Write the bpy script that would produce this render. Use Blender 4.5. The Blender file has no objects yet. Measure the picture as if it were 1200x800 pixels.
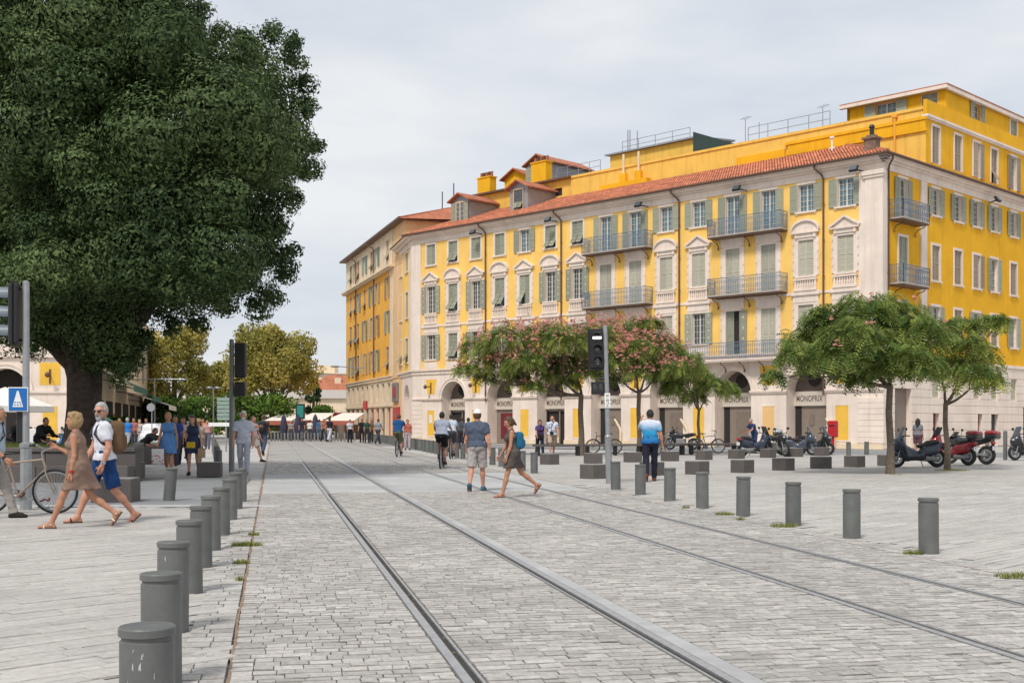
import bpy, bmesh, math, random
import numpy as np
from mathutils import Vector, Matrix
R = math.radians
random.seed(7); rng = np.random.default_rng(7)
scene = bpy.context.scene
col = scene.collection

# ---------------------------------------------------------------- camera, sky, sun
FPX, CAMH, HY = 1400.0, 1.41, 497.0        # focal length in photo pixels, eye height, horizon row
cam_d = bpy.data.cameras.new('camera'); cam = bpy.data.objects.new('camera', cam_d); col.objects.link(cam)
cam.location = (0, 0, CAMH); cam.rotation_euler = (R(90), 0, 0)
cam_d.sensor_width = 36; cam_d.lens = FPX / 1200 * 36; cam_d.shift_y = (HY - 400) / 1200
cam_d.clip_start = .1; cam_d.clip_end = 3000
scene.camera = cam
scene.view_settings.view_transform = 'Standard'; scene.view_settings.look = 'None'
scene.view_settings.exposure = 0.52; scene.view_settings.gamma = 1
SUN_EL, SUN_AZ = R(52), R(205)             # high veiled sun behind and left of the camera
w = bpy.data.worlds.new('World'); scene.world = w; w.use_nodes = True
nt = w.node_tree; nt.nodes.clear(); N = nt.nodes.new; L = nt.links.new
out = N('ShaderNodeOutputWorld'); bg = N('ShaderNodeBackground'); bg.inputs[1].default_value = .1
sky = N('ShaderNodeTexSky'); sky.sky_type = 'NISHITA'; sky.sun_disc = False
sky.sun_elevation = SUN_EL; sky.sun_rotation = SUN_AZ; sky.air_density = 1.2; sky.dust_density = 2
tc = N('ShaderNodeTexCoord'); mp = N('ShaderNodeMapping'); mp.inputs['Scale'].default_value = (1.6, 1.6, 5.5)
L(tc.outputs['Generated'], mp.inputs[0])
nz = N('ShaderNodeTexNoise'); nz.inputs['Scale'].default_value = 2.1; nz.inputs['Detail'].default_value = 7; nz.inputs['Roughness'].default_value = .52
L(mp.outputs[0], nz.inputs['Vector'])
cr = N('ShaderNodeValToRGB')               # the cloud deck: pale grey with cooler folds
e = cr.color_ramp.elements
e[0].position = .34; e[0].color = (4.4, 4.85, 5.4, 1); e[1].position = .66; e[1].color = (6.1, 6.2, 6.3, 1)
m1 = e.new(.5); m1.color = (5.25, 5.5, 5.85, 1)
L(nz.outputs['Fac'], cr.inputs[0])
mix = N('ShaderNodeMix'); mix.data_type = 'RGBA'; mix.inputs[0].default_value = .93
L(sky.outputs[0], mix.inputs[6]); L(cr.outputs[0], mix.inputs[7]); L(mix.outputs[2], bg.inputs[0]); L(bg.outputs[0], out.inputs[0])
sun_d = bpy.data.lights.new('sun', 'SUN'); sun_d.energy = 1.95; sun_d.angle = R(11); sun_d.color = (1, .955, .89)
sun = bpy.data.objects.new('sun', sun_d); col.objects.link(sun)
sdir = Vector((math.sin(SUN_AZ) * math.cos(SUN_EL), math.cos(SUN_AZ) * math.cos(SUN_EL), math.sin(SUN_EL)))
sun.rotation_euler = sdir.to_track_quat('Z', 'Y').to_euler()

# ---------------------------------------------------------------- helpers
def at(px, Y, z=0.0): return Vector(((px - 600) / FPX * Y, Y, z))
def zat(py, Y): return CAMH + (HY - py) / FPX * Y
def gY(py): return CAMH * FPX / (py - HY)

def tag(o, label=None, cat=None, group=None, kind=None):
    for k, v in (('label', label), ('category', cat), ('group', group), ('kind', kind)):
        if v: o[k] = v
    return o

def link(name, data, parent=None, loc=(0, 0, 0), rz=0.0):
    o = bpy.data.objects.new(name, data); col.objects.link(o)
    o.parent = parent; o.location = loc; o.rotation_euler = (0, 0, rz)
    return o

def thing(name, label, cat, loc=(0, 0, 0), rz=0.0, group=None):
    return tag(link(name, None, None, loc, rz), label, cat, group)

def copy_tree(o, parent=None):
    c = o.copy(); col.objects.link(c); c.parent = parent
    for ch in list(o.children): copy_tree(ch, c)
    return c

def mesh_np(name, V, F, mats, mi=None, smooth=False, attr=None):
    """V (n,3); F (m,k) int array of equal polygons"""
    V = np.asarray(V, np.float32); F = np.asarray(F, np.int32); m, k = F.shape
    me = bpy.data.meshes.new(name)
    me.vertices.add(len(V)); me.vertices.foreach_set('co', V.ravel())
    me.loops.add(m * k); me.loops.foreach_set('vertex_index', F.ravel())
    me.polygons.add(m); me.polygons.foreach_set('loop_start', np.arange(0, m * k, k, dtype=np.int32))
    me.polygons.foreach_set('loop_total', np.full(m, k, np.int32))
    for a in (mats if isinstance(mats, (list, tuple)) else [mats]): me.materials.append(a)
    if mi is not None: me.polygons.foreach_set('material_index', np.asarray(mi, np.int32))
    me.polygons.foreach_set('use_smooth', np.full(m, bool(smooth)))
    me.update(calc_edges=True)
    if attr is not None:
        a = me.attributes.new('tone', 'FLOAT', 'FACE'); a.data.foreach_set('value', np.asarray(attr, np.float32))
    return me

class MB:
    """collects shapes, then becomes one mesh"""
    def __init__(s): s.v = []; s.f = []; s.m = []; s.sm = []
    def add(s, vs, fs, mat=0, smooth=False, M=None):
        b = len(s.v)
        s.v += [tuple(M @ Vector(p)) for p in vs] if M is not None else [tuple(p) for p in vs]
        for f in fs: s.f.append([b + i for i in f]); s.m.append(mat); s.sm.append(smooth)
        return s
    def box(s, x0, x1, y0, y1, z0, z1, mat=0, M=None):
        v = [(x0, y0, z0), (x1, y0, z0), (x1, y1, z0), (x0, y1, z0), (x0, y0, z1), (x1, y0, z1), (x1, y1, z1), (x0, y1, z1)]
        return s.add(v, [(0, 3, 2, 1), (4, 5, 6, 7), (0, 1, 5, 4), (1, 2, 6, 5), (2, 3, 7, 6), (3, 0, 4, 7)], mat, False, M)
    def bbox(s, x0, x1, y0, y1, z0, z1, b=.01, mat=0, M=None):
        """box with chamfered edges"""
        xs, ys, zs = (x0, x1), (y0, y1), (z0, z1); v = []; idx = {}
        for i in (0, 1):
            for j in (0, 1):
                for k in (0, 1):
                    dx, dy, dz = (b, -b)[i], (b, -b)[j], (b, -b)[k]
                    for a in range(3):
                        p = [xs[i] + dx, ys[j] + dy, zs[k] + dz]; p[a] -= (dx, dy, dz)[a]
                        idx[i, j, k, a] = len(v); v.append(p)
        f = []
        I = lambda i, j, k, a: idx[i, j, k, a]
        for i in (0, 1):
            q = [I(i, 0, 0, 0), I(i, 1, 0, 0), I(i, 1, 1, 0), I(i, 0, 1, 0)]; f.append(q if i else q[::-1])
            q = [I(0, i, 0, 1), I(0, i, 1, 1), I(1, i, 1, 1), I(1, i, 0, 1)]; f.append(q if i else q[::-1])
            q = [I(0, 0, i, 2), I(1, 0, i, 2), I(1, 1, i, 2), I(0, 1, i, 2)]; f.append(q if i else q[::-1])
        for i in (0, 1):
            for j in (0, 1):
                f.append([I(i, j, 0, 0), I(i, j, 1, 0), I(i, j, 1, 1), I(i, j, 0, 1)])
                f.append([I(i, 0, j, 0), I(i, 1, j, 0), I(i, 1, j, 2), I(i, 0, j, 2)])
                f.append([I(0, i, j, 1), I(1, i, j, 1), I(1, i, j, 2), I(0, i, j, 2)])
                for k in (0, 1): f.append([I(i, j, k, 0), I(i, j, k, 1), I(i, j, k, 2)])
        return s.add(v, f, mat, False, M)
    def prism(s, poly, y0, y1, mat=0, M=None):
        """polygon in x,z pushed from y0 to y1"""
        n = len(poly)
        v = [(x, y0, z) for x, z in poly] + [(x, y1, z) for x, z in poly]
        f = [list(range(n)), list(range(2 * n - 1, n - 1, -1))] + [(i, n + i, n + (i + 1) % n, (i + 1) % n) for i in range(n)]
        return s.add(v, f, mat, False, M)
    def tube(s, pts, rad, n=8, mat=0, smooth=True, M=None, closed=False):
        pts = [Vector(p) for p in pts]; k = len(pts)
        rad = [rad] * k if not hasattr(rad, '__len__') else rad
        v = []; ref = None
        for i, p in enumerate(pts):
            if closed: d = pts[(i + 1) % k] - pts[i - 1]
            else: d = pts[min(i + 1, k - 1)] - pts[max(i - 1, 0)]
            d.normalize()
            if ref is None: ref = Vector((0, 0, 1)) if abs(d.z) < .9 else Vector((1, 0, 0))
            a = d.cross(ref)
            if a.length < 1e-5: a = d.orthogonal()
            a.normalize(); b = d.cross(a); ref = b * -1 if False else a.cross(d)
            for j in range(n):
                t = 2 * math.pi * j / n; v.append(p + (a * math.cos(t) + b * math.sin(t)) * rad[i])
        f = []
        for i in range(k if closed else k - 1):
            for j in range(n):
                i2 = (i + 1) % k
                f.append((i * n + j, i * n + (j + 1) % n, i2 * n + (j + 1) % n, i2 * n + j))
        if not closed: f += [list(range(n))[::-1], list(range((k - 1) * n, k * n))]
        return s.add(v, f, mat, smooth, M)
    def lathe(s, prof, n=16, mat=0, smooth=True, M=None, caps=True):
        v = []; f = []; k = len(prof)
        for r, z in prof:
            for j in range(n):
                t = 2 * math.pi * j / n; v.append((r * math.cos(t), r * math.sin(t), z))
        for i in range(k - 1):
            for j in range(n): f.append((i * n + j, i * n + (j + 1) % n, (i + 1) * n + (j + 1) % n, (i + 1) * n + j))
        if caps: f += [list(range(n))[::-1], list(range((k - 1) * n, k * n))]
        return s.add(v, f, mat, smooth, M)
    def ball(s, c, r, mat=0, n=10, M=None):
        rx, ry, rz = (r, r, r) if not hasattr(r, '__len__') else r
        v = []; f = []; m = n // 2
        for i in range(m + 1):
            a = math.pi * i / m
            for j in range(n):
                t = 2 * math.pi * j / n
                v.append((c[0] + rx * math.sin(a) * math.cos(t), c[1] + ry * math.sin(a) * math.sin(t), c[2] - rz * math.cos(a)))
        for i in range(m):
            for j in range(n): f.append((i * n + j, i * n + (j + 1) % n, (i + 1) * n + (j + 1) % n, (i + 1) * n + j))
        return s.add(v, f, mat, True, M)
    def wall(s, x0, x1, z0, z1, holes, depth=.25, mat=0, M=None, rmat=0):
        """wall face at y=0 with rectangular openings and their reveals"""
        xs = sorted({x0, x1, *[min(max(h[i], x0), x1) for h in holes for i in (0, 1)]})
        zs = sorted({z0, z1, *[min(max(h[i], z0), z1) for h in holes for i in (2, 3)]})
        for a, b in zip(xs, xs[1:]):
            for c, d in zip(zs, zs[1:]):
                if b - a < 1e-6 or d - c < 1e-6: continue
                mx, mz = (a + b) / 2, (c + d) / 2
                if any(h[0] < mx < h[1] and h[2] < mz < h[3] for h in holes): continue
                s.add([(a, 0, c), (b, 0, c), (b, 0, d), (a, 0, d)], [(0, 1, 2, 3)], mat, False, M)
        for a, b, c, d in holes:
            if b <= x0 or a >= x1 or d <= z0 or c >= z1: continue
            a, b, c, d = max(a, x0), min(b, x1), max(c, z0), min(d, z1)
            for p, q in (((a, c), (a, d)), ((b, d), (b, c)), ((a, d), (b, d)), ((b, c), (a, c))):
                s.add([(p[0], 0, p[1]), (q[0], 0, q[1]), (q[0], depth, q[1]), (p[0], depth, p[1])], [(0, 1, 2, 3)], rmat, False, M)
        return s
    def mesh(s, name, mats):
        me = bpy.data.meshes.new(name); me.from_pydata(s.v, [], s.f)
        for a in (mats if isinstance(mats, (list, tuple)) else [mats]): me.materials.append(a)
        me.polygons.foreach_set('material_index', s.m); me.polygons.foreach_set('use_smooth', s.sm); me.update()
        if any(s.sm): me.set_sharp_from_angle(angle=R(38))
        return me
    def build(s, name, mats, parent=None, loc=(0, 0, 0), rz=0.0):
        return link(name, s.mesh(name, mats), parent, loc, rz)

CACHE = {}
def cached(key, fn):
    if key not in CACHE: CACHE[key] = fn()
    return CACHE[key]

# ---------------------------------------------------------------- materials
def srgb(r, g, b):
    f = lambda c: (c / 255 / 12.92) if c <= 10 else ((c / 255 + .055) / 1.055) ** 2.4
    return (f(r), f(g), f(b))

def mat(name, c, rough=.8, metal=0.0, var=.12, scale=4.0, bump=0.0, bscale=40.0, tone=0.0, stain=0.0, spec=.4, trans=0.0, emit=0.0, hue=None, coat=0.0, orand=0.0, world=False):
    m = bpy.data.materials.new(name); m.use_nodes = True; t = m.node_tree; n = t.nodes; l = t.links
    p = n['Principled BSDF']; p.inputs['Roughness'].default_value = rough; p.inputs['Metallic'].default_value = metal
    p.inputs['Specular IOR Level'].default_value = spec; p.inputs['Coat Weight'].default_value = coat
    tcn = n.new('ShaderNodeTexCoord'); vec = tcn.outputs['Object']
    if world: vec = n.new('ShaderNodeNewGeometry').outputs['Position']
    no = n.new('ShaderNodeTexNoise'); no.inputs['Scale'].default_value = scale; no.inputs['Detail'].default_value = 6; no.inputs['Roughness'].default_value = .6
    l.new(vec, no.inputs['Vector'])
    mr = n.new('ShaderNodeMapRange'); mr.inputs[1].default_value = .3; mr.inputs[2].default_value = .7
    mr.inputs[3].default_value = 1 - var; mr.inputs[4].default_value = 1 + var
    l.new(no.outputs['Fac'], mr.inputs[0]); fac = mr.outputs[0]
    def mul(a, b):
        q = n.new('ShaderNodeMath'); q.operation = 'MULTIPLY'; l.new(a, q.inputs[0]); l.new(b, q.inputs[1]); return q.outputs[0]
    if tone:
        at_ = n.new('ShaderNodeAttribute'); at_.attribute_name = 'tone'
        r2 = n.new('ShaderNodeMapRange'); r2.inputs[3].default_value = 1 - tone; r2.inputs[4].default_value = 1 + tone
        l.new(at_.outputs['Fac'], r2.inputs[0]); fac = mul(fac, r2.outputs[0])
    if orand:
        oi = n.new('ShaderNodeObjectInfo')
        r2 = n.new('ShaderNodeMapRange'); r2.inputs[3].default_value = 1 - orand; r2.inputs[4].default_value = 1 + orand
        l.new(oi.outputs['Random'], r2.inputs[0]); fac = mul(fac, r2.outputs[0])
    if stain:
        ge = n.new('ShaderNodeNewGeometry')
        n2 = n.new('ShaderNodeTexNoise'); n2.inputs['Scale'].default_value = .55; n2.inputs['Detail'].default_value = 8; n2.inputs['Roughness'].default_value = .65
        l.new(ge.outputs['Position'], n2.inputs['Vector'])
        r2 = n.new('ShaderNodeMapRange'); r2.inputs[1].default_value = .38; r2.inputs[2].default_value = .62
        r2.inputs[3].default_value = 1 - stain; r2.inputs[4].default_value = 1 + stain * .5
        l.new(n2.outputs['Fac'], r2.inputs[0]); fac = mul(fac, r2.outputs[0])
    base = n.new('ShaderNodeRGB'); base.outputs[0].default_value = (*c, 1); cout = base.outputs[0]
    if hue is not None:
        mx = n.new('ShaderNodeMix'); mx.data_type = 'RGBA'
        mx.inputs[6].default_value = (*c, 1); mx.inputs[7].default_value = (*hue, 1)
        if tone:
            l.new(at_.outputs['Fac'], mx.inputs[0])
        else: l.new(no.outputs['Fac'], mx.inputs[0])
        cout = mx.outputs[2]
    vm = n.new('ShaderNodeVectorMath'); vm.operation = 'SCALE'; l.new(cout, vm.inputs[0]); l.new(fac, vm.inputs['Scale'])
    l.new(vm.outputs[0], p.inputs['Base Color'])
    if bump:
        nb = n.new('ShaderNodeTexNoise'); nb.inputs['Scale'].default_value = bscale; nb.inputs['Detail'].default_value = 5
        l.new(vec, nb.inputs['Vector'])
        bp = n.new('ShaderNodeBump'); bp.inputs['Strength'].default_value = bump; bp.inputs['Distance'].default_value = .02
        l.new(nb.outputs['Fac'], bp.inputs['Height']); l.new(bp.outputs[0], p.inputs['Normal'])
    if trans:
        tr = n.new('ShaderNodeBsdfTranslucent'); l.new(vm.outputs[0], tr.inputs[0])
        ms = n.new('ShaderNodeMixShader'); ms.inputs[0].default_value = trans
        l.new(p.outputs[0], ms.inputs[1]); l.new(tr.outputs[0], ms.inputs[2]); l.new(ms.outputs[0], n['Material Output'].inputs[0])
    if emit:
        p.inputs['Emission Color'].default_value = (*c, 1); p.inputs['Emission Strength'].default_value = emit
    return m

def plaster(name, c, streak=.25, var=.08, warm=(.62, .5, .4)):
    """painted render with patchy fading and rain streaks"""
    m = mat(name, c, .9, var=var, scale=.7, bump=.15, bscale=30, stain=.06)
    t = m.node_tree; n = t.nodes; l = t.links; p = n['Principled BSDF']
    src = p.inputs['Base Color'].links[0].from_socket
    ge = n.new('ShaderNodeTexCoord'); mp = n.new('ShaderNodeMapping'); mp.inputs['Scale'].default_value = (2.2, 2.2, .16)
    l.new(ge.outputs['Object'], mp.inputs[0])
    no = n.new('ShaderNodeTexNoise'); no.inputs['Scale'].default_value = 1.5; no.inputs['Detail'].default_value = 7; no.inputs['Roughness'].default_value = .6
    l.new(mp.outputs[0], no.inputs[0])
    r = n.new('ShaderNodeMapRange'); r.inputs[1].default_value = .5; r.inputs[2].default_value = .75; r.inputs[3].default_value = 0; r.inputs[4].default_value = streak
    l.new(no.outputs['Fac'], r.inputs[0])
    mx = n.new('ShaderNodeMix'); mx.data_type = 'RGBA'; mx.blend_type = 'MULTIPLY'
    l.new(r.outputs[0], mx.inputs[0]); l.new(src, mx.inputs[6]); mx.inputs[7].default_value = (*warm, 1)
    l.new(mx.outputs[2], p.inputs['Base Color'])
    return m

M = {}
M['yellow'] = plaster('yellow_render', (.90, .565, .15), .22)
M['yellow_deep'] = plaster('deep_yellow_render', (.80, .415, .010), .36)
M['yellow_weathered'] = plaster('weathered_yellow_render', (.80, .50, .10), .55)
M['panel_yellow'] = plaster('panel_yellow', (.82, .49, .07), .1)
M['panel_peach'] = plaster('panel_peach', (.76, .48, .2), .1)
M['white'] = plaster('pinkish_white_stucco', (.79, .675, .585), .32)
M['cream'] = plaster('cream_render', (.74, .60, .43), .25)
M['orange'] = plaster('orange_render', (.80, .40, .055), .3)
M['beige'] = plaster('beige_render', (.76, .49, .25), .2)
M['tile'] = mat('terracotta_tiles', (.58, .205, .11), .85, var=.25, scale=2.2, bump=.3, bscale=25, tone=.3, stain=.15)
M['shutter'] = mat('green_grey_shutter_paint', (.315, .325, .245), .6, var=.12, scale=6, orand=.14)
M['shutter_pale'] = mat('pale_grey_green_shutter_paint', (.46, .435, .345), .6, var=.12, scale=6, orand=.12)
M['shutter_blue'] = mat('blue_green_shutter_paint', (.16, .30, .31), .6, var=.15, scale=6, orand=.3)
M['shutter_brown'] = mat('brown_grey_shutter_paint', (.33, .26, .19), .6, var=.15, scale=6, orand=.2)
M['glass'] = mat('dark_window_glass', (.055, .075, .085), .08, var=.3, scale=1.5, spec=.8, orand=.4)
M['glass_blue'] = mat('window_glass_with_blue_curtain', (.10, .19, .25), .12, var=.35, scale=3, spec=.8)
M['dark'] = mat('dark_interior', (.03, .026, .024), .9)
M['sash'] = mat('sash_paint', (.62, .58, .5), .6)
M['pipe'] = mat('brown_drainpipe', (.13, .065, .04), .5, var=.15)
M['iron'] = mat('blue_grey_iron', (.165, .22, .295), .5, var=.2, scale=10, metal=.2)
M['zinc'] = mat('zinc_sheet', (.30, .31, .33), .5, metal=.3, var=.12)
M['stone_slab'] = mat('balcony_stone', (.40, .36, .32), .85, bump=.2)
M['shop_brown'] = mat('taupe_roller_shutter', (.24, .19, .155), .7, var=.08)
M['shop_sign'] = mat('beige_sign_board', (.60, .53, .45), .6, var=.05)
M['letter'] = mat('taupe_sign_letters', (.20, .15, .125), .5, var=.02)
M['red'] = mat('red_paint', (.45, .018, .022), .4, var=.1)
M['maroon'] = mat('maroon_paint', (.16, .02, .03), .5)
M['black'] = mat('black_plastic', (.018, .018, .02), .45, var=.1)
M['rubber'] = mat('black_rubber', (.022, .022, .023), .85, var=.2)
M['steel_grey'] = mat('grey_painted_steel', (.21, .21, .205), .55, metal=.1, var=.1, scale=5)
M['galv'] = mat('galvanised_steel', (.33, .34, .35), .45, metal=.5, var=.12, scale=8)
M['chrome'] = mat('chrome', (.6, .6, .6), .2, metal=1, var=.03)
M['white_paint'] = mat('white_paint', (.75, .75, .74), .5, var=.05)
M['sett'] = mat('granite_setts', (.43, .405, .378), .75, var=.24, scale=22, bump=.6, bscale=60, tone=.19, stain=.14, world=True)
M['slab'] = mat('pale_paving_strips', (.45, .424, .394), .8, var=.14, scale=16, bump=.25, bscale=60, tone=.075, stain=.13, world=True)
M['slab_edge'] = mat('slab_edge', (.37, .35, .325), .95, var=.3, scale=9, world=True); M['edge'] = mat('dirty_stone_edge', (.235, .215, .195), .95, var=.4, scale=9, world=True)
M['joint'] = mat('sandy_joint', (.22, .205, .185), .95, var=.25, scale=12, bump=.3, world=True)
M['dirt'] = mat('orange_dirt', (.25, .165, .11), .95, var=.35, scale=9, world=True)
M['ground'] = mat('distant_paving', (.44, .42, .40), .9, var=.12, scale=3, bump=.2, bscale=20, stain=.14, world=True)
M['asphalt'] = mat('worn_grey_asphalt', (.245, .25, .255), .9, var=.14, scale=14, bump=.4, bscale=120, stain=.14, world=True)
M['concrete'] = mat('pale_concrete', (.43, .43, .425), .85, var=.1, scale=5, bump=.2, bscale=50, stain=.12, tone=.06, world=True)
M['rail'] = mat('worn_rail_steel', (.43, .43, .435), .45, metal=.6, var=.2, scale=14, world=True)
M['rail_edge'] = mat('rail_edge_grime', (.15, .138, .125), .9, var=.35, scale=10, world=True)
M['rail_dark'] = mat('rail_groove_grime', (.045, .04, .036), .85, var=.4, scale=14, world=True)
M['bollard'] = mat('grey_bollard_paint', (.138, .143, .136), .5, var=.14, scale=7, bump=.08, bscale=60, metal=.1, orand=.1)
M['bollard_wear'] = mat('bare_scratched_paint', (.45, .46, .46), .5)
M['granite'] = mat('dark_granite', (.105, .092, .086), .7, var=.25, scale=30, bump=.2, bscale=70, orand=.12)
M['granite_top'] = mat('pale_worn_granite_top', (.30, .29, .28), .75, var=.2, scale=25)
M['bark'] = mat('grey_brown_bark', (.062, .047, .037), .95, var=.45, scale=7, bump=1.0, bscale=14)
M['bark_pale'] = mat('pale_bark', (.16, .125, .095), .95, var=.35, scale=9, bump=.7, bscale=18)
M['leaf_oak'] = mat('dark_evergreen_leaves', (.034, .078, .024), .62, var=.3, scale=.9, tone=.45, trans=.2, spec=.22, hue=(.092, .128, .045))
M['leaf_mimosa'] = mat('mimosa_leaves', (.115, .225, .062), .65, var=.25, scale=1.2, tone=.4, trans=.42, spec=.2, hue=(.36, .37, .09))
M['leaf_plane'] = mat('plane_tree_leaves', (.33, .34, .09), .7, var=.22, scale=.5, tone=.3, trans=.35, spec=.2, hue=(.50, .41, .11))
M['leaf_green'] = mat('fresh_green_leaves', (.05, .12, .02), .7, var=.4, scale=.6, tone=.4, trans=.25, spec=.25, hue=(.13, .21, .03))
M['blossom'] = mat('pink_blossom', (.74, .36, .31), .8, var=.3, scale=3, tone=.25, trans=.3)
M['grass'] = mat('grass_tufts', (.12, .20, .03), .8, var=.3, scale=8, tone=.4, trans=.3, hue=(.30, .27, .06))
M['canvas'] = mat('cream_canvas', (.78, .74, .68), .8, var=.06)
M['canvas_green'] = mat('dark_green_canvas', (.03, .12, .09), .8)
# ---------------------------------------------------------------- ground, tram bed, paving
TT = Vector((-.19612, .98058, 0)); TN = Vector((.98058, .19612, 0))     # along the tracks, across the tracks
DV = Vector((.70711, .70711, 0)); DU = Vector((-.70711, .70711, 0))     # the paving strips run along DV
def tp(p, q, z=0.0):
    if q > 105: p = p - (q - 105) ** 2 / 110
    v = TN * p + TT * q; return (v.x, v.y, z)
BED0, BED1 = -.245, 6.717
gm = MB().add([(-900, -40, -.03), (900, -40, -.03), (900, 1800, -.03), (-900, 1800, -.03)], [(0, 1, 2, 3)])
tag(gm.build('ground', M['ground']), 'pale grey paved ground of the square reaching into the distance', kind='structure')

def strip_sheet(name, p0, p1, q0, q1, z, m, dq=4):
    mb = MB(); k = int((q1 - q0) / dq) + 1; qs = [q0 + (q1 - q0) * i / k for i in range(k + 1)]
    v = [tp(p, q, z) for q in qs for p in (p0, p1)]
    mb.add(v, [(2 * i, 2 * i + 1, 2 * i + 3, 2 * i + 2) for i in range(k)])
    return mb.build(name, m)
bed = strip_sheet('tram_bed', BED0, BED1, 3, 150, -.012, [M['joint']], 3); tag(bed, 'cobbled tram bed with two embedded tracks', kind='structure')

STONE_F = np.array([(0, 1, 2, 3), (4, 5, 1, 0), (5, 6, 2, 1), (6, 7, 3, 2), (7, 4, 0, 3)])
def stones(owner, quads, tones, matname, name, near, top=300, ch=.006, zb=-.012):
    """quads: (n,4,2) ground outlines. The ones that show largest become objects, the rest one joined part."""
    quads = np.asarray(quads); n = len(quads)
    c = quads.mean(1); order = np.argsort(near(c))
    z = rng.normal(0, .0016, n)
    eq = quads[:, 3] - quads[:, 0]; eq /= np.linalg.norm(eq, axis=1, keepdims=True); ep = quads[:, 1] - quads[:, 0]; ep /= np.linalg.norm(ep, axis=1, keepdims=True)
    ins = quads + ch * np.stack([eq + .3 * ep, eq - .3 * ep, -eq - .3 * ep, -eq + .3 * ep], 1)
    V = np.zeros((n, 8, 3)); V[:, :4, :2] = ins; V[:, :4, 2] = z[:, None] + rng.normal(0, .0011, (n, 4)); V[:, 4:, :2] = quads; V[:, 4:, 2] = zb * rng.uniform(.25, 1.0, (n, 1))
    proto = None
    for j, i in enumerate(order[:top]):
        P = V[i].copy(); P[:, 0] -= c[i, 0]; P[:, 1] -= c[i, 1]
        me = mesh_np(name, P, STONE_F, [M[matname], M['edge' if matname == 'sett' else 'slab_edge']], mi=[0, 1, 0, 1, 0], attr=np.full(5, tones[i]))
        link(name, me, owner, (c[i, 0], c[i, 1], 0))
    rest = order[top:]
    if len(rest):
        W = V[rest].reshape(-1, 3); F = (STONE_F[None] + 8 * np.arange(len(rest))[:, None, None]).reshape(-1, 4)
        o = link(name + '_field', mesh_np(name + '_field', W, F, [M[matname], M['edge' if matname == 'sett' else 'slab_edge']], mi=[0, 1, 0, 1, 0] * len(rest), attr=np.repeat(tones[rest], 5)), owner)
        tag(o, kind='stuff')

RAILS = [1.049, 2.481, 4.413, 5.815]
def rail_bands(q):   # stretches across the bed left free for rails
    b = []
    for i, r in enumerate(RAILS):
        if i % 2 == 0: b.append((r - .040, r + .105))
        else: b.append((r - .105, r + (.165 if i == 1 else .040)))
    return b
quads, q = [], 4.3
while q < 46:
    dq = rng.uniform(.09, .128) * (1 if q < 30 else 1.15)
    if 24.7 < q + dq / 2 < 34.4: q += dq; continue
    gap = .006
    edges = [BED0] + [x for b in rail_bands(q) for x in b] + [BED1]
    for a, b in zip(edges[::2], edges[1::2]):
        p = a + .004
        while p < b - .02:
            dp = rng.uniform(.09, .20)
            if b - (p + dp) < .07: dp = b - p
            g = rng.uniform(.0005, .004)
            j = rng.uniform(-.0065, .0065, (4, 2)) * [.5, 1]; e1 = rng.uniform(-.006, .003) if rng.random() < .62 else rng.uniform(.004, .013)
            t = [(p + g, q + gap), (p + dp - g, q + gap), (p + dp - g, q + dq - e1), (p + g, q + dq - e1)]
            quads.append([(tp(u + x, v + y)[:2]) for (u, v), (x, y) in zip(t, j)]); p += dp
    q += dq
quads = np.array(quads); c_ = quads.mean(1)
inview = lambda c: np.where((np.abs(c[:, 0]) < c[:, 1] * .44 + .1) & (c[:, 1] > 6.4), c[:, 1], c[:, 1] + 200)
stones(bed, quads, rng.random(len(quads)), 'sett', 'cobblestone', inview)
# beyond the built stones the setts go on as finer rows in the far sheet
far = strip_sheet('far_setts', BED0, BED1, 46, 150, -.003, [M['sett']], 3); far.parent = bed

# the smooth crossing over the tracks
cq, ct = [], []
for i in range(7):
    q0 = 24.8 + i * 1.37
    edges = [BED0] + [x for b in rail_bands(q0) for x in b] + [BED1]
    for a, b in zip(edges[::2], edges[1::2]):
        n = max(1, round((b - a) / 1.25))
        for k in range(n):
            p0, p1 = a + (b - a) * k / n, a + (b - a) * (k + 1) / n
            cq.append([tp(p0 + .006, q0 + .006)[:2], tp(p1 - .006, q0 + .006)[:2], tp(p1 - .006, q0 + 1.364)[:2], tp(p0 + .006, q0 + 1.364)[:2]])
cross = strip_sheet('crossing', BED0, BED1, 24.75, 34.45, -.008, [M['joint']]); tag(cross, 'smooth pale concrete crossing over the tram tracks', kind='structure')
stones(cross, cq, rng.random(len(cq)), 'concrete', 'concrete_slab', lambda c: c[:, 1], ch=.006, zb=-.008)

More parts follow.
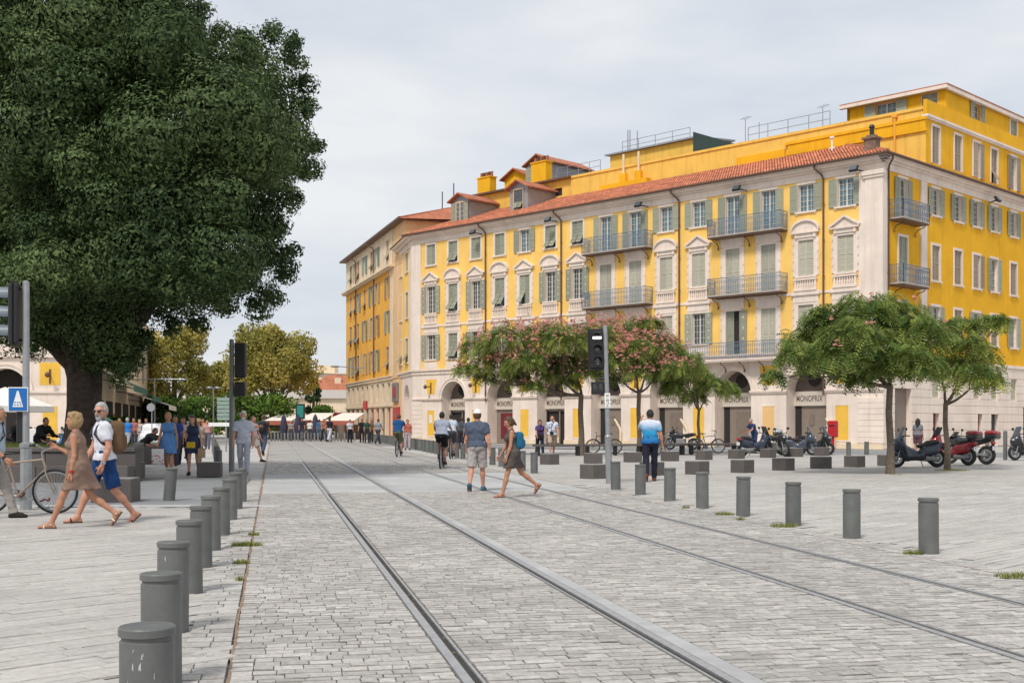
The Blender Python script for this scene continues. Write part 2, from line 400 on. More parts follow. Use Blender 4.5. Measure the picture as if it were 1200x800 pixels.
# tram rails: running head, groove, keeper lip, edge strip
for i, r in enumerate(RAILS):
    sgn = 1 if i % 2 == 0 else -1           # the groove lies on the inner side of each track
    lab = ['leftmost tram rail, shiny head beside a dark dirt-filled groove', 'second tram rail from the left with a wide pale edge strip',
           'third tram rail from the left, first of the far track', 'rightmost tram rail, next to the right-hand bollards'][i]
    t = thing('tram_rail', lab, 'tram rail', group='rails of the tram tracks')
    prof = [('sealing_strip', -.039, -.030, -.004, 'rail_edge'), ('rail_head', -.029, .029, .004, 'rail'), ('groove', .030, .074, -.010, 'rail_dark'),
            ('keeper_lip', .075, .092, .003, 'rail'), ('edge_strip', .093, .104, -.003, 'rail_edge')]
    if i == 1: prof.append(('concrete_strip', -.163, -.041, .001, 'concrete'))
    for nm, a, b, z, mm in prof:
        a, b = sorted((r + sgn * a, r + sgn * b)); mb = MB()
        qs = [4.3, 20, 40, 60, 80, 100] + list(range(105, 151, 3)); k = len(qs)
        v = [x for q in qs for x in (tp(a, q, -.02), tp(a, q, z), tp(b, q, z), tp(b, q, -.02))]
        mb.add(v, [(4 * s + j, 4 * s + j + 1, 4 * s + j + 5, 4 * s + j + 4) for s in range(k - 1) for j in range(3)])
        mb.build(nm, M[mm], t)

# dry leaves caught in the first rail's groove and on the setts
qq = rng.uniform(5.2, 16, 70); pp = np.where(rng.random(70) < .55, RAILS[0] + rng.uniform(.032, .07, 70), rng.uniform(BED0, BED1, 70))
V, F = [], []
for q, p in zip(qq, pp):
    a = rng.uniform(0, 6.28); x, y, _ = tp(p, q); r = rng.uniform(.008, .02); b = len(V); z0 = .003 if abs(p - RAILS[0] - .05) > .03 else -.006
    V += [(x + r * math.cos(a), y + r * math.sin(a), z0 + .004), (x + r * .5 * math.cos(a + 1.6), y + r * .5 * math.sin(a + 1.6), z0 + .009), (x - r * math.cos(a), y - r * math.sin(a), z0 + .003), (x + r * .5 * math.cos(a - 1.6), y + r * .5 * math.sin(a - 1.6), z0 + .007)]; F.append((b, b + 1, b + 2, b + 3))
M['dry_leaf'] = mat('dry_leaves', (.30, .18, .08), .8, var=.4, scale=40, world=True)
tag(link('dry_leaves', mesh_np('dry_leaves', V, F, M['dry_leaf'])), 'small dry leaves scattered in the left rail groove and on the setts', kind='stuff')
# strips of paving either side
def strips(poly_test, u0, u1, v0, v1):
    qs = []; u = u0
    while u < u1:
        du = rng.uniform(.10, .165); v = v0 + rng.uniform(0, .8)
        while v < v1:
            dv = rng.uniform(.35, .95); g = rng.uniform(.002, .006)
            pts = [DV * a + DU * b for a, b in ((v + g, u + g), (v + dv - g, u + g), (v + dv - g, u + du - g), (v + g, u + du - g))]
            cc = (pts[0] + pts[2]) / 2
            if poly_test(cc.x, cc.y): qs.append([(p.x, p.y) for p in pts])
            v += dv
        u += du
    return np.array(qs)
lx = lambda x, y: x * TN.x + y * TN.y
left = strips(lambda x, y: lx(x, y) < BED0 - .32 and 4.2 < y < 20.3 and x > -.46 * y - 2.5, 0, 26, -10, 14)
pl = strip_sheet('left_pavement', -30, BED0 - .05, 2, 20.6, -.012, [M['slab']]); tag(pl, 'pale striped pavement left of the tram bed', kind='structure')
stones(pl, left, rng.random(len(left)), 'slab', 'paving_strip', inview, ch=.005)
right = strips(lambda x, y: lx(x, y) > BED1 + .32 and 8 < y < 33 and x < .46 * y + 2, -8, 26, 4, 42)
pr = strip_sheet('right_pavement', BED1 + .05, 60, 5, 52, -.012, [M['slab']]); tag(pr, 'pale striped pavement right of the tram bed', kind='structure')
stones(pr, right, rng.random(len(right)), 'slab', 'paving_strip', inview, ch=.005)
farr = strip_sheet('far_paving', BED1 + .05, 60, 27, 52, -.006, [M['slab']]); farr.parent = pr
# edging rows: setts on both sides of the bed with a dirt-filled joint
for nm, a, b in (('left', BED0 - .31, BED0 - .016), ('right', BED1 + .016, BED1 + .31)):
    qs = []; q = 4.4
    while q < 34:
        d = rng.uniform(.14, .19)
        if 24.7 < q < 34.4: q += d; continue
        sp = a + (b - a) * rng.uniform(.3, .7)
        for x0, x1 in ((a, sp), (sp, b)): qs.append([tp(x0 + .003, q + .004)[:2], tp(x1 - .003, q + .004)[:2], tp(x1 - .003, q + d - .004)[:2], tp(x0 + .003, q + d - .004)[:2]])
        q += d
    stones(pl if nm == 'left' else pr, qs, rng.random(len(qs)), 'sett', 'edging_sett', inview, top=0)
for nm, p in (('left', BED0), ('right', BED1)):
    mb = MB(); qs = np.arange(4.4, 100, .35); v = []
    for q in qs:
        wv = (.006 + .009 * rng.random()) if q < 24.8 else .024; o = rng.normal(0, .005)
        v += [tp(p - wv + o, q, .001), tp(p + wv + o, q, .001)]
    mb.add(v, [(2 * i, 2 * i + 1, 2 * i + 3, 2 * i + 2) for i in range(len(qs) - 1)])
    tag(mb.build('dirt_joint', M['dirt']), 'orange dirt filled joint along the %s edge of the tram bed' % nm, kind='structure')
# asphalt street that comes in from the left, and the street in front of the arcade
ro = MB().add([(-70, 20.9, -.006), (-5.0, 20.9, -.006), (-6.9, 31.6, -.006), (-70, 33.5, -.006)], [(0, 1, 2, 3)])
tag(ro.build('street', M['asphalt']), 'worn grey asphalt street crossing on the left', kind='structure')
kb = MB()
for k in range(30): kb.bbox(-34 + k * 1.0, -33.01 + k * 1.0, 20.62, 20.88, -.02, .006, .006)
kb = kb.build('kerb', M['concrete']); tag(kb, 'flush pale kerb between left pavement and street', kind='structure')
ro = MB(); a = Vector((20.8, 67, 0))
v = [a + DU * p + DV * q for p, q in ((-40, -11.5), (60, -11.5), (60, -2.2), (-40, -2.2))]
ro.add([(p.x, p.y, -.004) for p in v], [(0, 1, 2, 3)]); tag(ro.build('service_road', M['asphalt']), 'grey asphalt lane in front of the arcade', kind='structure')

# grass tufts growing out of the joints
def tuft(name, x, y, r, n, label):
    V, F, T = [], [], []
    for i in range(n):
        a = rng.uniform(0, 6.28); d = r * rng.random() ** .6; h = rng.uniform(.025, .06); bx, by = x + d * math.cos(a) * 1.1, y + d * math.sin(a) * .7
        t = rng.uniform(0, 6.28); lx_, ly_ = math.cos(t), math.sin(t); b = len(V)
        V += [(bx - ly_ * .004, by + lx_ * .004, 0), (bx + ly_ * .004, by - lx_ * .004, 0), (bx + lx_ * h * .6, by + ly_ * h * .6, h), (bx + lx_ * h * .5, by + ly_ * h * .5, h * .9)]
        F.append((b, b + 1, b + 2, b + 3)); T.append(rng.random())
    tag(link(name, mesh_np(name, V, F, M['grass'], attr=T)), label, kind='stuff')
for px, py, r, n in ((289, 639, .17, 420), (283, 660, .08, 160), (297, 627, .07, 120), (281, 680, .04, 60)):
    p = at(px, gY(py)); tuft('grass', p.x, p.y, r, n, 'yellowing grass tufts in the joint beside the left bollards')
for px, py, r, n in ((849, 603, .14, 260), (918, 617, .17, 300), (1070, 649, .10, 160), (1192, 676, .2, 300), (804, 595, .06, 80), (868, 609, .06, 80)):
    p = at(px, gY(py)); tuft('grass', p.x, p.y, r, n, 'green grass tufts in the joint beside the right bollards')
for px, py in ((1108, 551), (1050, 556)):
    p = at(px, gY(py)); tuft('grass', p.x + (.2 if px > 1100 else 0), p.y, .5 if px > 1100 else .18, 700 if px > 1100 else 60, 'short grass at the foot of the right-hand tree')
# ---------------------------------------------------------------- buildings
def slat_panel(mb, x0, x1, z0, z1, y, th=.035, mat=0, M=None):
    """one louvred shutter leaf"""
    f = .055
    for a, b, c, d in ((x0, x0 + f, z0, z1), (x1 - f, x1, z0, z1), (x0 + f, x1 - f, z1 - f, z1), (x0 + f, x1 - f, z0, z0 + f * 1.3), (x0 + f, x1 - f, (z0 + z1) / 2 - .04, (z0 + z1) / 2 + .04)):
        mb.box(a, b, y, y + th, c, d, mat, M)
    n = max(4, int((z1 - z0) / .11)); zz = np.linspace(z0 + f, z1 - f, n + 1)
    for a, b in zip(zz, zz[1:]):
        mb.add([(x0 + f, y + .008, a), (x1 - f, y + .008, a), (x1 - f, y + .028, b - .01), (x0 + f, y + .028, b - .01)], [(0, 1, 2, 3)], mat, False, M)
    return mb

def shutter_mesh(w, h, tilt, m):
    def f():
        mb = MB(); 
        if tilt:
            slat_panel(mb, 0, w, h * .42, h, 0)
            T = Matrix.Translation((0, -.0, h * .42)) @ Matrix.Rotation(R(-32), 4, 'X')
            slat_panel(mb, .04, w - .04, -h * .40, 0, 0, M=T)
        else: slat_panel(mb, 0, w, 0, h, 0)
        return mb.mesh('shutter', M[m])
    return cached(('shutter', round(w, 3), round(h, 3), tilt, m), f)

def casement_mesh(w, h, rows):
    def f():
        mb = MB(); t = .05
        for a, b in ((0, t), (w - t, w), (w / 2 - .045, w / 2 + .045)): mb.box(a, b, 0, .05, 0, h)
        for c in (0, h - t): mb.box(t, w - t, .002, .048, c, c + t)
        for i in range(1, rows):
            z = h * i / rows; mb.box(t, w - t, .012, .04, z - .012, z + .012)
        for a in (.25, .75): mb.box(w * a - .012, w * a + .012, .014, .038, t, h - t)
        return mb.mesh('casement', M['sash'])
    return cached(('case', round(w, 3), round(h, 3), rows), f)

def window(owner, x, z, w, h, state, sh='shutter', frame=True, rows=5, y=0.0, glass='glass', sill=True, rz=0.0, xf=None, deep=.22):
    """x = centre, z = foot of the opening; the wall plane is local y = 0, outside is -y"""
    def fr():
        mb = MB(); t = .15 if frame else .05
        for a, b in ((-w / 2 - t, -w / 2), (w / 2, w / 2 + t)): mb.box(a, b, -.035, .02, 0, h)
        mb.box(-w / 2 - t, w / 2 + t, -.04, .02, h, h + t)
        if sill: mb.box(-w / 2 - t - .05, w / 2 + t + .05, -.11, .02, -.1, 0); mb.box(-w / 2 - t, -w / 2 - t + .1, -.06, .02, -.2, -.1); mb.box(w / 2 + t - .1, w / 2 + t, -.06, .02, -.2, -.1)
        return mb.mesh('window', M['white'] if frame else M['beige'])
    o = link('window', cached(('frame', round(w, 3), round(h, 3), frame, sill), fr), owner, (x, y, z), rz)
    sw = w / 2
    if state in ('open', 'door', 'ajar'):
        link('casement', casement_mesh(w, h, rows), o, (-w / 2, deep - .06, 0)) if state != 'door' else None
        def pane():
            return MB().box(-w / 2, w / 2, deep, deep + .02, 0, h).mesh('pane', M[glass])
        link('pane', cached(('pane', round(w, 3), round(h, 3), glass, deep), pane), o)
        a = link('shutter', shutter_mesh(sw, h, False, sh), o, (-w / 2 - .03 - sw, -.09, 0))
        b = link('shutter', shutter_mesh(sw, h, False, sh), o, (w / 2 + .03, -.09, 0))
        if state == 'door': a.location = (-w / 2, .05, 0); a.rotation_euler.z = R(12)
        if state == 'ajar': a.location = (-w / 2, .0, 0); a.rotation_euler.z = R(-10)
    else:
        for k in (0, 1):
            tl = state == 'tilt' or (state == 'tilt1' and k == 0)
            link('shutter', shutter_mesh(sw - .005, h, tl, sh), o, (-w / 2 + k * sw, .05, 0))
        def back(): return MB().box(-w / 2, w / 2, deep, deep + .02, 0, h).mesh('pane', M['glass'])
        link('pane', cached(('back', round(w, 3), round(h, 3), deep), back), o)
    return o

def balcony(owner, x0, x1, z, depth, name='balcony', rz=0.0, loc=None, brackets=3, slab='stone_slab'):
    o = thing(name, None, None); del_ = None
    o.parent = owner; o.location = loc or (0, 0, 0); o.rotation_euler.z = rz
    mb = MB(); mb.box(x0, x1, -depth, .05, z - .09, z); s = mb.build('balcony_slab', M[slab], o)
    MB().box(x0 + .04, x1 - .04, -depth + .04, .05, z - .17, z - .092).build('slab_soffit', M['pipe'] if slab != 'white' else M['white'], o)
    for i in range(brackets):
        x = x0 + .35 + (x1 - x0 - .7) * i / max(1, brackets - 1)
        pts = [(x, -depth + .12, z - .16), (x, -depth + .15, z - .28), (x, -.25, z - .42), (x, -.06, z - .7), (x, -.12, z - .8), (x, -.2, z - .72)]
        MB().tube(pts, .03, 6).build('bracket', M['pipe'], o)
    r = MB(); H = 1.02
    def run(a, b):
        a, b = Vector(a), Vector(b); Ln = (b - a).length; d = (b - a) / Ln; n = max(2, int(Ln / .13)); nr = Vector((-d.y, d.x, 0)) * .010
        for zz, t in ((H, .022), (.08, .014), (H - .16, .012)):
            r.tube([a + Vector((0, 0, z + zz)), b + Vector((0, 0, z + zz))], t, 5)
        for i in range(n + 1):
            p = a + d * Ln * i / n
            r.tube([p + Vector((0, 0, z)), p + Vector((0, 0, z + H))], .013 if i % 6 else .02, 4)
            if i < n:      # scroll work between the bars
                c = p + d * Ln / n * .5; q = Ln / n * .5
                for z0, z1 in ((.14, .38), (.42, .82)):
                    pts = [c + d * math.cos(t) * q * .95 + Vector((0, 0, z + (z0 + z1) / 2 + math.sin(t) * (z1 - z0) / 2)) for t in np.linspace(0, 6.283, 9)[:-1]]
                    r.tube(pts, .012, 3, closed=True)
    run((x0 + .03, -depth + .03, 0), (x1 - .03, -depth + .03, 0)); run((x0 + .03, -depth + .03, 0), (x0 + .03, 0, 0)); run((x1 - .03, -depth + .03, 0), (x1 - .03, 0, 0))
    r.build('railing', M['iron'], o)
    return o

def drainpipe(owner, x, z0, z1, rz=0.0, loc=(0, 0, 0), bendy=-.55):
    mb = MB(); mb.tube([(x - .35, bendy, z1 + .45), (x - .33, bendy, z1 + .25), (x - .1, -.2, z1 - .05), (x, -.12, z1 - .3), (x, -.1, z0)], .055, 8)
    for z in np.arange(z0 + .6, z1 - .5, 2.1): mb.tube([(x, -.1, z), (x, -.1, z + .06)], .075, 8)
    return mb.build('drainpipe', M['pipe'], owner, loc, rz)

def floodlight(owner, x, z, rz=0.0, loc=(0, 0, 0)):
    mb = MB(); T = Matrix.Translation((x, -.75, z)) @ Matrix.Rotation(R(-35), 4, 'X')
    mb.bbox(-.26, .26, -.06, .1, -.2, .2, .03, 0, T); mb.tube([(x + .1, -.7, z - .05), (x + .3, -.05, z - .12)], .03, 6); mb.tube([(x - .1, -.7, z - .05), (x + .3, -.05, z - .12)], .02, 6)
    mb.box(-.21, .21, -.068, -.062, -.15, .15, 1, T)
    return mb.build('floodlight', [M['black'], M['glass']], owner, loc, rz)

C45 = R(-45)
def flatten(f):
    """hands the pieces of a facade frame to the building itself"""
    for ch in list(f.children):
        mb_ = f.matrix_basis @ ch.matrix_basis; ch.parent = f.parent; ch.matrix_basis = mb_
    bpy.data.objects.remove(f)
CB = (20.8, 67, 0)
bd = thing('arcaded_building', 'long yellow corner building with white arcade, green shutters and red tiled roof', 'building', CB, C45)
XL = -40.7
cx = lambda n: -(2.31 + 2.58 * (15 - n))
S4 = dict(zip(range(1, 16), 'closed tilt closed closed open tilt tilt open open open open open open open open'.split()))
S3 = dict(zip(range(1, 16), 'open tilt open tilt tilt1 open open closed closed closed closed closed closed closed closed'.split()))
S2 = dict(zip(range(1, 16), 'open tilt open open open closed open closed closed closed open door closed closed closed'.split()))
WINS = []
for n in range(1, 16):
    b = n in (8, 9, 12, 13)
    WINS.append((n, 4, 13.1 if b else 13.95, 2.45 if b else 1.6, S4[n]))
    WINS.append((n, 3, 9.42 if b else 10.15, 2.85 if b else 2.12, S3[n]))
    WINS.append((n, 2, 5.42 if n in (12, 13) else 6.5, 3.0 if n in (12, 13) else 1.95, S2[n]))
WW = 1.02
w_ = MB().wall(XL, 0, 5.5, 15.85, [(cx(n) - WW / 2, cx(n) + WW / 2, z, z + h) for n, r, z, h, s in WINS], .24, rmat=1)
w_.build('wall', [M['yellow'], M['white']], bd)
for n, r, z, h, s in WINS:
    pale = 'shutter_pale' if (n >= 8 and s == 'closed') else 'shutter'
    window(bd, cx(n), z, WW, h, s, pale, True, 6 if h > 2 else 5, glass='dark' if s == 'door' else ('glass_blue' if r == 4 and n >= 5 else 'glass'), sill=(n not in (8, 9, 12, 13)))
# trims round the windows of the two main floors
ped_t, ped_s, balus, lint = {}, {}, {}, {}
def pediment(seg):
    mb = MB(); Wd = .92
    mb.box(-.72, .72, -.10, .0, 0, .24); mb.box(-Wd, Wd, -.2, 0, .24, .33)
    if seg:
        P = [(Wd * .98 * math.cos(t), .33 + .62 * math.sin(t)) for t in np.linspace(0, math.pi, 13)]
        mb.prism([(x, z) for x, z in P], -.10, 0)
        for (a, b), (c, d) in zip(P, P[1:]): mb.prism([(a, b), (c, d), (c * 1.05, .33 + (d - .33) * 1.05 + .10), (a * 1.05, .33 + (b - .33) * 1.05 + .10)], -.22, 0)
    else:
        mb.prism([(-.9, .33), (.9, .33), (0, .86)], -.10, 0)
        for s in (-1, 1): mb.prism([(s * .94, .33), (0, .88), (0, 1.0), (s * 1.02, .42)][::s], -.22, 0)
    for s in (-1, 1): mb.box(s * .62 - .07, s * .62 + .07, -.14, 0, -.02, .24)
    return mb.mesh('pediment', M['white'])
def balustrade():
    mb = MB(); mb.box(-.72, -.6, -.12, 0, -.62, -.02); mb.box(.6, .72, -.12, 0, -.62, -.02); mb.box(-.78, .78, -.16, 0, -.1, -.0); mb.box(-.78, .78, -.16, 0, -.72, -.6)
    mb.box(-.6, .6, -.03, 0, -.6, -.1)
    for i in range(7):
        x = -.48 + i * .16
        mb.lathe([(.03, -.6), (.045, -.56), (.028, -.5), (.055, -.36), (.03, -.24), (.045, -.16), (.03, -.1)], 6, M=Matrix.Translation((x, -.085, 0)))
    return mb.mesh('balustrade', M['white'])
def pilasters(h, s):
    mb = MB()
    if 1:
        mb.box(s * .76 - .11, s * .76 + .11, -.05, 0, -.0, h)
        for k in range(4): mb.box(s * .76 + s * .06 - .03, s * .76 + s * .06 + .03, -.10, 0, h * (k + .8) / 4.6, h * (k + .8) / 4.6 + .12)
    return mb.mesh('window_jamb', M['white'])
def pils(key, h, n, z):
    for s in (-1, 1): link('window_jamb', cached((key, s), lambda: pilasters(h, s)), bd, (cx(n), 0, z))
P_ = [pediment(0), pediment(1)]; B_ = balustrade()
for n in range(1, 16):
    b = n in (8, 9, 12, 13)
    if not b:
        link('pediment', P_[n % 2 == 0], bd, (cx(n), -.0, 12.42)); link('balustrade', B_, bd, (cx(n), 0, 10.0))
        pils('ps3', 2.25, n, 10.15)
        mb = MB(); mb.box(-.95, .95, -.16, 0, 9.02, 9.16); mb.box(-.85, .85, -.07, 0, 8.6, 9.02); mb.box(-.9, .9, -.10, 0, 9.16, 9.28)
        link('lintel_panel', cached('lp', lambda: mb.mesh('lintel_panel', M['white'])), bd, (cx(n), 0, 0))
    else:
        mb = MB(); mb.box(-.85, .85, -.08, 0, 12.4, 12.85); mb.box(-.92, .92, -.14, 0, 12.82, 12.95)
        link('lintel_panel', cached('lp2', lambda: mb.mesh('lintel_panel', M['white'])), bd, (cx(n), 0, 0))
        pils('psd', 2.9, n, 9.45)
        mb = MB(); mb.box(-.85, .85, -.08, 0, 8.52, 9.0); mb.box(-.92, .92, -.14, 0, 9.0, 9.18)
        link('lintel_panel', cached('lp3', lambda: mb.mesh('lintel_panel', M['white'])), bd, (cx(n), 0, 0))
    if n in (12, 13): pils('ps2d', 3.0, n, 5.45)
    else:
        pils('ps2', 2.2, n, 6.4)
        mb = MB(); mb.box(-.8, .8, -.06, 0, 5.7, 6.3); mb.box(-.62, .62, -.085, 0, 5.82, 6.18)
        link('apron_panel', cached('ap', lambda: mb.mesh('apron_panel', M['white'])), bd, (cx(n), 0, 0))
# string courses, frieze, cornice, gutter, corner pilasters
mb = MB(); mb.box(XL, .08, -.08, .0, 5.35, 5.62); mb.box(XL, .16, -.18, .0, 5.62, 5.74); mb.build('string_course', M['white'], bd)
mb = MB(); mb.box(XL, -1.5, -.045, 0, 9.06, 9.2); mb.build('string_course', M['white'], bd)
mb = MB(); mb.box(XL - .05, .06, -.06, .0, 15.72, 16.12); mb.box(XL - .1, .2, -.2, 0, 16.12, 16.24); mb.box(XL - .3, .38, -.38, 0, 16.24, 16.36); mb.box(XL - .45, .5, -.5, 0, 16.36, 16.46); mb.build('cornice', M['white'], bd)
mb = MB(); mb.tube([(XL - .6, -.62, 16.5), (.62, -.62, 16.5)], .075, 8); mb.tube([(.62, -.62, 16.5), (.62, 32, 16.5)], .075, 8); mb.build('gutter', M['pipe'], bd)
mb = MB(); mb.box(-1.42, .04, -.10, 0, 5.76, 15.7); mb.box(-1.0, .08, -.16, 0, 5.76, 15.3); mb.box(-1.1, .14, -.24, 0, 15.3, 15.45); mb.box(-1.16, .18, -.3, 0, 15.45, 15.7)
mb.build('corner_pilaster', M['white'], bd); MB().box(XL, XL + 1.1, -.10, 0, 5.76, 15.7).build('corner_pilaster', M['white'], bd)
for p in (570, 658.7, 797, 966): 
    k = (p - 600) / FPX; s = (20.8 - 67 * k) / (1 + k); drainpipe(bd, -s * 1.41421, 3.1, 16.0)
for p in (562, 650, 756, 871, 1008):
    k = (p - 600) / FPX; s = (20.8 - 67 * k) / (1 + k); floodlight(bd, -s * 1.41421, 15.85)
balcony(bd, cx(8) - 1.5, cx(9) + 1.5, 13.08, .85); balcony(bd, cx(8) - 1.5, cx(9) + 1.5, 9.4, .85)
balcony(bd, cx(12) - 1.35, cx(13) + 1.35, 13.08, .85); balcony(bd, cx(12) - 1.35, cx(13) + 1.35, 9.4, .85)
balcony(bd, cx(12) - 3.6, cx(13) + 1.5, 5.42, .8, brackets=6, slab='white')

# the arcade
ARCH = [cx(n) for n in range(2, 16, 2)]; RA, ZS = 1.34, 3.4
ar = MB(); xs = XL
for c in ARCH:
    ar.add([(xs, 0, 0), (c - RA, 0, 0), (c - RA, 0, 5.5), (xs, 0, 5.5)], [(0, 1, 2, 3)])
    a = [(c - RA * math.cos(t), ZS + RA * math.sin(t)) for t in np.linspace(0, math.pi, 17)]
    for (x0, z0), (x1, z1) in zip(a, a[1:]):
        ar.add([(x0, 0, z0), (x1, 0, z1), (x1, 0, 5.5), (x0, 0, 5.5)], [(0, 1, 2, 3)])
        ar.add([(x0, 0, z0), (x0, 1.0, z0), (x1, 1.0, z1), (x1, 0, z1)], [(0, 1, 2, 3)])
    for x, sg in ((c - RA, 1), (c + RA, -1)):
        ar.add([(x, 0, 0), (x, 1.0, 0), (x, 1.0, ZS), (x, 0, ZS)], [(0, 1, 2, 3)[::sg]])
    xs = c + RA
ar.add([(xs, 0, 0), (0, 0, 0), (0, 0, 5.5), (xs, 0, 5.5)], [(0, 1, 2, 3)])
ar.build('arcade', M['white'], bd)
def archivolt():
    mb = MB(); ts = np.linspace(0, math.pi, 17)
    for r0, r1, y in ((RA, RA + .22, -.04), (RA + .2, RA + .28, -.08)):
        for t0, t1 in zip(ts, ts[1:]):
            mb.prism([(-r0 * math.cos(t0), r0 * math.sin(t0)), (-r0 * math.cos(t1), r0 * math.sin(t1)), (-r1 * math.cos(t1), r1 * math.sin(t1)), (-r1 * math.cos(t0), r1 * math.sin(t0))], y, 0)
    return mb.mesh('arch_moulding', M['white'])
AV = archivolt()
def lamp_mesh():
    mb = MB(); mb.box(-.05, .05, -.04, 0, -.5, .35); mb.tube([(0, -.02, 0), (0, -.5, 0)], .03, 6); mb.ball((0, -.6, 0), (.17, .14, .17), 0, 10); mb.tube([(0, -.05, .1), (0, -.3, .02)], .02, 5)
    return mb.mesh('wall_lamp', M['pipe'])
LM = lamp_mesh()
for i, c in enumerate(ARCH):
    link('arch_moulding', AV, bd, (c, 0, ZS))
    # recess behind the arch: tympanum, sign board, shop front
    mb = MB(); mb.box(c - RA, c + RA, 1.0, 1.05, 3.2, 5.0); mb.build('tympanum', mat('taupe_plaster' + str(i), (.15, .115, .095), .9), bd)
    mb = MB(); mb.lathe([(.42, -.03), (.42, .03)], 20, M=Matrix.Translation((c, .955, 4.1)) @ Matrix.Rotation(R(90), 4, 'X')); mb.build('vent_disc', M['dark'], bd)
    sb = MB().box(c - RA + .002, c + RA - .002, .86, .99, 2.52, 3.38).build('sign_board', M['shop_sign'], bd)
    fc = bpy.data.curves.new('lettering', 'FONT'); fc.body = 'MONOPRIX'; fc.size = .44; fc.align_x = 'CENTER'; fc.extrude = .012; fc.offset = .004; fc.space_character = 1.08
    fc.materials.append(M['letter']); tf = bpy.data.objects.new('lettering', fc); col.objects.link(tf)
    t = link('lettering', cached('monoprix', lambda: bpy.data.meshes.new_from_object(tf)), sb, (c - .30, .85, 2.79)); t.rotation_euler = (R(90), 0, 0); t.scale = (.72, 1.15, 1); bpy.data.objects.remove(tf)
    sf = MB()
    kind = 'dark brown brown maroon'.split()
    if i in (0, 2):      # open doorways
        sf.box(c - RA, c + RA, 1.12, 1.4, 0, 2.52, 2); sf.box(c - RA, c - RA + .12, 1.0, 1.1, 0, 2.5, 3); sf.box(c - .1, c + .0, 1.0, 1.08, 0, 2.5, 0); sf.box(c - RA + .12, c + RA, 1.0, 1.08, 2.35, 2.52, 0)
    elif i == 1:
        sf.box(c - RA, c + RA, 1.0, 1.05, 0, 2.52, 0); sf.box(c - RA + .45, c + RA - .2, .97, 1.0, .35, 2.25, 1)
    else:
        sf.box(c - RA + .42, c + RA, 1.0, 1.05, 0, 2.52, 0); sf.box(c - RA, c - RA + .42, 1.0, 1.25, 0, 2.52, 2)
        sf.box(c - .45, c + .75, .985, 1.0, .0, 2.2, 4) if i in (4, 5) else sf.box(c - .35, c - .05, .96, 1.0, 1.35, 2.0, 4)
        sf.box(c - RA + .38, c - RA + .44, .95, 1.0, 0, 2.52, 3)
    sf.build('shop_front', [M['shop_brown'], M['maroon'], M['dark'], M['black'], cached('brown2', lambda: mat('taupe_door', (.20, .155, .125), .65))], bd)
for i in range(8):                                   # piers carry yellow panels and lamps
    c = (ARCH[i] - 2.58) if i < 7 else ARCH[6] + 2.35
    hw = .52
    mb = MB(); mb.prism([(c - .66, 4.95), (c + .66, 4.95), (c + .40, 3.78), (c - .40, 3.78)], -.012, .0); mb.build('spandrel_panel', M['panel_yellow'], bd)
    mb = MB(); mb.box(c - .42, c + .42, -.014, 0, .5, 2.5)
    mb.build('pier_panel', M['panel_peach' if i == 6 else 'panel_yellow'], bd)
    mb = MB()
    for a, b, z0, z1 in ((-.5, .5, 2.5, 2.57), (-.5, .5, .42, .5), (-.5, -.42, .5, 2.5), (.42, .5, .5, 2.5)): mb.box(c + a, c + b, -.03, 0, z0, z1)
    mb.build('panel_frame', M['white'], bd)
    link('wall_lamp', LM, bd, (c, -.012, 4.35))
    a = XL if i == 0 else ARCH[i - 1] + RA; b = ARCH[i] - RA if i < 7 else 0
    mb = MB(); mb.box(a - .04 if i else a, b + .04, -.09, 0, 3.28, 3.36); mb.box(a - .07 if i else a, b + .07, -.13, 0, 3.36, 3.46); mb.build('impost', M['white'], bd)
    mb = MB(); mb.box(a - .03 if i else a, b + .03, -.06, 0, 0, .32); mb.build('plinth', M['cream'], bd)
MB().box(ARCH[0] - 2.58 - .2, ARCH[0] - 2.58 + .16, -.03, -.016, 1.5, 2.15).build('notice', M['white_paint'], bd)
# rusticated corner pier of separate stone courses
for k in range(9):
    z0 = .34 + k * .327
    if z0 > 2.95: break
    MB().bbox(-1.55, .06, -.06, .5, z0, z0 + .315, .012).build('stone_course', M['white'], bd)
for k in range(5):
    z0 = 3.5 + k * .365
    MB().bbox(-1.55, .06, -.06, .5, z0, z0 + .35, .012).build('stone_course', M['white'], bd)
for k in range(8):
    z0 = .34 + k * .365
    MB().bbox(XL - .06, XL + 1.2, -.06, .5, z0, z0 + .35, .012).build('stone_course', M['white'], bd)
for p in (655, 728, 806, 978):                      # downpipe feet
    k = (p - 600) / FPX; s = (20.8 - 67 * k) / (1 + k); x = -s * 1.41421
    MB().tube([(x - .5, -.1, 1.75), (x - .35, -.12, 1.6), (x, -.18, 1.2), (x + .1, -.2, 1.0), (x + .1, -.2, .1)], .07, 8).build('pipe_foot', M['cream'], bd)

# right-hand facade (the plane x = 0 of the same house)
QR = Matrix.Rotation(R(90), 4, 'Z')
VR = [6.5, 9.5, 12.15, 14.8, 17.85, 20.7, 23.5, 26.3, 29.1]
RW = []
for i, v in enumerate(VR):
    RW += [(v, 13.9, 1.6, 'open'), (v, 10.0, 2.1, ['closed', 'closed', 'ajar', 'open'][i % 4]), (v, 6.5, 1.95, ['open', 'closed', 'open', 'closed', 'open'][i % 5])]
RW += [(2.35, 13.1, 2.4, 'open'), (2.35, 9.42, 2.75, 'closed'), (2.35, 6.4, 2.0, 'closed')]
fx = thing('side_facade', None, None); fx.parent = bd; fx.rotation_euler.z = R(90)
MB().wall(0, 33, 5.3, 15.85, [(v - .5, v + .5, z, z + h) for v, z, h, s in RW], .24, rmat=1).build('wall', [M['yellow_deep'], M['white']], fx)  # deeper yellow than the front: this side's shading is put into the colour
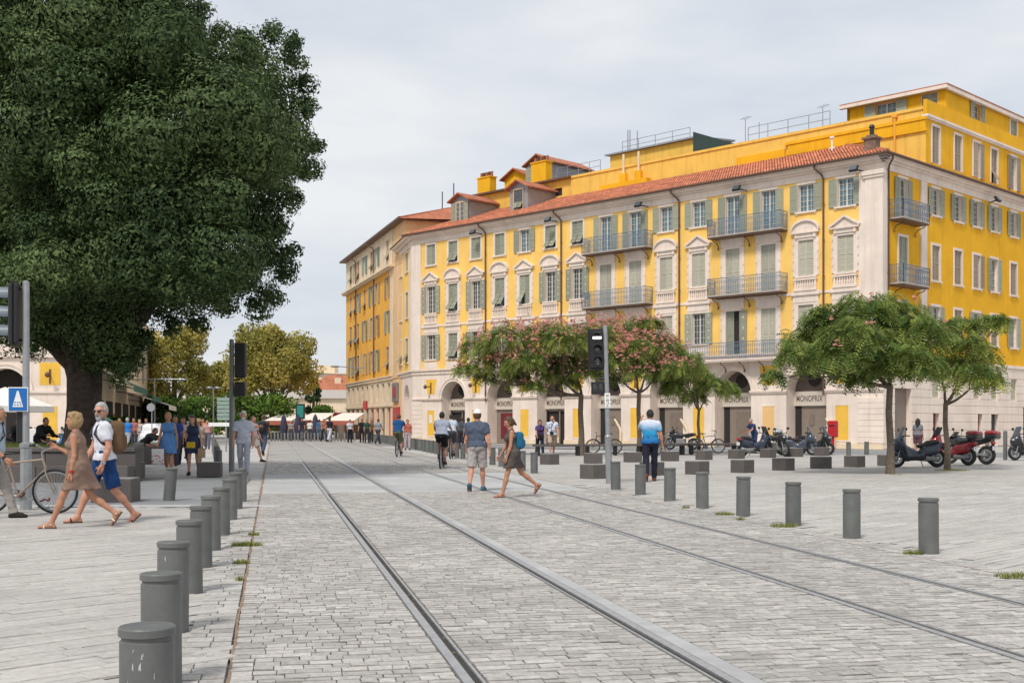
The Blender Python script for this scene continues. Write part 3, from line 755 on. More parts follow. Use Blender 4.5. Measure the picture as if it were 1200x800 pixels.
for v, z, h, s in RW: window(bd, 0, z, 1.0, h, s, 'shutter' if s == 'open' else 'shutter_brown' if v > 3 else 'shutter', True, 5, rz=R(90), glass='glass').location = (0, v, z)
mb = MB(); mb.box(-.0, 33, -.06, 0, 15.72, 16.12); mb.box(-.2, 33, -.2, 0, 16.12, 16.24); mb.box(-.38, 33, -.38, 0, 16.24, 16.36); mb.box(-.5, 33, -.5, 0, 16.36, 16.46)
mb.box(0, .5, -.07, 0, 5.76, 15.7); mb.box(4.46, 5.2, -.1, 0, 5.3, 15.7); mb.box(.0, 33, -.1, 0, 5.1, 5.3); mb.build('cornice', M['white'], fx)
balcony(bd, .75, 4.0, 13.08, .85, rz=R(90), brackets=2); balcony(bd, .75, 4.0, 9.4, .85, rz=R(90), brackets=2)
drainpipe(fx, .45, 3, 16.0)
floodlight(fx, 13.6, 15.75)
gh = [(1.35, 3.35, 0, 3.6)] + [(v - .5, v + .5, 3.0, 4.4) for v in VR] + [(6.1, 6.9, 0.0, 2.15), (14.3, 15.4, 0, 2.2), (12.3, 13.0, 0, 2.2), (19.4, 20.9, 0, 2.6), (24, 25, 0, 2.2)]
MB().wall(.0, 33, 0, 5.1, gh, .3).build('wall', M['beige' if 0 else 'white'], fx)
zz = [0.02, .55, 1.05, 1.55, 2.05, 2.55, 2.98, 3.45, 3.95, 4.42, 5.08]
for a, b in zip(zz, zz[1:]):
    xs = [.02]; xe = []
    hs = sorted([(h[0], h[1]) for h in gh if h[2] < (a + b) / 2 < h[3]])
    for h0, h1 in hs: xe.append(h0); xs.append(h1)
    xe.append(33)
    for p, q in zip(xs, xe):
        k = max(1, round((q - p) / 6))
        for j in range(k): MB().bbox(p + (q - p) * j / k + .006, p + (q - p) * (j + 1) / k - .006, -.035, 0, a + .02, b - .02, .012).build('stone_course', M['white'], fx)
for v in VR: 
    o = link('window', MB().box(-.5, .5, .2, .22, 0, 1.4).mesh('window', M['glass']), fx, (v, 0, 3.0))
    for k in (0, 1): link('shutter', shutter_mesh(.49, 1.4, False, 'shutter_pale'), o, (-.5 + k * .5, .1, 0))
for a, b, h, m in ((6.1, 6.9, 2.15, 'maroon'), (12.3, 13.0, 2.2, 'maroon'), (14.3, 15.4, 2.2, 'black'), (19.4, 20.9, 2.6, 'dark'), (24, 25, 2.2, 'maroon')):
    MB().box(a, b, .22, .28, 0, h).box(a + .1, (a + b) / 2 - .04, .2, .22, .15, h - .15).box((a + b) / 2 + .04, b - .1, .2, .22, .15, h - .15).build('door', M[m], fx)
MB().box(1.35, 3.35, .3, .35, 0, 5).build('niche_back', M['shop_brown'], fx)

flatten(fx)
# end facade on the left, turned along the tracks
ed = Vector((-.247, .969, 0)); ang = math.atan2(-.969, .247)      # local x runs towards the camera side corner
p0 = Vector((20.8, 67, 0)) + DU * 40.7
ef = thing('end_facade', None, None); ef.parent = bd
pl_ = Matrix.Rotation(-C45, 4, 'Z') @ (p0 - Vector(CB)); ef.location = pl_; ef.rotation_euler.z = ang - C45
hl = [(-3.3, -2.1, 13.95, 15.5), (-3.3, -2.1, 10.15, 12.25), (-3.3, -2.1, 6.5, 8.45), (-6.2, -5.2, 13.95, 15.5), (-6.2, -5.2, 10.15, 12.25), (-6.2, -5.2, 6.5, 8.45)]
MB().wall(-7.6, 0, 5.5, 15.85, hl, .24, rmat=1).build('wall', [M['yellow'], M['white']], ef)
for x in (-2.7, -5.7):
    for z, h, s in ((13.95, 1.55, 'closed'), (10.15, 2.1, 'closed'), (6.5, 1.95, 'tilt')): window(ef, x, z, 1.2 if x > -3 else 1.0, h, s, 'shutter', True)
mb = MB(); mb.box(-7.6, 0, -.08, 0, 5.35, 5.62); mb.box(-7.6, .1, -.18, 0, 5.62, 5.74); mb.box(-7.6, 0, -.06, 0, 15.72, 16.12); mb.box(-7.6, .1, -.3, 0, 16.12, 16.3); mb.box(-7.6, .2, -.5, 0, 16.3, 16.46)
mb.box(-.9, .04, -.1, 0, 5.76, 15.7); mb.box(-7.6, -6.9, -.1, 0, 0, 15.7); mb.build('cornice', M['white'], ef)
mb = MB(); a = [(-2.9 - 1.3 * math.cos(t), ZS + 1.3 * math.sin(t)) for t in np.linspace(0, math.pi, 13)]
for (x0, z0), (x1, z1) in zip(a, a[1:]): mb.add([(x0, 0, z0), (x1, 0, z1), (x1, 0, 5.5), (x0, 0, 5.5)], [(0, 1, 2, 3)]).add([(x0, 0, z0), (x0, .6, z0), (x1, .6, z1), (x1, 0, z1)], [(0, 1, 2, 3)])
for p, q in ((-7.6, -4.2), (-1.6, 0)): mb.add([(p, 0, 0), (q, 0, 0), (q, 0, 5.5), (p, 0, 5.5)], [(0, 1, 2, 3)])
for x in (-4.2, -1.6): mb.add([(x, 0, 0), (x, .6, 0), (x, .6, ZS), (x, 0, ZS)], [(0, 1, 2, 3)])
mb.box(-4.2, -1.6, .6, .65, 0, 5.5); mb.build('arcade', M['white'], ef)
MB().tube([(-7.9, -.62, 16.5), (.5, -.62, 16.5)], .075, 8).build('gutter', M['pipe'], ef)

flatten(ef)
# tiled roof: rounded tile columns stepped down the slope
def tile_sheet(x0, x1, s1, cutl=None, cutr=None, pitch=.2, rowh=.33):
    """columns along x, slope length s1; returns V,F,tone in sheet coordinates (x, s, h)"""
    nc = int((x1 - x0) / pitch); nr = int(s1 / rowh); V = []; F = []; T = []
    prof = [(0, .0), (.25, .055), (.5, .075), (.75, .055), (1, 0)]
    for r in range(nr):
        for c in range(nc):
            xa = x0 + c * pitch; sa = r * rowh; t = rng.random(); xm = xa + pitch / 2
            if cutr is not None and xm > cutr(sa + rowh / 2): continue
            if cutl is not None and xm < cutl(sa + rowh / 2): continue
            b = len(V)
            for u, h in prof: V.append((xa + u * pitch, sa - .03, h + .03)); V.append((xa + u * pitch, sa + rowh, h))
            for k in range(4): F.append((b + 2 * k, b + 2 * k + 2, b + 2 * k + 3, b + 2 * k + 1)); T.append(t)
    return np.array(V), np.array(F), np.array(T)
slope = math.atan2(2.2, 5.8); SL = 5.8 / math.cos(slope)
V, F, T = tile_sheet(XL - .6, .6, SL, cutr=lambda s: .6 - s * math.cos(slope) * 1.05, cutl=lambda s: XL - .6 + s * .55)
P = np.c_[V[:, 0], -.6 + V[:, 1] * math.cos(slope) - V[:, 2] * math.sin(slope), 16.52 + V[:, 1] * math.sin(slope) + V[:, 2] * math.cos(slope)]
rf = MB(); rf.add([(XL - .5, -.55, 16.47), (.55, -.55, 16.47), (-5.2, 5.2, 18.66), (XL + 2.8, 5.2, 18.66)], [(0, 1, 2, 3)]); rf.add([(.55, -.55, 16.47), (.55, 33, 16.47), (-5.2, 5.2, 18.66)], [(0, 1, 2)])
rf.add([(XL - .5, -.55, 16.47), (XL + 2.8, 5.2, 18.66), (XL - 5, 5.2, 16.47)], [(0, 1, 2)])
rf = rf.build('roof', M['tile'], bd)
tag(link('roof_tiles', mesh_np('roof_tiles', P, F, M['tile'], smooth=True, attr=T), rf), kind='stuff')
V, F, T = tile_sheet(-5.6, .3, SL, cutl=lambda s: -6.2 + s * .98)
P = np.c_[.6 - V[:, 1] * math.cos(slope), V[:, 0] * -1 + -.3, 16.52 + V[:, 1] * math.sin(slope) + V[:, 2]]
hip = [(.6 - 5.9 * k / 12, -.6 + 5.9 * k / 12, 16.56 + 2.24 * k / 12) for k in range(13)]
MB().tube(hip, .13, 6).build('hip_tiles', M['tile'], rf)
ch = MB(); ch.box(-1.5, -.8, .6, 1.2, 16.8, 17.7); ch.box(-1.6, -.7, .5, 1.3, 17.7, 17.82); ch.box(-1.4, -.9, .7, 1.1, 17.82, 17.95)
ch = ch.build('chimney', cached('chim', lambda: mat('sooty_brick', (.20, .13, .10), .9, var=.35, scale=6)), bd)
MB().lathe([(.14, 17.95), (.12, 18.35), (.18, 18.4), (.12, 18.55)], 10, M=Matrix.Translation((-1.15, .9, 0))).build('chimney_pot', M['black'], ch)
mb = MB(); mb.tube([(-5.2, 3.5, 17.6), (-5.2, 3.5, 18.9)], .06, 6); mb.tube([(-5.4, 3.5, 18.3), (-5.0, 3.5, 18.3)], .04, 5); mb.tube([(-5.2, 3.5, 18.9), (-5.2, 3.5, 19.0)], .14, 8); mb.build('roof_vent', M['white_paint'], rf)
def dormer(owner, x, y0, z0, w, h, L, m='zinc', win=True, state='open'):
    d = MB().box(-w / 2, w / 2, .02, L, 0, h).build('dormer', M[m], owner, (x, y0, z0))
    rr = MB()
    for s in (-1, 1):
        e, r0 = (s * (w / 2 + .28), h - .12), (0, h + w * .26)
        rr.add([(e[0], -.35, e[1]), (0, -.35, r0[1]), (0, L, r0[1]), (e[0], L, e[1]), (e[0], -.35, e[1] + .1), (0, -.35, r0[1] + .1), (0, L, r0[1] + .1), (e[0], L, e[1] + .1)],
               [(0, 1, 2, 3), (4, 5, 6, 7), (0, 4, 5, 1), (1, 5, 6, 2), (3, 2, 6, 7), (0, 3, 7, 4)])
    rr.build('dormer_roof', M['tile'], d)
    MB().prism([(-w / 2, h), (w / 2, h), (0, h + w * .26)], .03, L).build('gable', M[m], d)
    if win: window(owner, x, z0 + .25, w * .5, h - .4, state, 'shutter', False, 4, y=y0 - .03, deep=.03)
    return d
dormer(bd, -37.2, 2.0, 17.25, 1.9, 1.9, 4.2); dormer(bd, -30.9, 2.2, 17.4, 1.9, 1.9, 3.6, state='tilt')

# taller yellow block behind, with terrace and attic
rb = thing('rear_block', 'taller deep yellow block rising behind the red tiled roof', 'building', CB, C45)
MB().wall(-40.2, 0, 16, 20.1, [(-30.2, -29.2, 18.9, 19.5)], .2).build('wall', M['yellow_weathered'], rb, (0, 5.2, 0))
MB().box(-30.2, -29.2, 5.35, 5.4, 18.9, 19.5).build('vent_opening', M['dark'], rb)
mb = MB(); mb.box(-40.3, -28.2, 4.8, 9, 20.06, 20.2); mb.box(-40.2, -.2, 5.5, 30, 19.4, 19.5, 0)
mb.build('terrace', M['pipe'], rb)
MB().box(-28.2, .06, 5.12, 5.4, 20.05, 20.22).build('coping', M['yellow_weathered'], rb)
mb = MB(); mb.box(-9.5, .1, 5.02, 5.2, 19.42, 19.6); mb.box(-9.5, .1, 5.06, 5.2, 18.75, 18.9); mb.box(-13.2, -9.5, 5.0, 5.2, 17.6, 19.2); mb.box(-9.3, .02, 5.08, 5.19, 18.91, 19.41); mb.build('wall_moulding', M['yellow_deep'], rb)
aw = [(v - .48, v + .48, 17.0, 19.2) for v in VR]
rs = thing('side_facade', None, None); rs.parent = rb; rs.rotation_euler.z = R(90)
MB().wall(5.2, 33, 16.47, 19.6, aw, .22, rmat=1).build('wall', [M['yellow_deep'], M['white']], rs)
for i, v in enumerate(VR): window(rs, v, 17.0, .96, 2.2, ['closed', 'closed', 'ajar', 'tilt1', 'open'][i % 5], 'shutter_brown', True, 5, sill=False)
mb = MB(); mb.box(5.1, 33, -.2, .2, 19.6, 19.74); mb.box(5.15, 33, -.12, .2, 19.5, 19.6); mb.build('cornice', M['white'], rs)
mb = MB(); mb.box(5.1, 33, -.1, .1, 19.74, 20.6); mb.build('parapet', M['yellow_deep'], rs)
ah = [(v - .5, v + .5, 20.4, 21.65) for v in (12.2, 17.85, 22, 26)]
MB().wall(7.8, 33, 19.5, 21.9, ah, .2).build('attic_wall', M['yellow_deep'], rs, (0, -.0, 0))
for i, (a, b, z, t) in enumerate(ah): window(rs, (a + b) / 2, z, 1.0, 1.25, 'open' if i == 0 else 'closed', 'shutter', True, 3, sill=False)
MB().wall(-6.6, 0, 19.5, 21.85, [(-4.6, -3.2, 20.9, 21.65), (-1.5, -.5, 20.9, 21.65)], .2).build('attic_wall', M['yellow_deep'], rb, (0, 7.8, 0))
MB().box(-6.6, -6.4, 7.8, 20, 19.5, 21.8).build('attic_wall', M['yellow_deep'], rb)
window(rb, -3.9, 20.9, 1.4, .75, 'open', 'shutter', False, 2, y=7.8, glass='glass_blue', sill=False); window(rb, -1.0, 20.9, 1.0, .75, 'closed', 'shutter', False, 2, y=7.8, sill=False)
mb = MB(); mb.add([(-6.9, 7.35, 21.9), (.32, 7.35, 21.9), (.32, 33, 21.9), (-6.9, 33, 21.9), (-6.9, 7.35, 21.98), (.32, 7.35, 21.98), (.32, 33, 21.98), (-6.9, 33, 21.98)], [(0, 1, 2, 3), (4, 5, 6, 7), (0, 1, 5, 4), (1, 2, 6, 5), (2, 3, 7, 6), (3, 0, 4, 7)]); mb.build('attic_roof', M['tile'], rb)
mb = MB(); mb.box(-6.92, .30, 7.32, 7.6, 21.70, 21.9); mb.box(.12, .30, 7.6, 33, 21.66, 21.9); mb.build('fascia', M['white'], rb)
MB().tube([(-.0 - 1.9, 5.05, 16.9), (-1.9, 5.05, 19.9)], .07, 8).box(-2.05, -1.75, 4.95, 5.2, 19.85, 20.0).build('drainpipe', M['orange'], rb)
flatten(rs)
# plant room, tarpaulin, flues, rails
pr_ = MB(); pr_.box(-25.5, -17.7, 6.5, 11, 20.0, 21.5); pr_.build('plant_room', M['yellow_weathered'], rb)
mb = MB(); mb.add([(-25.8, 6.2, 21.5), (-17.4, 6.2, 21.5), (-17.4, 11, 22.0), (-25.8, 11, 22.0), (-25.8, 6.2, 21.62), (-17.4, 6.2, 21.62), (-17.4, 11, 22.12), (-25.8, 11, 22.12)], [(0, 1, 2, 3), (4, 5, 6, 7), (0, 1, 5, 4), (1, 2, 6, 5), (2, 3, 7, 6), (3, 0, 4, 7)]); mb.build('plant_room_roof', M['zinc'], rb)
MB().prism([(-17.2, 20.2), (-13.4, 20.2), (-17.2, 21.75)], 5.6, 5.7).build('wind_screen', mat('dark_green_sheeting', (.025, .05, .045), .6), rb)
for x in (-23.0, -21.6):
    MB().tube([(x, 5.05, 18.6), (x, 5.05, 21.0)], .09, 8).build('flue', M['cream'], rb)
    MB().box(x - .28, x + .28, 4.9, 5.2, 18.6, 19.6).build('flue_stack', M['yellow_deep'], rb)
MB().box(-25, -20.6, 4.7, 5.2, 18.55, 18.95).build('flue_ledge', M['yellow_deep'], rb)
def rail_run(owner, pts, h, step=1.6, m='galv'):
    mb = MB()
    for a, b in zip(pts, pts[1:]):
        a, b = Vector(a), Vector(b); n = max(1, round((b - a).length / step))
        for i in range(n + 1): p = a.lerp(b, i / n); mb.tube([p, p + Vector((0, 0, h))], .025, 5)
        for k in (1, .5): mb.tube([a + Vector((0, 0, h * k)), b + Vector((0, 0, h * k))], .022, 5)
    return mb.build('roof_railing', M[m], owner)
rail_run(rb, [(-12.6, 5.5, 20.2), (-6.5, 5.5, 20.2)], 1.0); rail_run(rb, [(-30, 5.5, 20.2), (-25.6, 5.5, 20.2)], .9, 1.1)
rail_run(rb, [(-24.4, 6.6, 21.6), (-18.2, 6.6, 21.6)], .8, 1.5)
for x, h in ((-24.2, 1.7), (-24.0, 1.7), (-23.3, 1.5)): MB().tube([(x, 7, 21.6), (x, 7, 21.6 + h)], .04, 5).build('mast', M['galv'], rb)
for x, h, z in ((-13.5, 1.9, 20.2), (-12.4, 1.5, 20.2), (-7.6, 1.6, 20.2)):
    mb = MB(); mb.tube([(x, 6.5, z), (x, 6.5, z + h)], .025, 5)
    if h > 1.55:
        for k in range(5): mb.tube([(x - .35 + .04 * k, 6.3, z + h - .12 * k * 0 - .02), (x + .35, 6.7, z + h + .18)], .012, 4) if k == 0 else mb.tube([(x - .3 + .15 * k, 6.2, z + h + .03 * k), (x - .3 + .15 * k, 6.8, z + h + .03 * k)], .01, 4)
    mb.build('antenna', M['galv'], rb)
dormer(rb, -37, 8.0, 20.1, 2.6, 1.7, 5, m='yellow_deep', win=False) ; dormer(rb, -33.6, 7.2, 20.3, 2.6, 2.0, 5, m='zinc', win=True)
for x, y, z, w, h in ((-38.3, 5.6, 20.2, 1.5, 1.4), (-31.8, 5.3, 20.2, 1.6, 1.6)):
    c = MB().box(x - w / 2, x + w / 2, y, y + .7, z - .6, z + h).box(x - w / 2 - .06, x + w / 2 + .06, y - .06, y + .76, z + h, z + h + .1).build('chimney', M['yellow_deep'], rb)
    for k in range(5): MB().lathe([(.12, z + h + .1), (.1, z + h + .45), (.13, z + h + .5)], 8, M=Matrix.Translation((x - w * .4 + w * .2 * k, y + .35, 0))).build('chimney_pot', M['pipe' if k % 2 else 'tile'], c)
for x in (-35.6, -34.8): MB().box(x - .3, x + .3, 9, 9.8, 21.4, 22.2).build('cowl', M['zinc'], rb)

# orange building further down the tracks
ob = thing('orange_building', 'tall narrow orange apartment building with blue-green shutters and ground floor shops', 'building', at(460, 104.5), math.atan2(-.9524, .3048))
OL = 23.5
colx = [-20.6, -18.2, -16.4, -12.9, -9.4, -6.9, -2.0]
OW = []
for i, x in enumerate(colx):
    OW += [(x, 6.3, 2.0, ['open', 'open', 'tilt', 'open'][i % 4]), (x, 9.5, 2.0, 'tilt' if i < 3 else 'open'), (x, 12.6, 1.9, 'tilt' if i in (0, 1, 3) else 'open')]
    OW.append((x, 16.0, 1.75, ['tilt', 'open', 'tilt', 'open'][i % 4]))
MB().wall(-OL, -1.0, 5.6, 15.0, [(x - .575, x + .575, z, z + h) for x, z, h, s in OW if z < 15.5], .2).build('wall', M['orange'], ob)
MB().wall(-OL, 0, 15.3, 18.6, [(x - .575, x + .575, z, z + h) for x, z, h, s in OW if z > 15.5], .2).build('attic_wall', M['cream'], ob)
for i, (x, z, h, s) in enumerate(OW): window(ob, x, z, 1.15, h, s, ['shutter_blue', 'shutter_brown', 'shutter_pale', 'shutter_blue', 'shutter_brown'][i % 5], False, 5, sill=False)
mb = MB(); mb.box(-OL - .3, .3, -.35, 0, 15.0, 15.15); mb.box(-OL - .4, .45, -.5, 0, 15.15, 15.32); mb.box(-OL, .1, -.12, 0, 5.35, 5.6); mb.box(-OL, .15, -.2, 0, 5.6, 5.7); mb.box(-OL, .1, -.1, 0, 3.0, 3.2); mb.box(-1.0, .02, -.06, 0, 5.7, 15.0)
mb.build('cornice', M['cream'], ob)
sh_ = [(-OL + .8 + k * 2.55, -OL + 2.2 + k * 2.55, .3, 2.9) for k in range(9)]; m2 = [(a + .1, b - .1, 3.5, 5.1) for a, b, c, d in sh_]
MB().wall(-OL, 0, 0, 5.4, sh_ + m2, .3).build('shop_wall', M['cream'], ob)
for i, (a, b, c, d) in enumerate(sh_): MB().box(a, b, .2, .25, c - .3, d).build('shop_front', M['red'] if i in (3, 5, 6, 8) else M['dark'], ob)
for a, b, c, d in m2: MB().box(a, b, .2, .24, c, d).build('window', M['shutter_pale'], ob)
MB().box(0, 4.6, .02, 12, 0, 18.6).build('side_wall', M['beige'], ob)
mb = MB(); mb.box(-.02, 4.6, -.0, .02, 15.1, 15.32); mb.box(-.02, 4.6, -.03, .02, 5.4, 5.6); mb.build('side_cornice', M['beige'], ob)
mb = MB(); mb.add([(-OL - .45, -.5, 18.55), (5.2, -.5, 18.55), (5.2, 12.5, 18.9), (-OL - .45, 12.5, 18.9), (-OL - .45, -.5, 18.7), (5.2, -.5, 18.7), (2, 6, 20.6), (-OL + 3, 6, 20.6)], [(0, 1, 2, 3), (0, 1, 5, 4), (4, 5, 6, 7), (1, 2, 6, 5), (2, 3, 7, 6), (3, 0, 4, 7)]); rf2 = mb.build('roof', M['tile'], ob)
MB().box(-OL - .43, 5.1, -.48, 12.4, 18.5, 18.54).build('soffit', M['pipe'], rf2)
MB().tube([(-OL - .45, -.55, 18.6), (5.2, -.55, 18.6)], .12, 8).build('gutter', M['pipe'], ob)
for x in (-17.3, -8.0): drainpipe(ob, x, 5.8, 18.0, bendy=-.8)
for x in (3.5, 0.5): MB().box(x - .5, x + .5, 7, 8, 19.6, 21.2).build('chimney', M['beige'], rf2)
for x in (-2, 2): MB().tube([(x, 5, 20.3), (x, 5, 22.4)], .05, 5).build('mast', M['black'], ob)
sg = MB().bbox(.5, 2.5, -.18, .02, 3.35, 5.0, .03).build('shop_sign', M['steel_grey'], ob)
MB().lathe([(.55, 0), (.55, .04)], 20, M=Matrix.Translation((1.5, -.17, 4.18)) @ Matrix.Rotation(R(90), 4, 'X')).build('red_disc', M['red'], sg)
MB().box(.4, 3.0, -.05, .02, 0, 2.9).build('shop_front', M['red'], ob)
MB().box(-9.2, -7.6, -.9, -.75, 2.8, 3.6).build('hanging_sign', M['red'], ob)
for x, z in ((-13.0, 6.9), (-22.5, 6.6)):
    mb = MB(); mb.tube([(x, 0, z), (x, -2.5, z + .12)], .05, 6); mb.ball((x, -2.9, z + .12), (.2, .5, .1), 0, 8); mb.build('street_lamp_arm', M['galv'], ob)
# ---------------------------------------------------------------- trees
def unit(v): return v / (np.linalg.norm(v, axis=-1, keepdims=True) + 1e-9)
def leaf_quads(C, D, Nn, ln, wd):
    """diamond leaves: centre C, pointing along D, facing Nn"""
    D = unit(D); S = unit(np.cross(D, Nn)); n = len(C)
    ln = np.broadcast_to(np.asarray(ln, float).reshape(-1, 1), (n, 1)); wd = np.broadcast_to(np.asarray(wd, float).reshape(-1, 1), (n, 1))
    up = unit(np.cross(S, D))
    V = np.stack([C - D * ln * .5, C + S * wd * .5 + up * wd * .15, C + D * ln * .5, C - S * wd * .5 + up * wd * .15], 1).reshape(-1, 3)
    return V, np.arange(len(C) * 4).reshape(-1, 4)
def rand_dirs(n): return unit(rng.normal(size=(n, 3)))

def branchwork(mb, base, tips, r0, r1, wob=.12, n=9, seg=6):
    for t in tips:
        a, b = Vector(base), Vector(t); pts = []
        for i in range(seg + 1):
            k = i / seg; p = a.lerp(b, k); p.z -= math.sin(k * math.pi) * .12 * (b - a).length * .5
            if 0 < i < seg: p += Vector(rng.normal(0, wob, 3) * (b - a).length * .12)
            pts.append(p)
        mb.tube(pts, [r0 + (r1 - r0) * i / seg for i in range(seg + 1)], n)

# the big evergreen on the left
bt = thing('evergreen_tree', 'huge dark evergreen tree with billowing crown and thick trunk filling the top left', 'tree', (0, 0, 0))
TX, TY = -11.85, 33.0
tr = MB(); pts, rad = [], []
for z, dx, r in ((0.3, 0, .85), (.7, 0, .58), (1.2, .02, .48), (1.9, .05, .45), (2.7, .05, .47), (3.4, 0, .56), (4.2, -.1, .56), (5.5, -.3, .6), (7.5, -.4, .42), (10, -.4, .25), (12.5, -.2, .1)):
    pts.append((TX + dx, TY, z)); rad.append(r)
tr.tube(pts, rad, 22)
for i, v in enumerate(tr.v):
    x, y, z = v; a = math.atan2(y - TY, x - TX); k = 1 + .07 * math.sin(a * 7 + z * .8) + .04 * math.sin(a * 13 - z * 1.7)
    tr.v[i] = (TX + (x - TX) * k, TY + (y - TY) * k, z)
branchwork(tr, (TX, TY, 2.9), [(TX - 2.6, TY - .6, 6), (TX + 1.6, TY - .5, 5.4), (TX + 2.9, TY + .3, 7), (TX - 4, TY + 1, 7), (TX + 1, TY + 3, 8), (TX - 1, TY - 3, 7.5), (TX + 4.5, TY, 8)], .34, .07)
tr.build('trunk', M['bark'], bt)
def crown_edge(py):
    return float(np.interp(py, [-60, 0, 30, 38, 60, 110, 175, 245, 275, 300, 330, 350, 372, 392, 440], [225, 236, 250, 325, 345, 358, 372, 345, 330, 340, 325, 300, 258, 178, 160]))
def inside(x, y, z, r):
    """keeps a lobe within the tree's measured outline"""
    k = FPX / y; px, py = 600 + x * k, HY - (z - CAMH) * k
    lim = min(crown_edge(py + d * r * k) for d in (-.85, -.45, 0, .45, .85)) - r * k * 1.0
    return min(x, (lim - 600) / k)
def big_lobes():
    key = [(356, 110, 1.35), (330, 60, 1.15), (300, 45, .95), (350, 165, 1.3), (335, 225, 1.2), (325, 265, .75), (318, 315, .95), (298, 345, .8), (262, 368, .8), (235, 352, 1.1), (205, 365, 1.1), (170, 372, 1.2), (140, 408, .85),
           (108, 420, .55), (120, 385, 1.1), (150, 395, .9), (30, 392, .8), (70, 385, 1.1), (10, 340, 1.1), (110, 335, 1.3), (270, 300, 1.3), (290, 205, 1.5), (255, 130, 1.6), (232, 70, 1.4), (190, 12, 1.2), (175, -40, 1.4), (170, 30, 1.6),
           (150, -30, 1.8), (95, 20, 1.9), (80, -60, 2), (30, 60, 1.9), (10, -30, 2), (120, 215, 1.7), (180, 165, 1.6), (110, 105, 1.7), (55, 150, 1.7), (200, 250, 1.6), (165, 300, 1.5), (70, 285, 1.6), (15, 230, 1.7), (-50, 150, 2), (-60, 50, 2), (-40, 300, 1.6),
           (245, 245, 1.3), (225, 190, 1.3), (75, 215, 1.4), (140, 150, 1.3), (40, 320, 1.1), (215, 325, 1.1), (345, 195, .8), (318, 35, .6), (303, 330, .5), (346, 300, .35), (340, 282, .3), (372, 175, .4), (362, 150, .5), (366, 190, .4), (318, 62, .7), (335, 88, .65), (300, 92, .9), (352, 120, .7), (356, 160, .7), (362, 190, .6), (345, 225, .7), (330, 262, .6), (330, 300, .6), (285, 60, .6), (290, 250, .9), (310, 150, 1.0), (60, 378, 1.1), (100, 392, .9), (128, 415, .7), (150, 412, .6), (160, 428, .35), (35, 405, .6), (5, 395, .8), (112, 430, .4), (90, 350, 1.2), (190, 380, .7), (48, 345, 1.2)]
    L_ = []
    for px, py, r in key:
        edge = px > 285 or py > 340
        Y = TY + (rng.uniform(-2.0, .8) if edge else rng.uniform(-5.4, -2.0))
        px, py = (px - r * 36 if px > 285 else px), (py - r * (14 if px < 165 else 34) if py > 340 else py)
        p = at(px, Y); L_.append((p.x, Y, zat(py, Y), r * (.92 if edge else .74), edge))
    for i in range(34):                                     # smaller billows in front
        p = at(rng.uniform(-20, 300), TY - 4.5); q = rng.uniform(40, 345); L_.append((p.x, TY - rng.uniform(3.2, 5.6), zat(q, TY - 4.5), rng.uniform(.6, .95), False))
    for i in range(26):                                     # the inside and the far side
        d = rand_dirs(1)[0]; k = rng.uniform(.45, .95)
        L_.append((TX - 1.6 + - .6 + d[0] * 5.2 * k, TY + 1 + d[1] * 4.5 * k, 9.2 + d[2] * 4.6 * k, rng.uniform(1.3, 1.9), False))
    L_ = [(inside(*l[:4]), *l[1:]) for l in L_]
    for px, py in ((345, 46), (352, 66), (362, 90), (368, 130), (374, 172), (370, 200), (352, 235), (338, 262), (348, 292), (338, 318), (326, 342), (305, 358), (270, 362), (240, 374), (205, 384), (322, 40), (295, 42), (266, 44), (240, 14), (165, 420), (150, 436), (176, 398)):
        for k in range(3):
            Y = TY + rng.uniform(-1.5, .5); p = at(px - rng.uniform(0, 16), Y); L_.append((p.x, Y, zat(py + rng.uniform(-9, 9), Y), rng.uniform(.16, .34), True))
    return L_
VV, FF, TTn = [], [], []; off = 0
for x, y, z, r, edge in big_lobes():
    n = int((3200 if not edge else 2300) * r ** 2) + (200 if r > .4 else 30); d = rand_dirs(n)
    bumps = 1 + .16 * np.sin(d[:, 0] * 7 + x) * np.sin(d[:, 1] * 6 + y) + .14 * np.sin(d[:, 2] * 9 + z) + rng.normal(0, .05 if not edge else .10, n)
    rr = r * bumps * (1 - .55 * rng.random(n) ** 3)
    C = np.array([x, y, z]) + d * rr[:, None] * [1.08, 1.08, .94]
    nn = unit(d + rand_dirs(n) * .42 + [0, 0, .22]); dirs = rand_dirs(n) + [0, 0, -.35]; dirs = unit(dirs - nn * (dirs * nn).sum(1, keepdims=True))
    V, F = leaf_quads(C, dirs, nn, rng.uniform(.085, .15, n), rng.uniform(.042, .072, n))
    VV.append(V); FF.append(F + off); off += len(V); TTn.append(np.clip(.5 + rng.normal(0, .25, n) + (rng.random() - .5) * .7, 0, 1))
cr_ = link('crown', mesh_np('crown', np.concatenate(VV), np.concatenate(FF), M['leaf_oak'], attr=np.concatenate(TTn)), bt); tag(cr_, kind='stuff')

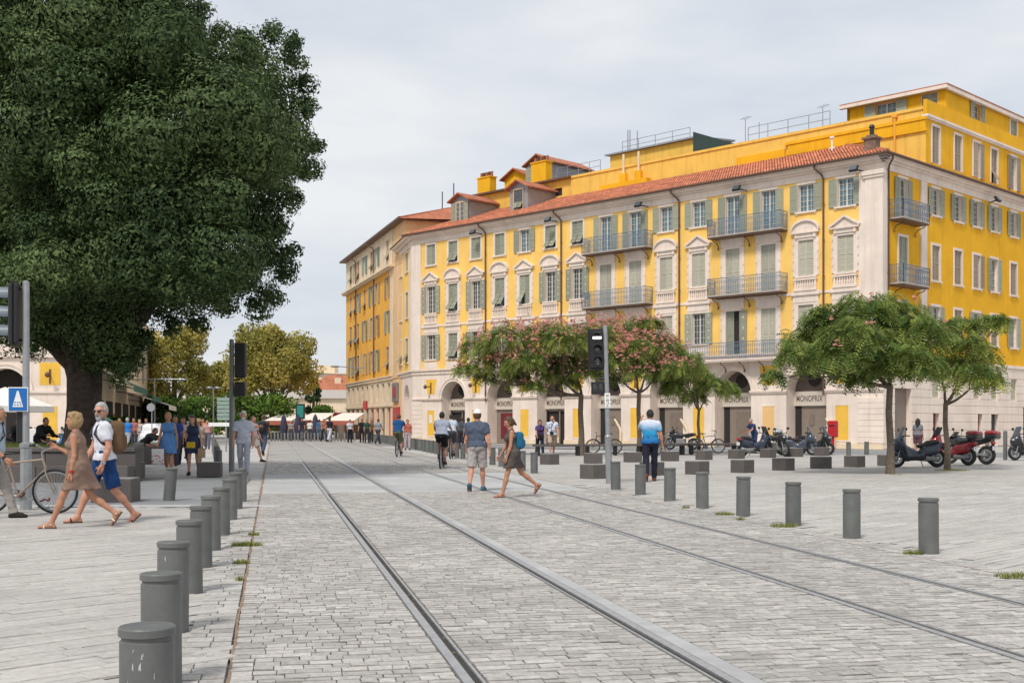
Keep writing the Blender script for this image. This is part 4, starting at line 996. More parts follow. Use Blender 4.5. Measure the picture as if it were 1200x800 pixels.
# mimosa trees with pink blossom
def mimosa(px, Y, top, crown, fork, label, blossoms, r0=.11, lean=0, dens=1.0, yellow=0):
    """crown: list of (px, py, rx, rz) lobes"""
    b = at(px, Y); o = thing('mimosa_tree', label, 'tree', b, 0, 'mimosa trees on the square')
    mb = MB(); fz = zat(fork, Y)
    mb.tube([(0, 0, -.02), (.02 + lean * .1, 0, fz * .3), (-.03 + lean * .5, .02, fz * .7), (lean, 0, fz)], [r0 * 1.35, r0, r0 * .9, r0 * .85], 12)
    lobes = []
    for lx_, ly_, rx, rz in crown:
        yy = rng.uniform(-1.6, 1.6) * (.6 if len(crown) < 5 else 1); p = at(lx_, Y + yy)
        lobes.append((p.x - b.x, yy, zat(ly_, Y + yy), rx * .9, rz * 1.2))
    srt = sorted(lobes, key=lambda l: l[0]); nm_ = min(4, len(srt)); mains = [srt[round((len(srt) - 1) * (k + .5) / nm_)] for k in range(nm_)]
    ends = []
    for lx_, yy, lz, rx, rz in mains:
        e = (lean + (lx_ - lean) * .55, yy * .55, fz + max(.35, (lz - fz) * .6)); ends.append(e); branchwork(mb, (lean, 0, fz - .05), [e], r0 * .58, r0 * .3, .1, 8, 5)
    for lx_, yy, lz, rx, rz in lobes:
        e = min(ends, key=lambda q: (q[0] - lx_) ** 2 + (q[1] - yy) ** 2); branchwork(mb, e, [(lx_, yy, lz - rz * .2)], r0 * .26, .012, .12, 6, 5)
        for k in range(2): branchwork(mb, (e[0] + (lx_ - e[0]) * .6, e[1] + (yy - e[1]) * .6, e[2] + (lz - rz * .2 - e[2]) * .6), [(lx_ + rng.uniform(-.8, .8) * rx, yy + rng.uniform(-.8, .8) * rx, lz + rng.uniform(-.3, .3) * rz)], .025, .008, .1, 5, 3)
    mb.build('trunk', M['bark_pale'], o)
    Cs, Ds, Ns, Ls, Ws, Ts = [], [], [], [], [], []; BC = []
    for lx_, yy, lz, rx, rz in lobes:
        n = int(rx * rx * 400 * dens) + 60; d = rand_dirs(n); d[:, 2] = np.where(d[:, 2] < -.6, -d[:, 2] * .6, d[:, 2])
        k = .55 + .45 * rng.random(n) ** .6
        P = np.array([lx_, yy, lz]) + d * k[:, None] * np.array([rx, rx, rz]) * (1 + .18 * np.sin(d[:, :1] * 6 + lx_ * 3))
        ax = unit(d * [1, 1, .2] + rng.normal(0, .5, (n, 3)) + [0, 0, -.55]); nrm = unit(d * .4 + [0, 0, .9] + rng.normal(0, .35, (n, 3)))
        side = unit(np.cross(ax, nrm)); fl = rng.uniform(.26, .42, n); tn = np.clip(rng.normal(.38, .2, n) + yellow * (d[:, 2] < .2) * rng.random(n), 0, 1)
        for j in range(6):                       # leaflets either side of each frond's stem, drooping to its tip
            for sg in (-1, 1):
                q = (j + .5) / 6; c = P + ax * (fl * (q - .3))[:, None] + side * (sg * .055) * (1 - .3 * q) + np.array([0, 0, -.16]) * q * q
                Cs.append(c); Ds.append(side * sg + ax * .55 + rng.normal(0, .1, (n, 3))); Ns.append(nrm); Ls.append(np.full(n, .115)); Ws.append(np.full(n, .05)); Ts.append(tn)
        m = int(blossoms * rx * rx); e = rand_dirs(m); e[:, 2] = np.abs(e[:, 2]) * .9 + .05; e = unit(e)
        BC.append(np.array([lx_, yy, lz]) + e * np.array([rx, rx, rz]) * (1.03 + .08 * rng.random((m, 1))))
    V, F = leaf_quads(np.concatenate(Cs), np.concatenate(Ds), np.concatenate(Ns), np.concatenate(Ls), np.concatenate(Ws))
    tag(link('crown', mesh_np('crown', V, F, M['leaf_mimosa'], attr=np.concatenate(Ts)), o), kind='stuff')
    B = np.concatenate(BC)
    if len(B):
        B = np.repeat(B, 3, 0) + rng.normal(0, .09, (len(B) * 3, 3)); n = len(B)
        C = np.repeat(B, 9, 0); D = rand_dirs(n * 9); D[:, 2] = np.abs(D[:, 2])
        V, F = leaf_quads(C + D * .04, D, rand_dirs(n * 9), .085, .04)
        tag(link('blossoms', mesh_np('blossoms', V, F, M['blossom'], attr=np.repeat(rng.random(n), 9)), o), kind='stuff')
    return o
mimosa(681, 55.5, 385, [(560, 412, 1.1, .7), (590, 400, 1.3, .75), (625, 398, 1.4, .75), (660, 400, 1.3, .7), (690, 398, 1.2, .8), (580, 430, 1.1, .5), (640, 428, 1.5, .6), (612, 425, 1.3, .55), (545, 434, .65, .35), (675, 425, 1.3, .6), (606, 447, .7, .35), (650, 392, 1.1, .5), (600, 438, .8, .35), (570, 443, .6, .3), (648, 440, .9, .35), (690, 438, .8, .35), (625, 452, .6, .25), (667, 448, .6, .3)], 462,
       'widest mimosa tree thick with pink blossom, left of the tram signal pole', 34, .135, dens=.62, yellow=.4)
mimosa(749, 55, 375, [(705, 400, 1.2, .8), (735, 393, 1.3, .75), (765, 405, 1.2, .7), (785, 412, .9, .5), (725, 425, 1.4, .6), (762, 430, 1.4, .6), (745, 412, 1.4, .7), (790, 432, .8, .4), (700, 428, 1.0, .5), (718, 443, .7, .3), (775, 442, .8, .3), (748, 436, .7, .3), (762, 380, .7, .35)], 459,
       'mimosa tree with brightest pink blossom, right behind the tram signal pole', 48, .11, dens=.66, yellow=.3)
mimosa(819, 56.5, 420, [(790, 455, .8, .45), (815, 440, 1.0, .55), (805, 425, .8, .5), (835, 452, .9, .45), (855, 457, .6, .3), (815, 465, .7, .35), (795, 435, .6, .5)], 480,
       'smallest mimosa tree, all green without blossom, behind the parked blue bicycle', 0, .075, yellow=.3)
mimosa(1043, 34.2, 350, [(945, 402, .75, .45), (975, 385, .9, .5), (1010, 368, 1.0, .5), (1045, 370, 1.05, .55), (1075, 390, .9, .55), (1000, 400, 1.1, .6), (1040, 405, 1.2, .6), (930, 418, .6, .35), (985, 420, .8, .4), (1020, 430, .7, .4), (1065, 420, .8, .45), (960, 372, .5, .3), (1005, 445, .4, .25), (905, 440, .3, .15), (990, 436, .6, .3), (1040, 430, .7, .35), (955, 425, .5, .25), (1080, 428, .6, .3)], 452,
       'large green mimosa tree with a straight single trunk, in front of the building corner', 3, .105, dens=.95)
mimosa(1110, 37, 365, [(1075, 425, .8, .45), (1105, 430, .9, .5), (1135, 440, .8, .45), (1150, 420, .6, .4), (1125, 382, .6, .25), (1155, 380, .5, .25), (1172, 377, .3, .2), (1100, 400, .8, .4), (1160, 445, .5, .3), (1140, 405, .5, .3)], 472,
       'mimosa tree forking low above the red parked scooters at the right', 3, .085, lean=-.05, dens=.85, yellow=.6)

# plane trees far behind
def plane_tree(px, Y, r, h, label, leaf='leaf_plane', cat='tree', name='plane_tree', low=.28, n=15000, group='plane trees behind the square', size=.31):
    b = at(px, Y); o = thing(name, label, cat, b, 0, group)
    mb = MB(); mb.tube([(0, 0, 0), (.05, 0, h * .2), (0, .1, h * .45), (.1, 0, h * .8)], [.34, .27, .2, .06], 9)
    tips = [(r * .7 * math.cos(a), r * .7 * math.sin(a), h * rng.uniform(.5, .85)) for a in np.arange(0, 6.2, .8)]
    branchwork(mb, (0, 0, h * .28), tips, .13, .03, .15, 6); mb.build('trunk', M['bark_pale'], o)
    Cs, Nn, Ts = [], [], []
    lob = [(0, 0, h * .72, r * .62)] + [(r * .62 * math.cos(a) * rng.uniform(.8, 1.1), r * .62 * math.sin(a), h * rng.uniform(low + .12, .84), r * rng.uniform(.28, .42)) for a in np.linspace(0, 6.28, 17)] + [(rng.normal(0, r * .3), rng.normal(0, r * .3), h * rng.uniform(.78, .93), r * .3) for _ in range(6)]
    for x, y, z, q in lob:
        m = int(n / len(lob)); d = rand_dirs(m); k = (.45 + .55 * rng.random(m) ** .5) * (1 + .2 * np.sin(d[:, 0] * 8 + z * 2) * np.sin(d[:, 2] * 7))
        Cs.append(np.array([x, y, z]) + d * (k * q)[:, None] * [1, 1, .85]); Nn.append(unit(d + rand_dirs(m) * .8 + [0, 0, .3])); Ts.append(np.clip(rng.normal(.5, .22, m) + rng.normal(0, .22), 0, 1))
    C = np.concatenate(Cs); V, F = leaf_quads(C, rand_dirs(len(C)), np.concatenate(Nn), rng.uniform(.6, 1.2, len(C)) * size, rng.uniform(.5, .8, len(C)) * size)
    tag(link('crown', mesh_np('crown', V, F, M[leaf], attr=np.concatenate(Ts)), o), kind='stuff'); return o
plane_tree(203, 120, 4.1, 11.2, 'yellowing plane tree between the big dark trunk and the lamp mast')
plane_tree(318, 118, 4.9, 11.2, 'broad yellow-green plane tree right of the central signal pole', n=19000)
plane_tree(268, 128, 3.0, 8.6, 'low yellowing plane tree directly behind the central signal pole', n=8000)
plane_tree(158, 128, 3.2, 9.0, 'smaller yellowing plane tree next to the dark green awnings', n=10000)
for px, Y, r, h, lb in ((150, 112, 2.2, 3.6, 'rounded green shrub at the left below the plane trees'), (190, 110, 2.6, 3.8, 'green shrub below the lamp mast'), (235, 112, 2.6, 3.9, 'green shrub behind the women in blue'),
                        (275, 114, 2.8, 4.4, 'fresh green shrub behind the central signal pole'), (318, 114, 2.8, 4.3, 'green shrub left of the green poster kiosk'), (382, 128, 2.0, 3.4, 'low rounded olive green shrub above the awnings')):
    plane_tree(px, Y, r, h, lb, 'leaf_green', 'shrub', 'shrub', .1, 2600, 'shrubs under the plane trees', .34)
plane_tree(367, 132, 1.1, 6.5, 'slim dark conical tree before the red roofed house', 'leaf_oak', 'tree', 'conical_tree', .05, 2200, None, .3)
# ---------------------------------------------------------------- street furniture
def bollard_mesh(n=24):
    return MB().lathe([(.1075, -.02), (.1075, .548), (.100, .553), (.100, .566), (.112, .571), (.112, .60), (.107, .606), (.02, .608)], n).mesh('bollard', M['bollard'])
BM, BMs = bollard_mesh(), bollard_mesh(12)
for me in (BM, BMs):
    for p in me.polygons: p.use_smooth = abs(p.normal.z) < .5
ords = 'first second third fourth fifth sixth seventh eighth ninth tenth eleventh twelfth'.split()
LB = [(-1.46, 4.78), (-1.90, 6.48), (-2.33, 8.2), (-2.71, 10.05), (-3.07, 11.8), (-3.40, 13.5), (-3.72, 15.3), (-4.18, 17.7), (-4.62, 20.0), (-4.95, 21.8)]
for i, (x, y) in enumerate(LB):
    lab = 'nearest grey bollard at the lower left, scratched at the top' if i == 0 else 'grey steel bollard in the left row, %s from the front%s' % (ords[i], {1: '', 2: ', with a white scratched mark'}.get(i, ''))
    b = tag(link('bollard', BM, None, (x, y, 0)), lab, 'bollard', 'grey bollards left of the tram tracks')
    if i in (0, 2):
        mb = MB()
        for k in range(9 if i == 0 else 5):
            a = R(rng.uniform(-115, -50)); z = rng.uniform(.38, .52); dz = rng.uniform(.01, .035); da = rng.uniform(.02, .07); rr = .1082
            mb.add([(rr * math.cos(a), rr * math.sin(a), z), (rr * math.cos(a + da), rr * math.sin(a + da), z + rng.uniform(-.02, .01)), (rr * math.cos(a + da * .9), rr * math.sin(a + da * .9), z + dz), (rr * math.cos(a + .01), rr * math.sin(a + .01), z + dz * .6)], [(0, 1, 2, 3)])
        tag(mb.build('paint_scratches', M['bollard_wear'], b), kind='stuff')
b = tag(link('bollard', BM, None, at(198, 22.2)), 'leaning grey bollard standing alone in front of the woman in blue', 'bollard'); b.rotation_euler = (0, R(5), 0)
for i in range(9):
    y = 37.5 + i * 3.6
    tag(link('bollard', BMs, None, (-.255 * y + .35, y, 0)), 'grey bollard in the receding row beyond the central signal pole', 'bollard', 'far grey bollards of the left row')
RB = [(4.56, 13.07), (4.22, 14.84), (3.92, 16.65), (3.57, 18.45), (3.22, 20.2), (2.92, 22.1), (2.58, 24.0), (2.25, 25.9)]
for i, (x, y) in enumerate(RB):
    tag(link('bollard', BM, None, (x, y, 0)), ['nearest grey bollard of the right row, largest at the lower right'][0] if i == 0 else 'grey steel bollard in the right row, %s from the near end%s' % (ords[i], ', darkly scratched' if i == 2 else ''), 'bollard', 'grey bollards right of the tram tracks')
for i in range(40):
    y = 34.6 + i * 1.78
    if i in (0, ): pass
    tag(link('bollard', BMs, None, (7.08 - .186 * y, y, 0)), 'grey bollard in the densely receding far stretch of the right row', 'bollard', 'far grey bollards of the right row')
for px, Y, lab in ((994.5, 54, 'short grey bollard beside the red wall box'), (1015.5, 55.5, 'short grey bollard in front of the building corner')):
    o = tag(link('bollard', BMs, None, at(px, Y)), lab, 'bollard'); 
for px, Y, lab in ((1157, 46, 'thin grey post behind the red topped scooters'), (1178, 47.5, 'thin grey post left of the scooter at the right edge')):
    MBp = MB().lathe([(.08, 0), (.08, 1.12), (.07, 1.15), (.02, 1.16)], 12).build('post', M['bollard'], None, at(px, Y)); tag(MBp, lab, 'post', 'thin grey posts')

for o in list(bpy.data.objects):
    if o.name.startswith('bollard') and abs(o.rotation_euler.y) < .01: o.rotation_euler = (R(rng.normal(0, .5)), R(rng.normal(0, .5)), rng.uniform(-.2, .2) if o.location.y < 9 else rng.uniform(0, 6))
# granite seat blocks
def block(px, Y, s, h, label, group, rz=R(40)):
    o = MB().bbox(-s / 2, s / 2, -s / 2, s / 2, -.02, h, .015).build('seat_block', M['granite'], None, at(px, Y), rz)
    tag(o, label, 'seat block', group)
    MB().box(-s / 2 + .02, s / 2 - .02, -s / 2 + .02, s / 2 - .02, h - .002, h + .004).build('worn_top', M['granite_top'], o)  # thin paler sheet over the block's top face
front = [(695, 30.8), (764, 32.8), (817, 33.6), (870, 34.8), (918, 36.5), (962, 38.2), (1001.5, 39.3), (1040, 40.5)]
back = [(644, 42), (695, 43), (741.5, 44.5), (785, 45.8), (825, 47.5), (863, 49), (900, 50.5), (932, 52), (963, 53.5)]
for i, (px, Y) in enumerate(front):
    block(px, Y + .3, .5, .37, 'dark granite block in the front row, ' + ['leftmost, beside the tram signal pole', 'second from left, behind the gradient shirt man', 'third from left', 'fourth from left', 'fifth from left', 'sixth from left', 'seventh from left', 'last, half hidden behind the tree trunk'][i], 'dark granite seat blocks, front row')
for i, (px, Y) in enumerate(back):
    block(px, Y + .3, .56 if i in (1, 2, 3) else .5, .37, 'dark granite seat block in the back row, ' + ['leftmost, in front of the couple', 'second from left, before the thick tree trunk', 'third from left', 'fourth from left', 'fifth from left, before the blue bicycle', 'sixth from left, before the scooter tail', 'seventh from left, before the dark motorcycle', 'eighth from left', 'rightmost, before the red wall box'][i], 'dark granite seat blocks, back row', R(12) if i in (1, 2, 3) else R(40))
for px, Y, s, h, rz, lab in ((153.5, 31.3, .62, .42, 8, 'dark granite block behind the backpack of the man in white'), (136, 22.0, .72, .42, 4, 'near dark granite block behind the legs of the man in white'), (246, 32.6, .62, .38, 8, 'dark granite block with a paler patch, beside the girl in navy')):
    block(px, Y, s, h, lab, 'granite blocks on the left', R(rz))
    
# planter round the big tree
pt = thing('planter', 'long dark stone planter wall with grass round the big tree', 'planter', (0, 0, 0))
for k in range(9):
    x0 = -19.4 + k * 1.12
    if x0 > -10.4: continue
    MB().bbox(x0, x0 + 1.11, 29.6, 30.1, -.02, .72, .012).build('stone_block', M['granite'], pt)
    MB().bbox(x0 - .0, x0 + 1.11, 29.55, 30.2, .725, .83, .012).build('coping_stone', M['granite'], pt)
    MB().bbox(x0, x0 + 1.11, 29.0, 29.54, -.02, .40, .012).build('seat_stone', M['granite'], pt)
MB().bbox(-19.4, -19.0, 30.2, 40, 0, .8, .02).build('side_wall', M['granite'], pt); MB().bbox(0, 10.3, 0, .38, 0, .8, .02).build('side_wall', M['granite'], pt, (-9.6, 30.2, 0), R(105.5))
MB().prism([(0, 0), (0, .74), (.1, .74), (.1, 0)], 0, .01).add([(-19, 30.2, .74), (-10, 30.2, .74), (-12.5, 39.6, .74), (-19, 39.6, .74)], [(0, 1, 2, 3)]).build('soil', M['dirt'], pt)
V, F, T = [], [], []
C = np.c_[rng.uniform(-19, -9.8, 5000), 30.2 + 8 * rng.random(5000) ** 1.7, np.full(5000, .79)]; C[:, 0] -= (C[:, 1] - 30.2) * .28 * (C[:, 0] + 19) / 9.2
V, F = leaf_quads(C, unit(rand_dirs(5000) * [.5, .5, .2] + [0, 0, 1]), rand_dirs(5000), .16, .02)
tag(link('planter_grass', mesh_np('planter_grass', V, F, M['grass'], attr=rng.random(5000) * .5), pt), kind='stuff')
p2 = MB().bbox(-13.9, -12.6, 43, 44.4, -.02, .62, .02).build('low_wall', M['granite'], None, (0.2, 0, 0)); tag(p2, 'low dark stone wall on which the bent man sits', 'wall')

# benches under the mimosas
for i, (x0, x1, lab) in enumerate(((626, 681, 'leftmost dark slab bench, behind the couple'), (684, 757, 'dark slab bench behind the tram signal pole'), (760, 803, 'dark slab bench right of the man in the blue gradient shirt'), (806, 864, 'rightmost dark slab bench, by the blue bicycle'))):
    Ya, Yb = 53.2 + i * .9, 53.9 + i * .9
    a, b = at(x0, Ya), at(x1, Yb); d = b - a; Ln = d.length
    o = thing('bench', lab, 'bench', a, math.atan2(d.y, d.x), 'dark slab benches under the mimosas')
    MB().bbox(0, Ln, -.25, .25, .42, .52, .012).build('seat', M['granite'], o)
    n = max(2, round(Ln / 1.1))
    for k in range(n): MB().bbox(.12 + (Ln - .34) * k / (n - 1), .22 + (Ln - .34) * k / (n - 1), -.18, .18, 0, .42, .01).build('leg', M['black'], o)

# signal poles
def signal_head(owner, x, y, z, rz, lenses, size=.30, visor=.28, lit=None, name='signal_head', backplate=True):
    """three-lens head, front towards local -y"""
    h = lenses * (size + .03) + .06
    mb = MB(); mb.bbox(-size / 2 - .05, size / 2 + .05, 0, .16, -h / 2, h / 2, .025)
    if backplate: mb.box(-size / 2 - .09, size / 2 + .09, .06, .075, -h / 2 - .05, h / 2 + .05)
    o = mb.build(name, M['black'], owner, (x, y, z), rz)
    for k in range(lenses):
        zc = h / 2 - .03 - (size + .03) * (k + .5); v = MB(); ts = np.linspace(R(-20), R(200), 13); r = size / 2 - .01
        for a, b in zip(ts, ts[1:]):
            for q0, q1 in ((r, r + .008),):
                la, lb = -visor * (.45 + .55 * max(0, math.sin(a))), -visor * (.45 + .55 * max(0, math.sin(b)))
                pts = [(q0 * math.cos(a), 0, zc + q0 * math.sin(a)), (q0 * math.cos(b), 0, zc + q0 * math.sin(b)), (q0 * math.cos(b), lb, zc + q0 * math.sin(b)), (q0 * math.cos(a), la, zc + q0 * math.sin(a))]
                pt2 = [(p[0] * q1 / q0, p[1], (p[2] - zc) * q1 / q0 + zc) for p in pts]
                v.add(pts + pt2, [(0, 1, 2, 3), (7, 6, 5, 4), (3, 2, 6, 7)])
        v.build('visor', M['visor'], o)
        MB().lathe([(r - .005, 0), (r - .03, .012), (.01, .02)], 18, M=Matrix.Translation((0, -.004, zc)) @ Matrix.Rotation(R(90), 4, 'X')).build('lens', M['lens'], o)
        if lit == k: MB().box(-.10, .10, -.05, -.042, zc - .028, zc + .028).build('lit_bar', M['lamp_white'], o)
        elif lit is not None: MB().bbox(-.025, .025, -.04, -.034, zc - (.03 if k == 1 else .085), zc + (.03 if k == 1 else .085), .003).build('unlit_bar', M['lens_bar'], o)
    return o
M['visor'] = mat('visor_plastic', (.05, .055, .06), .5, var=.1); M['lens'] = mat('dark_lens', (.03, .03, .035), .15, spec=.7)
M['lamp_white'] = mat('lit_white_bar', (1, .98, .92), emit=2.2); M['lens_bar'] = mat('unlit_bar', (.16, .13, .09), .5)
M['visor_grey'] = mat('sunlit_visor_plastic', (.16, .19, .22), .45)  # paler copy of the visor plastic, sunlight put into its colour
# left pole
P = at(30.5, 19.75); o = thing('signal_pole', 'left signal pole with side-on traffic light and blue square sign', 'signal pole', P)
MB().lathe([(.055, 1.0), (.055, 3.76), (.03, 3.78)], 14).build('pole', M['galv'], o)
MB().lathe([(.10, -.02), (.095, 1.02), (.11, 1.03), (.11, 1.09), (.06, 1.12)], 8).build('pole_base', M['galv'], o)
hd = signal_head(o, -.26, .02, 3.23, R(-82), 3, .28, .36)
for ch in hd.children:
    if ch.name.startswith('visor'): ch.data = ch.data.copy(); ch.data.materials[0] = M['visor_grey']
MB().tube([(0, 0, 3.65), (-.2, .02, 3.65)], .025, 6).tube([(0, 0, 2.8), (-.2, .02, 2.8)], .025, 6).build('bracket', M['black'], o)
MB().bbox(-.16, .0, -.02, .12, 1.1, 1.75, .02).build('control_box', M['black'], o)
sgn = MB().bbox(-.16, .16, -.02, .0, -.2, .2, .006).build('road_sign', M['white_paint'], o, (-.09, -.09, 1.82), R(6))
M['blue_sign'] = mat('blue_sign_face', (.01, .13, .42), .4, var=.03)
MB().bbox(-.145, .145, -.026, -.021, -.185, .185, .002).build('sign_face', M['blue_sign'], sgn)
MB().prism([(-.085, -.125), (.085, -.125), (.012, .14), (-.012, .14)], -.032, -.027).build('white_triangle', M['white_paint'], sgn)
mb = MB()
for z, a in ((-.09, .06), (-.05, .05)):
    for k in (-1, 0, 1): mb.box(k * a * .8 - .014, k * a * .8 + .014, -.035, -.033, z - .008, z + .008)
mb.build('sign_dashes', M['blue_sign'], sgn)
# middle pole
P = at(271.5, 35.9); o = thing('signal_pole', 'central grey signal pole with two dark signal boxes seen from behind', 'signal pole', P)
MB().lathe([(.085, -.02), (.085, 1.1), (.075, 1.15), (.07, 3.95), (.03, 3.97)], 14).build('pole', M['steel_grey'], o)
MB().bbox(.1, .43, -.1, .12, 2.80, 3.86, .03).build('signal_head', M['black'], o); MB().bbox(.1, .42, -.12, .12, 2.25, 2.68, .03).tube([(.26, .0, 2.75), (.0, 0, 2.75)], .03, 6).build('pedestrian_signal', M['black'], o)
# right pole
P = at(714, 28.4); o = thing('signal_pole', 'tram signal pole with three dark lenses and a lit white bar', 'signal pole', P); o.rotation_euler = (0, R(-1.6), 0)
MB().lathe([(.058, 1.1), (.056, 3.74), (.02, 3.76)], 14).build('pole', M['galv'], o); MB().lathe([(.078, -.02), (.078, 1.1), (.085, 1.12), (.06, 1.16)], 14).build('pole_base', M['galv'], o)
signal_head(o, -.205, -.06, 3.19, R(4), 3, .245, .16, lit=0, backplate=True)
bx = MB().bbox(-.36, -.06, -.06, .16, 2.13, 2.43, .02).tube([(-.2, 0, 2.5), (0, 0, 2.5)], .03, 6).build('pedestrian_signal', M['black'], o)
for x in (-.28, -.14): MB().ball((x, -.062, 2.28), (.05, .012, .095), 0, 10).build('dark_figure_lens', M['lens'], bx)
lb = MB().bbox(-.06, .075, -.075, -.065, 1.8, 2.15, .004).build('pole_label', M['white_paint'], o)
mb = MB()
for k in range(5): z = 2.10 - k * .062; mb.box(-.02, .035, -.0785, -.0755, z - .022, z - .012); mb.box(-.02 + .02 * (k % 2), .0, -.0785, -.0755, z - .012, z + .012); mb.box(.02, .035 - .015 * (k % 3 == 1), -.0785, -.0755, z - .01, z + .014)
mb.build('label_marks', M['black'], lb)

# wall box, lamps, signs further off
rb_ = thing('wall_box', 'bright red box on a post beside the last arch', 'letter box', at(976, 61.0), R(-35))
MB().bbox(-.24, .24, -.16, .16, .75, 1.6, .05).build('box', M['red'], rb_); MB().box(-.07, .07, -.05, .05, 0, .75).build('post', M['red'], rb_); MB().box(-.14, .14, -.168, -.162, 1.3, 1.38).build('slot', M['black'], rb_)
o = thing('lamp_mast', 'thin T-shaped lamp mast in front of the plane trees', 'lamp mast', at(181, 95)); 
MB().lathe([(.09, 0), (.06, 5.0)], 8).tube([(-4.2, 0, 4.95), (2.4, 0, 5.0)], .04, 6).build('mast', M['galv'], o)
for x in (-4.2, -1.4, 2.4): MB().ball((x, 0, 4.95), (.28, .12, .06), 0, 8).build('lamp_head', M['galv'], o)
o = thing('lamp_mast', 'slender double lamp mast left of the direction signs', 'lamp mast', at(250, 88)); MB().lathe([(.06, 0), (.05, 4.1)], 8).build('mast', M['galv'], o); MB().ball((-.3, 0, 4.1), (.3, .1, .08), 0, 8).ball((.3, 0, 4.1), (.3, .1, .08), 0, 8).build('lamp_head', M['galv'], o)
o = thing('direction_sign', 'stack of pale green direction signs on a post', 'sign', at(265, 62)); MB().lathe([(.05, 0), (.05, 2.9)], 8).build('post', M['galv'], o)
M['sign_green'] = mat('pale_green_sign', (.25, .33, .29), .5)
for k in range(6): MB().bbox(-.45, .45, -.09, -.06, 1.62 + k * .2, 1.79 + k * .2, .01).build('sign_plate', M['sign_green'], o)
MB().bbox(-.9, .45, -.09, -.06, 1.3, 1.5, .01).build('sign_plate', M['white_paint'], o)
o = thing('poster_kiosk', 'dark framed advertising kiosk with green poster', 'kiosk', at(352, 110)); MB().bbox(-.42, .42, -.1, .1, 1.9, 3.3, .04).build('frame', M['black'], o); MB().box(-.3, .3, -.12, -.105, 2.05, 3.15).build('poster', mat('green_poster', (.03, .25, .22), .4), o); MB().box(-.06, .06, -.06, .06, 0, 1.9).build('foot', M['black'], o)
o = thing('street_sign', 'round grey sign seen from behind on a thin post', 'sign', at(178, 70)); MB().lathe([(.03, 0), (.03, 2.7)], 6).build('post', M['galv'], o); MB().lathe([(.24, -.01), (.24, .01)], 16, smooth=False, M=Matrix.Translation((-.05, -.05, 2.4)) @ Matrix.Rotation(R(90), 4, 'X')).build('sign_disc', M['galv'], o)
o = thing('red_sign', 'dark red square sign hanging left of the orange building', 'sign', at(400, 122)); MB().bbox(-.85, .85, -.1, .1, 1.4, 2.6, .03).build('sign_panel', M['red'], o); MB().lathe([(.05, 0), (.05, 1.4)], 6).build('post', M['galv'], o)
# awnings and terrace of the far cafe
for i, (x0, x1) in enumerate(((319, 352), (354, 388), (390, 424))):
    Y = 112; a, b = at(x0, Y).x, at(x1, Y).x
    o = thing('awning', 'far cream awning with brick red valance, ' + ['left of three', 'middle of three', 'right one, cut by the orange building'][i], 'awning', (a, Y, 0), 0, 'cream awnings across the far end')
    mb = MB(); Wd = b - a; mb.add([(-.6, -1.2, 1.75), (Wd - .6, -1.2, 1.75), (Wd, 2, 2.5), (.6, 2, 2.5), (-.6, -1.2, 1.71), (Wd - .6, -1.2, 1.71), (Wd, 2, 2.46), (.6, 2, 2.46)], [(0, 1, 2, 3), (7, 6, 5, 4), (0, 4, 5, 1), (3, 2, 6, 7), (1, 5, 6, 2), (0, 3, 7, 4)])
    mb.build('canopy', M['canvas'], o); MB().box(-.6, Wd - .6, -1.24, -1.2, 1.35, 1.75).build('valance', mat('brick_red_valance%d' % i, (.40, .12, .08), .8), o)
    for x in (-.5, Wd - .7): MB().tube([(x, -1.1, 0), (x, -1.1, 1.75)], .05, 6).build('post', M['black'], o)
    MB().box(-.2, Wd - .4, 2.2, 2.4, 0, 1.4).build('bar_counter', M['shop_brown'], o)
M['dark_blue'] = mat('dark_blue_canvas', (.04, .045, .08), .8)
for i, px in enumerate((332.5, 349, 369.5)):
    o = tag(MB().lathe([(.1, 0), (.3, .6), (.33, 1.2), (.2, 2.0), (.05, 2.3)], 8).build('folded_parasol', M['dark_blue'], None, at(px, 105)), 'dark folded parasol before the cream awnings', 'parasol', 'folded parasols at the far cafe')
for i in range(26):
    px = 318 + i * 3.9
    tag(MB().lathe([(.08, 0), (.08, .55), (.09, .56), (.09, .66), (.03, .68)], 6).build('short_post', M['galv' if i % 3 else 'bollard'], None, at(px, 100 + (i % 3) * .3)), 'short pale post in the far row before the cafe terrace', 'post', 'short posts across the far end')
for i in range(7):
    px = 322 + i * 11; o = thing('cafe_table', 'small cafe table on the far terrace', 'table', at(px, 108 + (i % 3)), 0, 'cafe tables at the far end')
    MB().lathe([(.45, .72), (.45, .76)], 10).build('tabletop', M['white_paint'], o); MB().lathe([(.25, 0), (.04, .05), (.04, .72)], 8).build('leg', M['black'], o)
# far buildings
o = thing('red_roofed_house', 'distant cream house with red tiled hip roof above the awnings', 'house', at(390, 190))
W2 = [(-3.6 + 3.2 * k, -2.5 + 3.2 * k, z, z + 1.6) for k in range(4) for z in (.8, 3.9)]
MB().wall(-4.4, 9, 0, 6.5, W2, .2).build('wall', M['cream'], o)
for a, b, c, d in W2: MB().box(a, b, .15, .2, c, d).build('window', M['shutter_blue'], o)
MB().box(-4.4, 9, .21, 12, 0, 6.5).build('house_body', M['cream'], o)
MB().box(-4.7, 9.3, -.3, 0, 6.5, 6.75).build('cornice', M['cream'], o)
MB().add([(-4.8, -.4, 6.76), (9.4, -.4, 6.76), (9.4, 12.4, 6.76), (-4.8, 12.4, 6.76), (-1.5, 5, 9.5), (9, 5, 9.5)], [(0, 1, 5, 4), (0, 4, 3), (1, 2, 5), (2, 3, 4, 5)]).build('roof', M['tile'], o)
for x, y in ((.5, 8.9), (3.5, 8.8)): MB().box(x - .5, x + .5, 2, 3, 7.6, y).build('skylight', M['cream'], o)
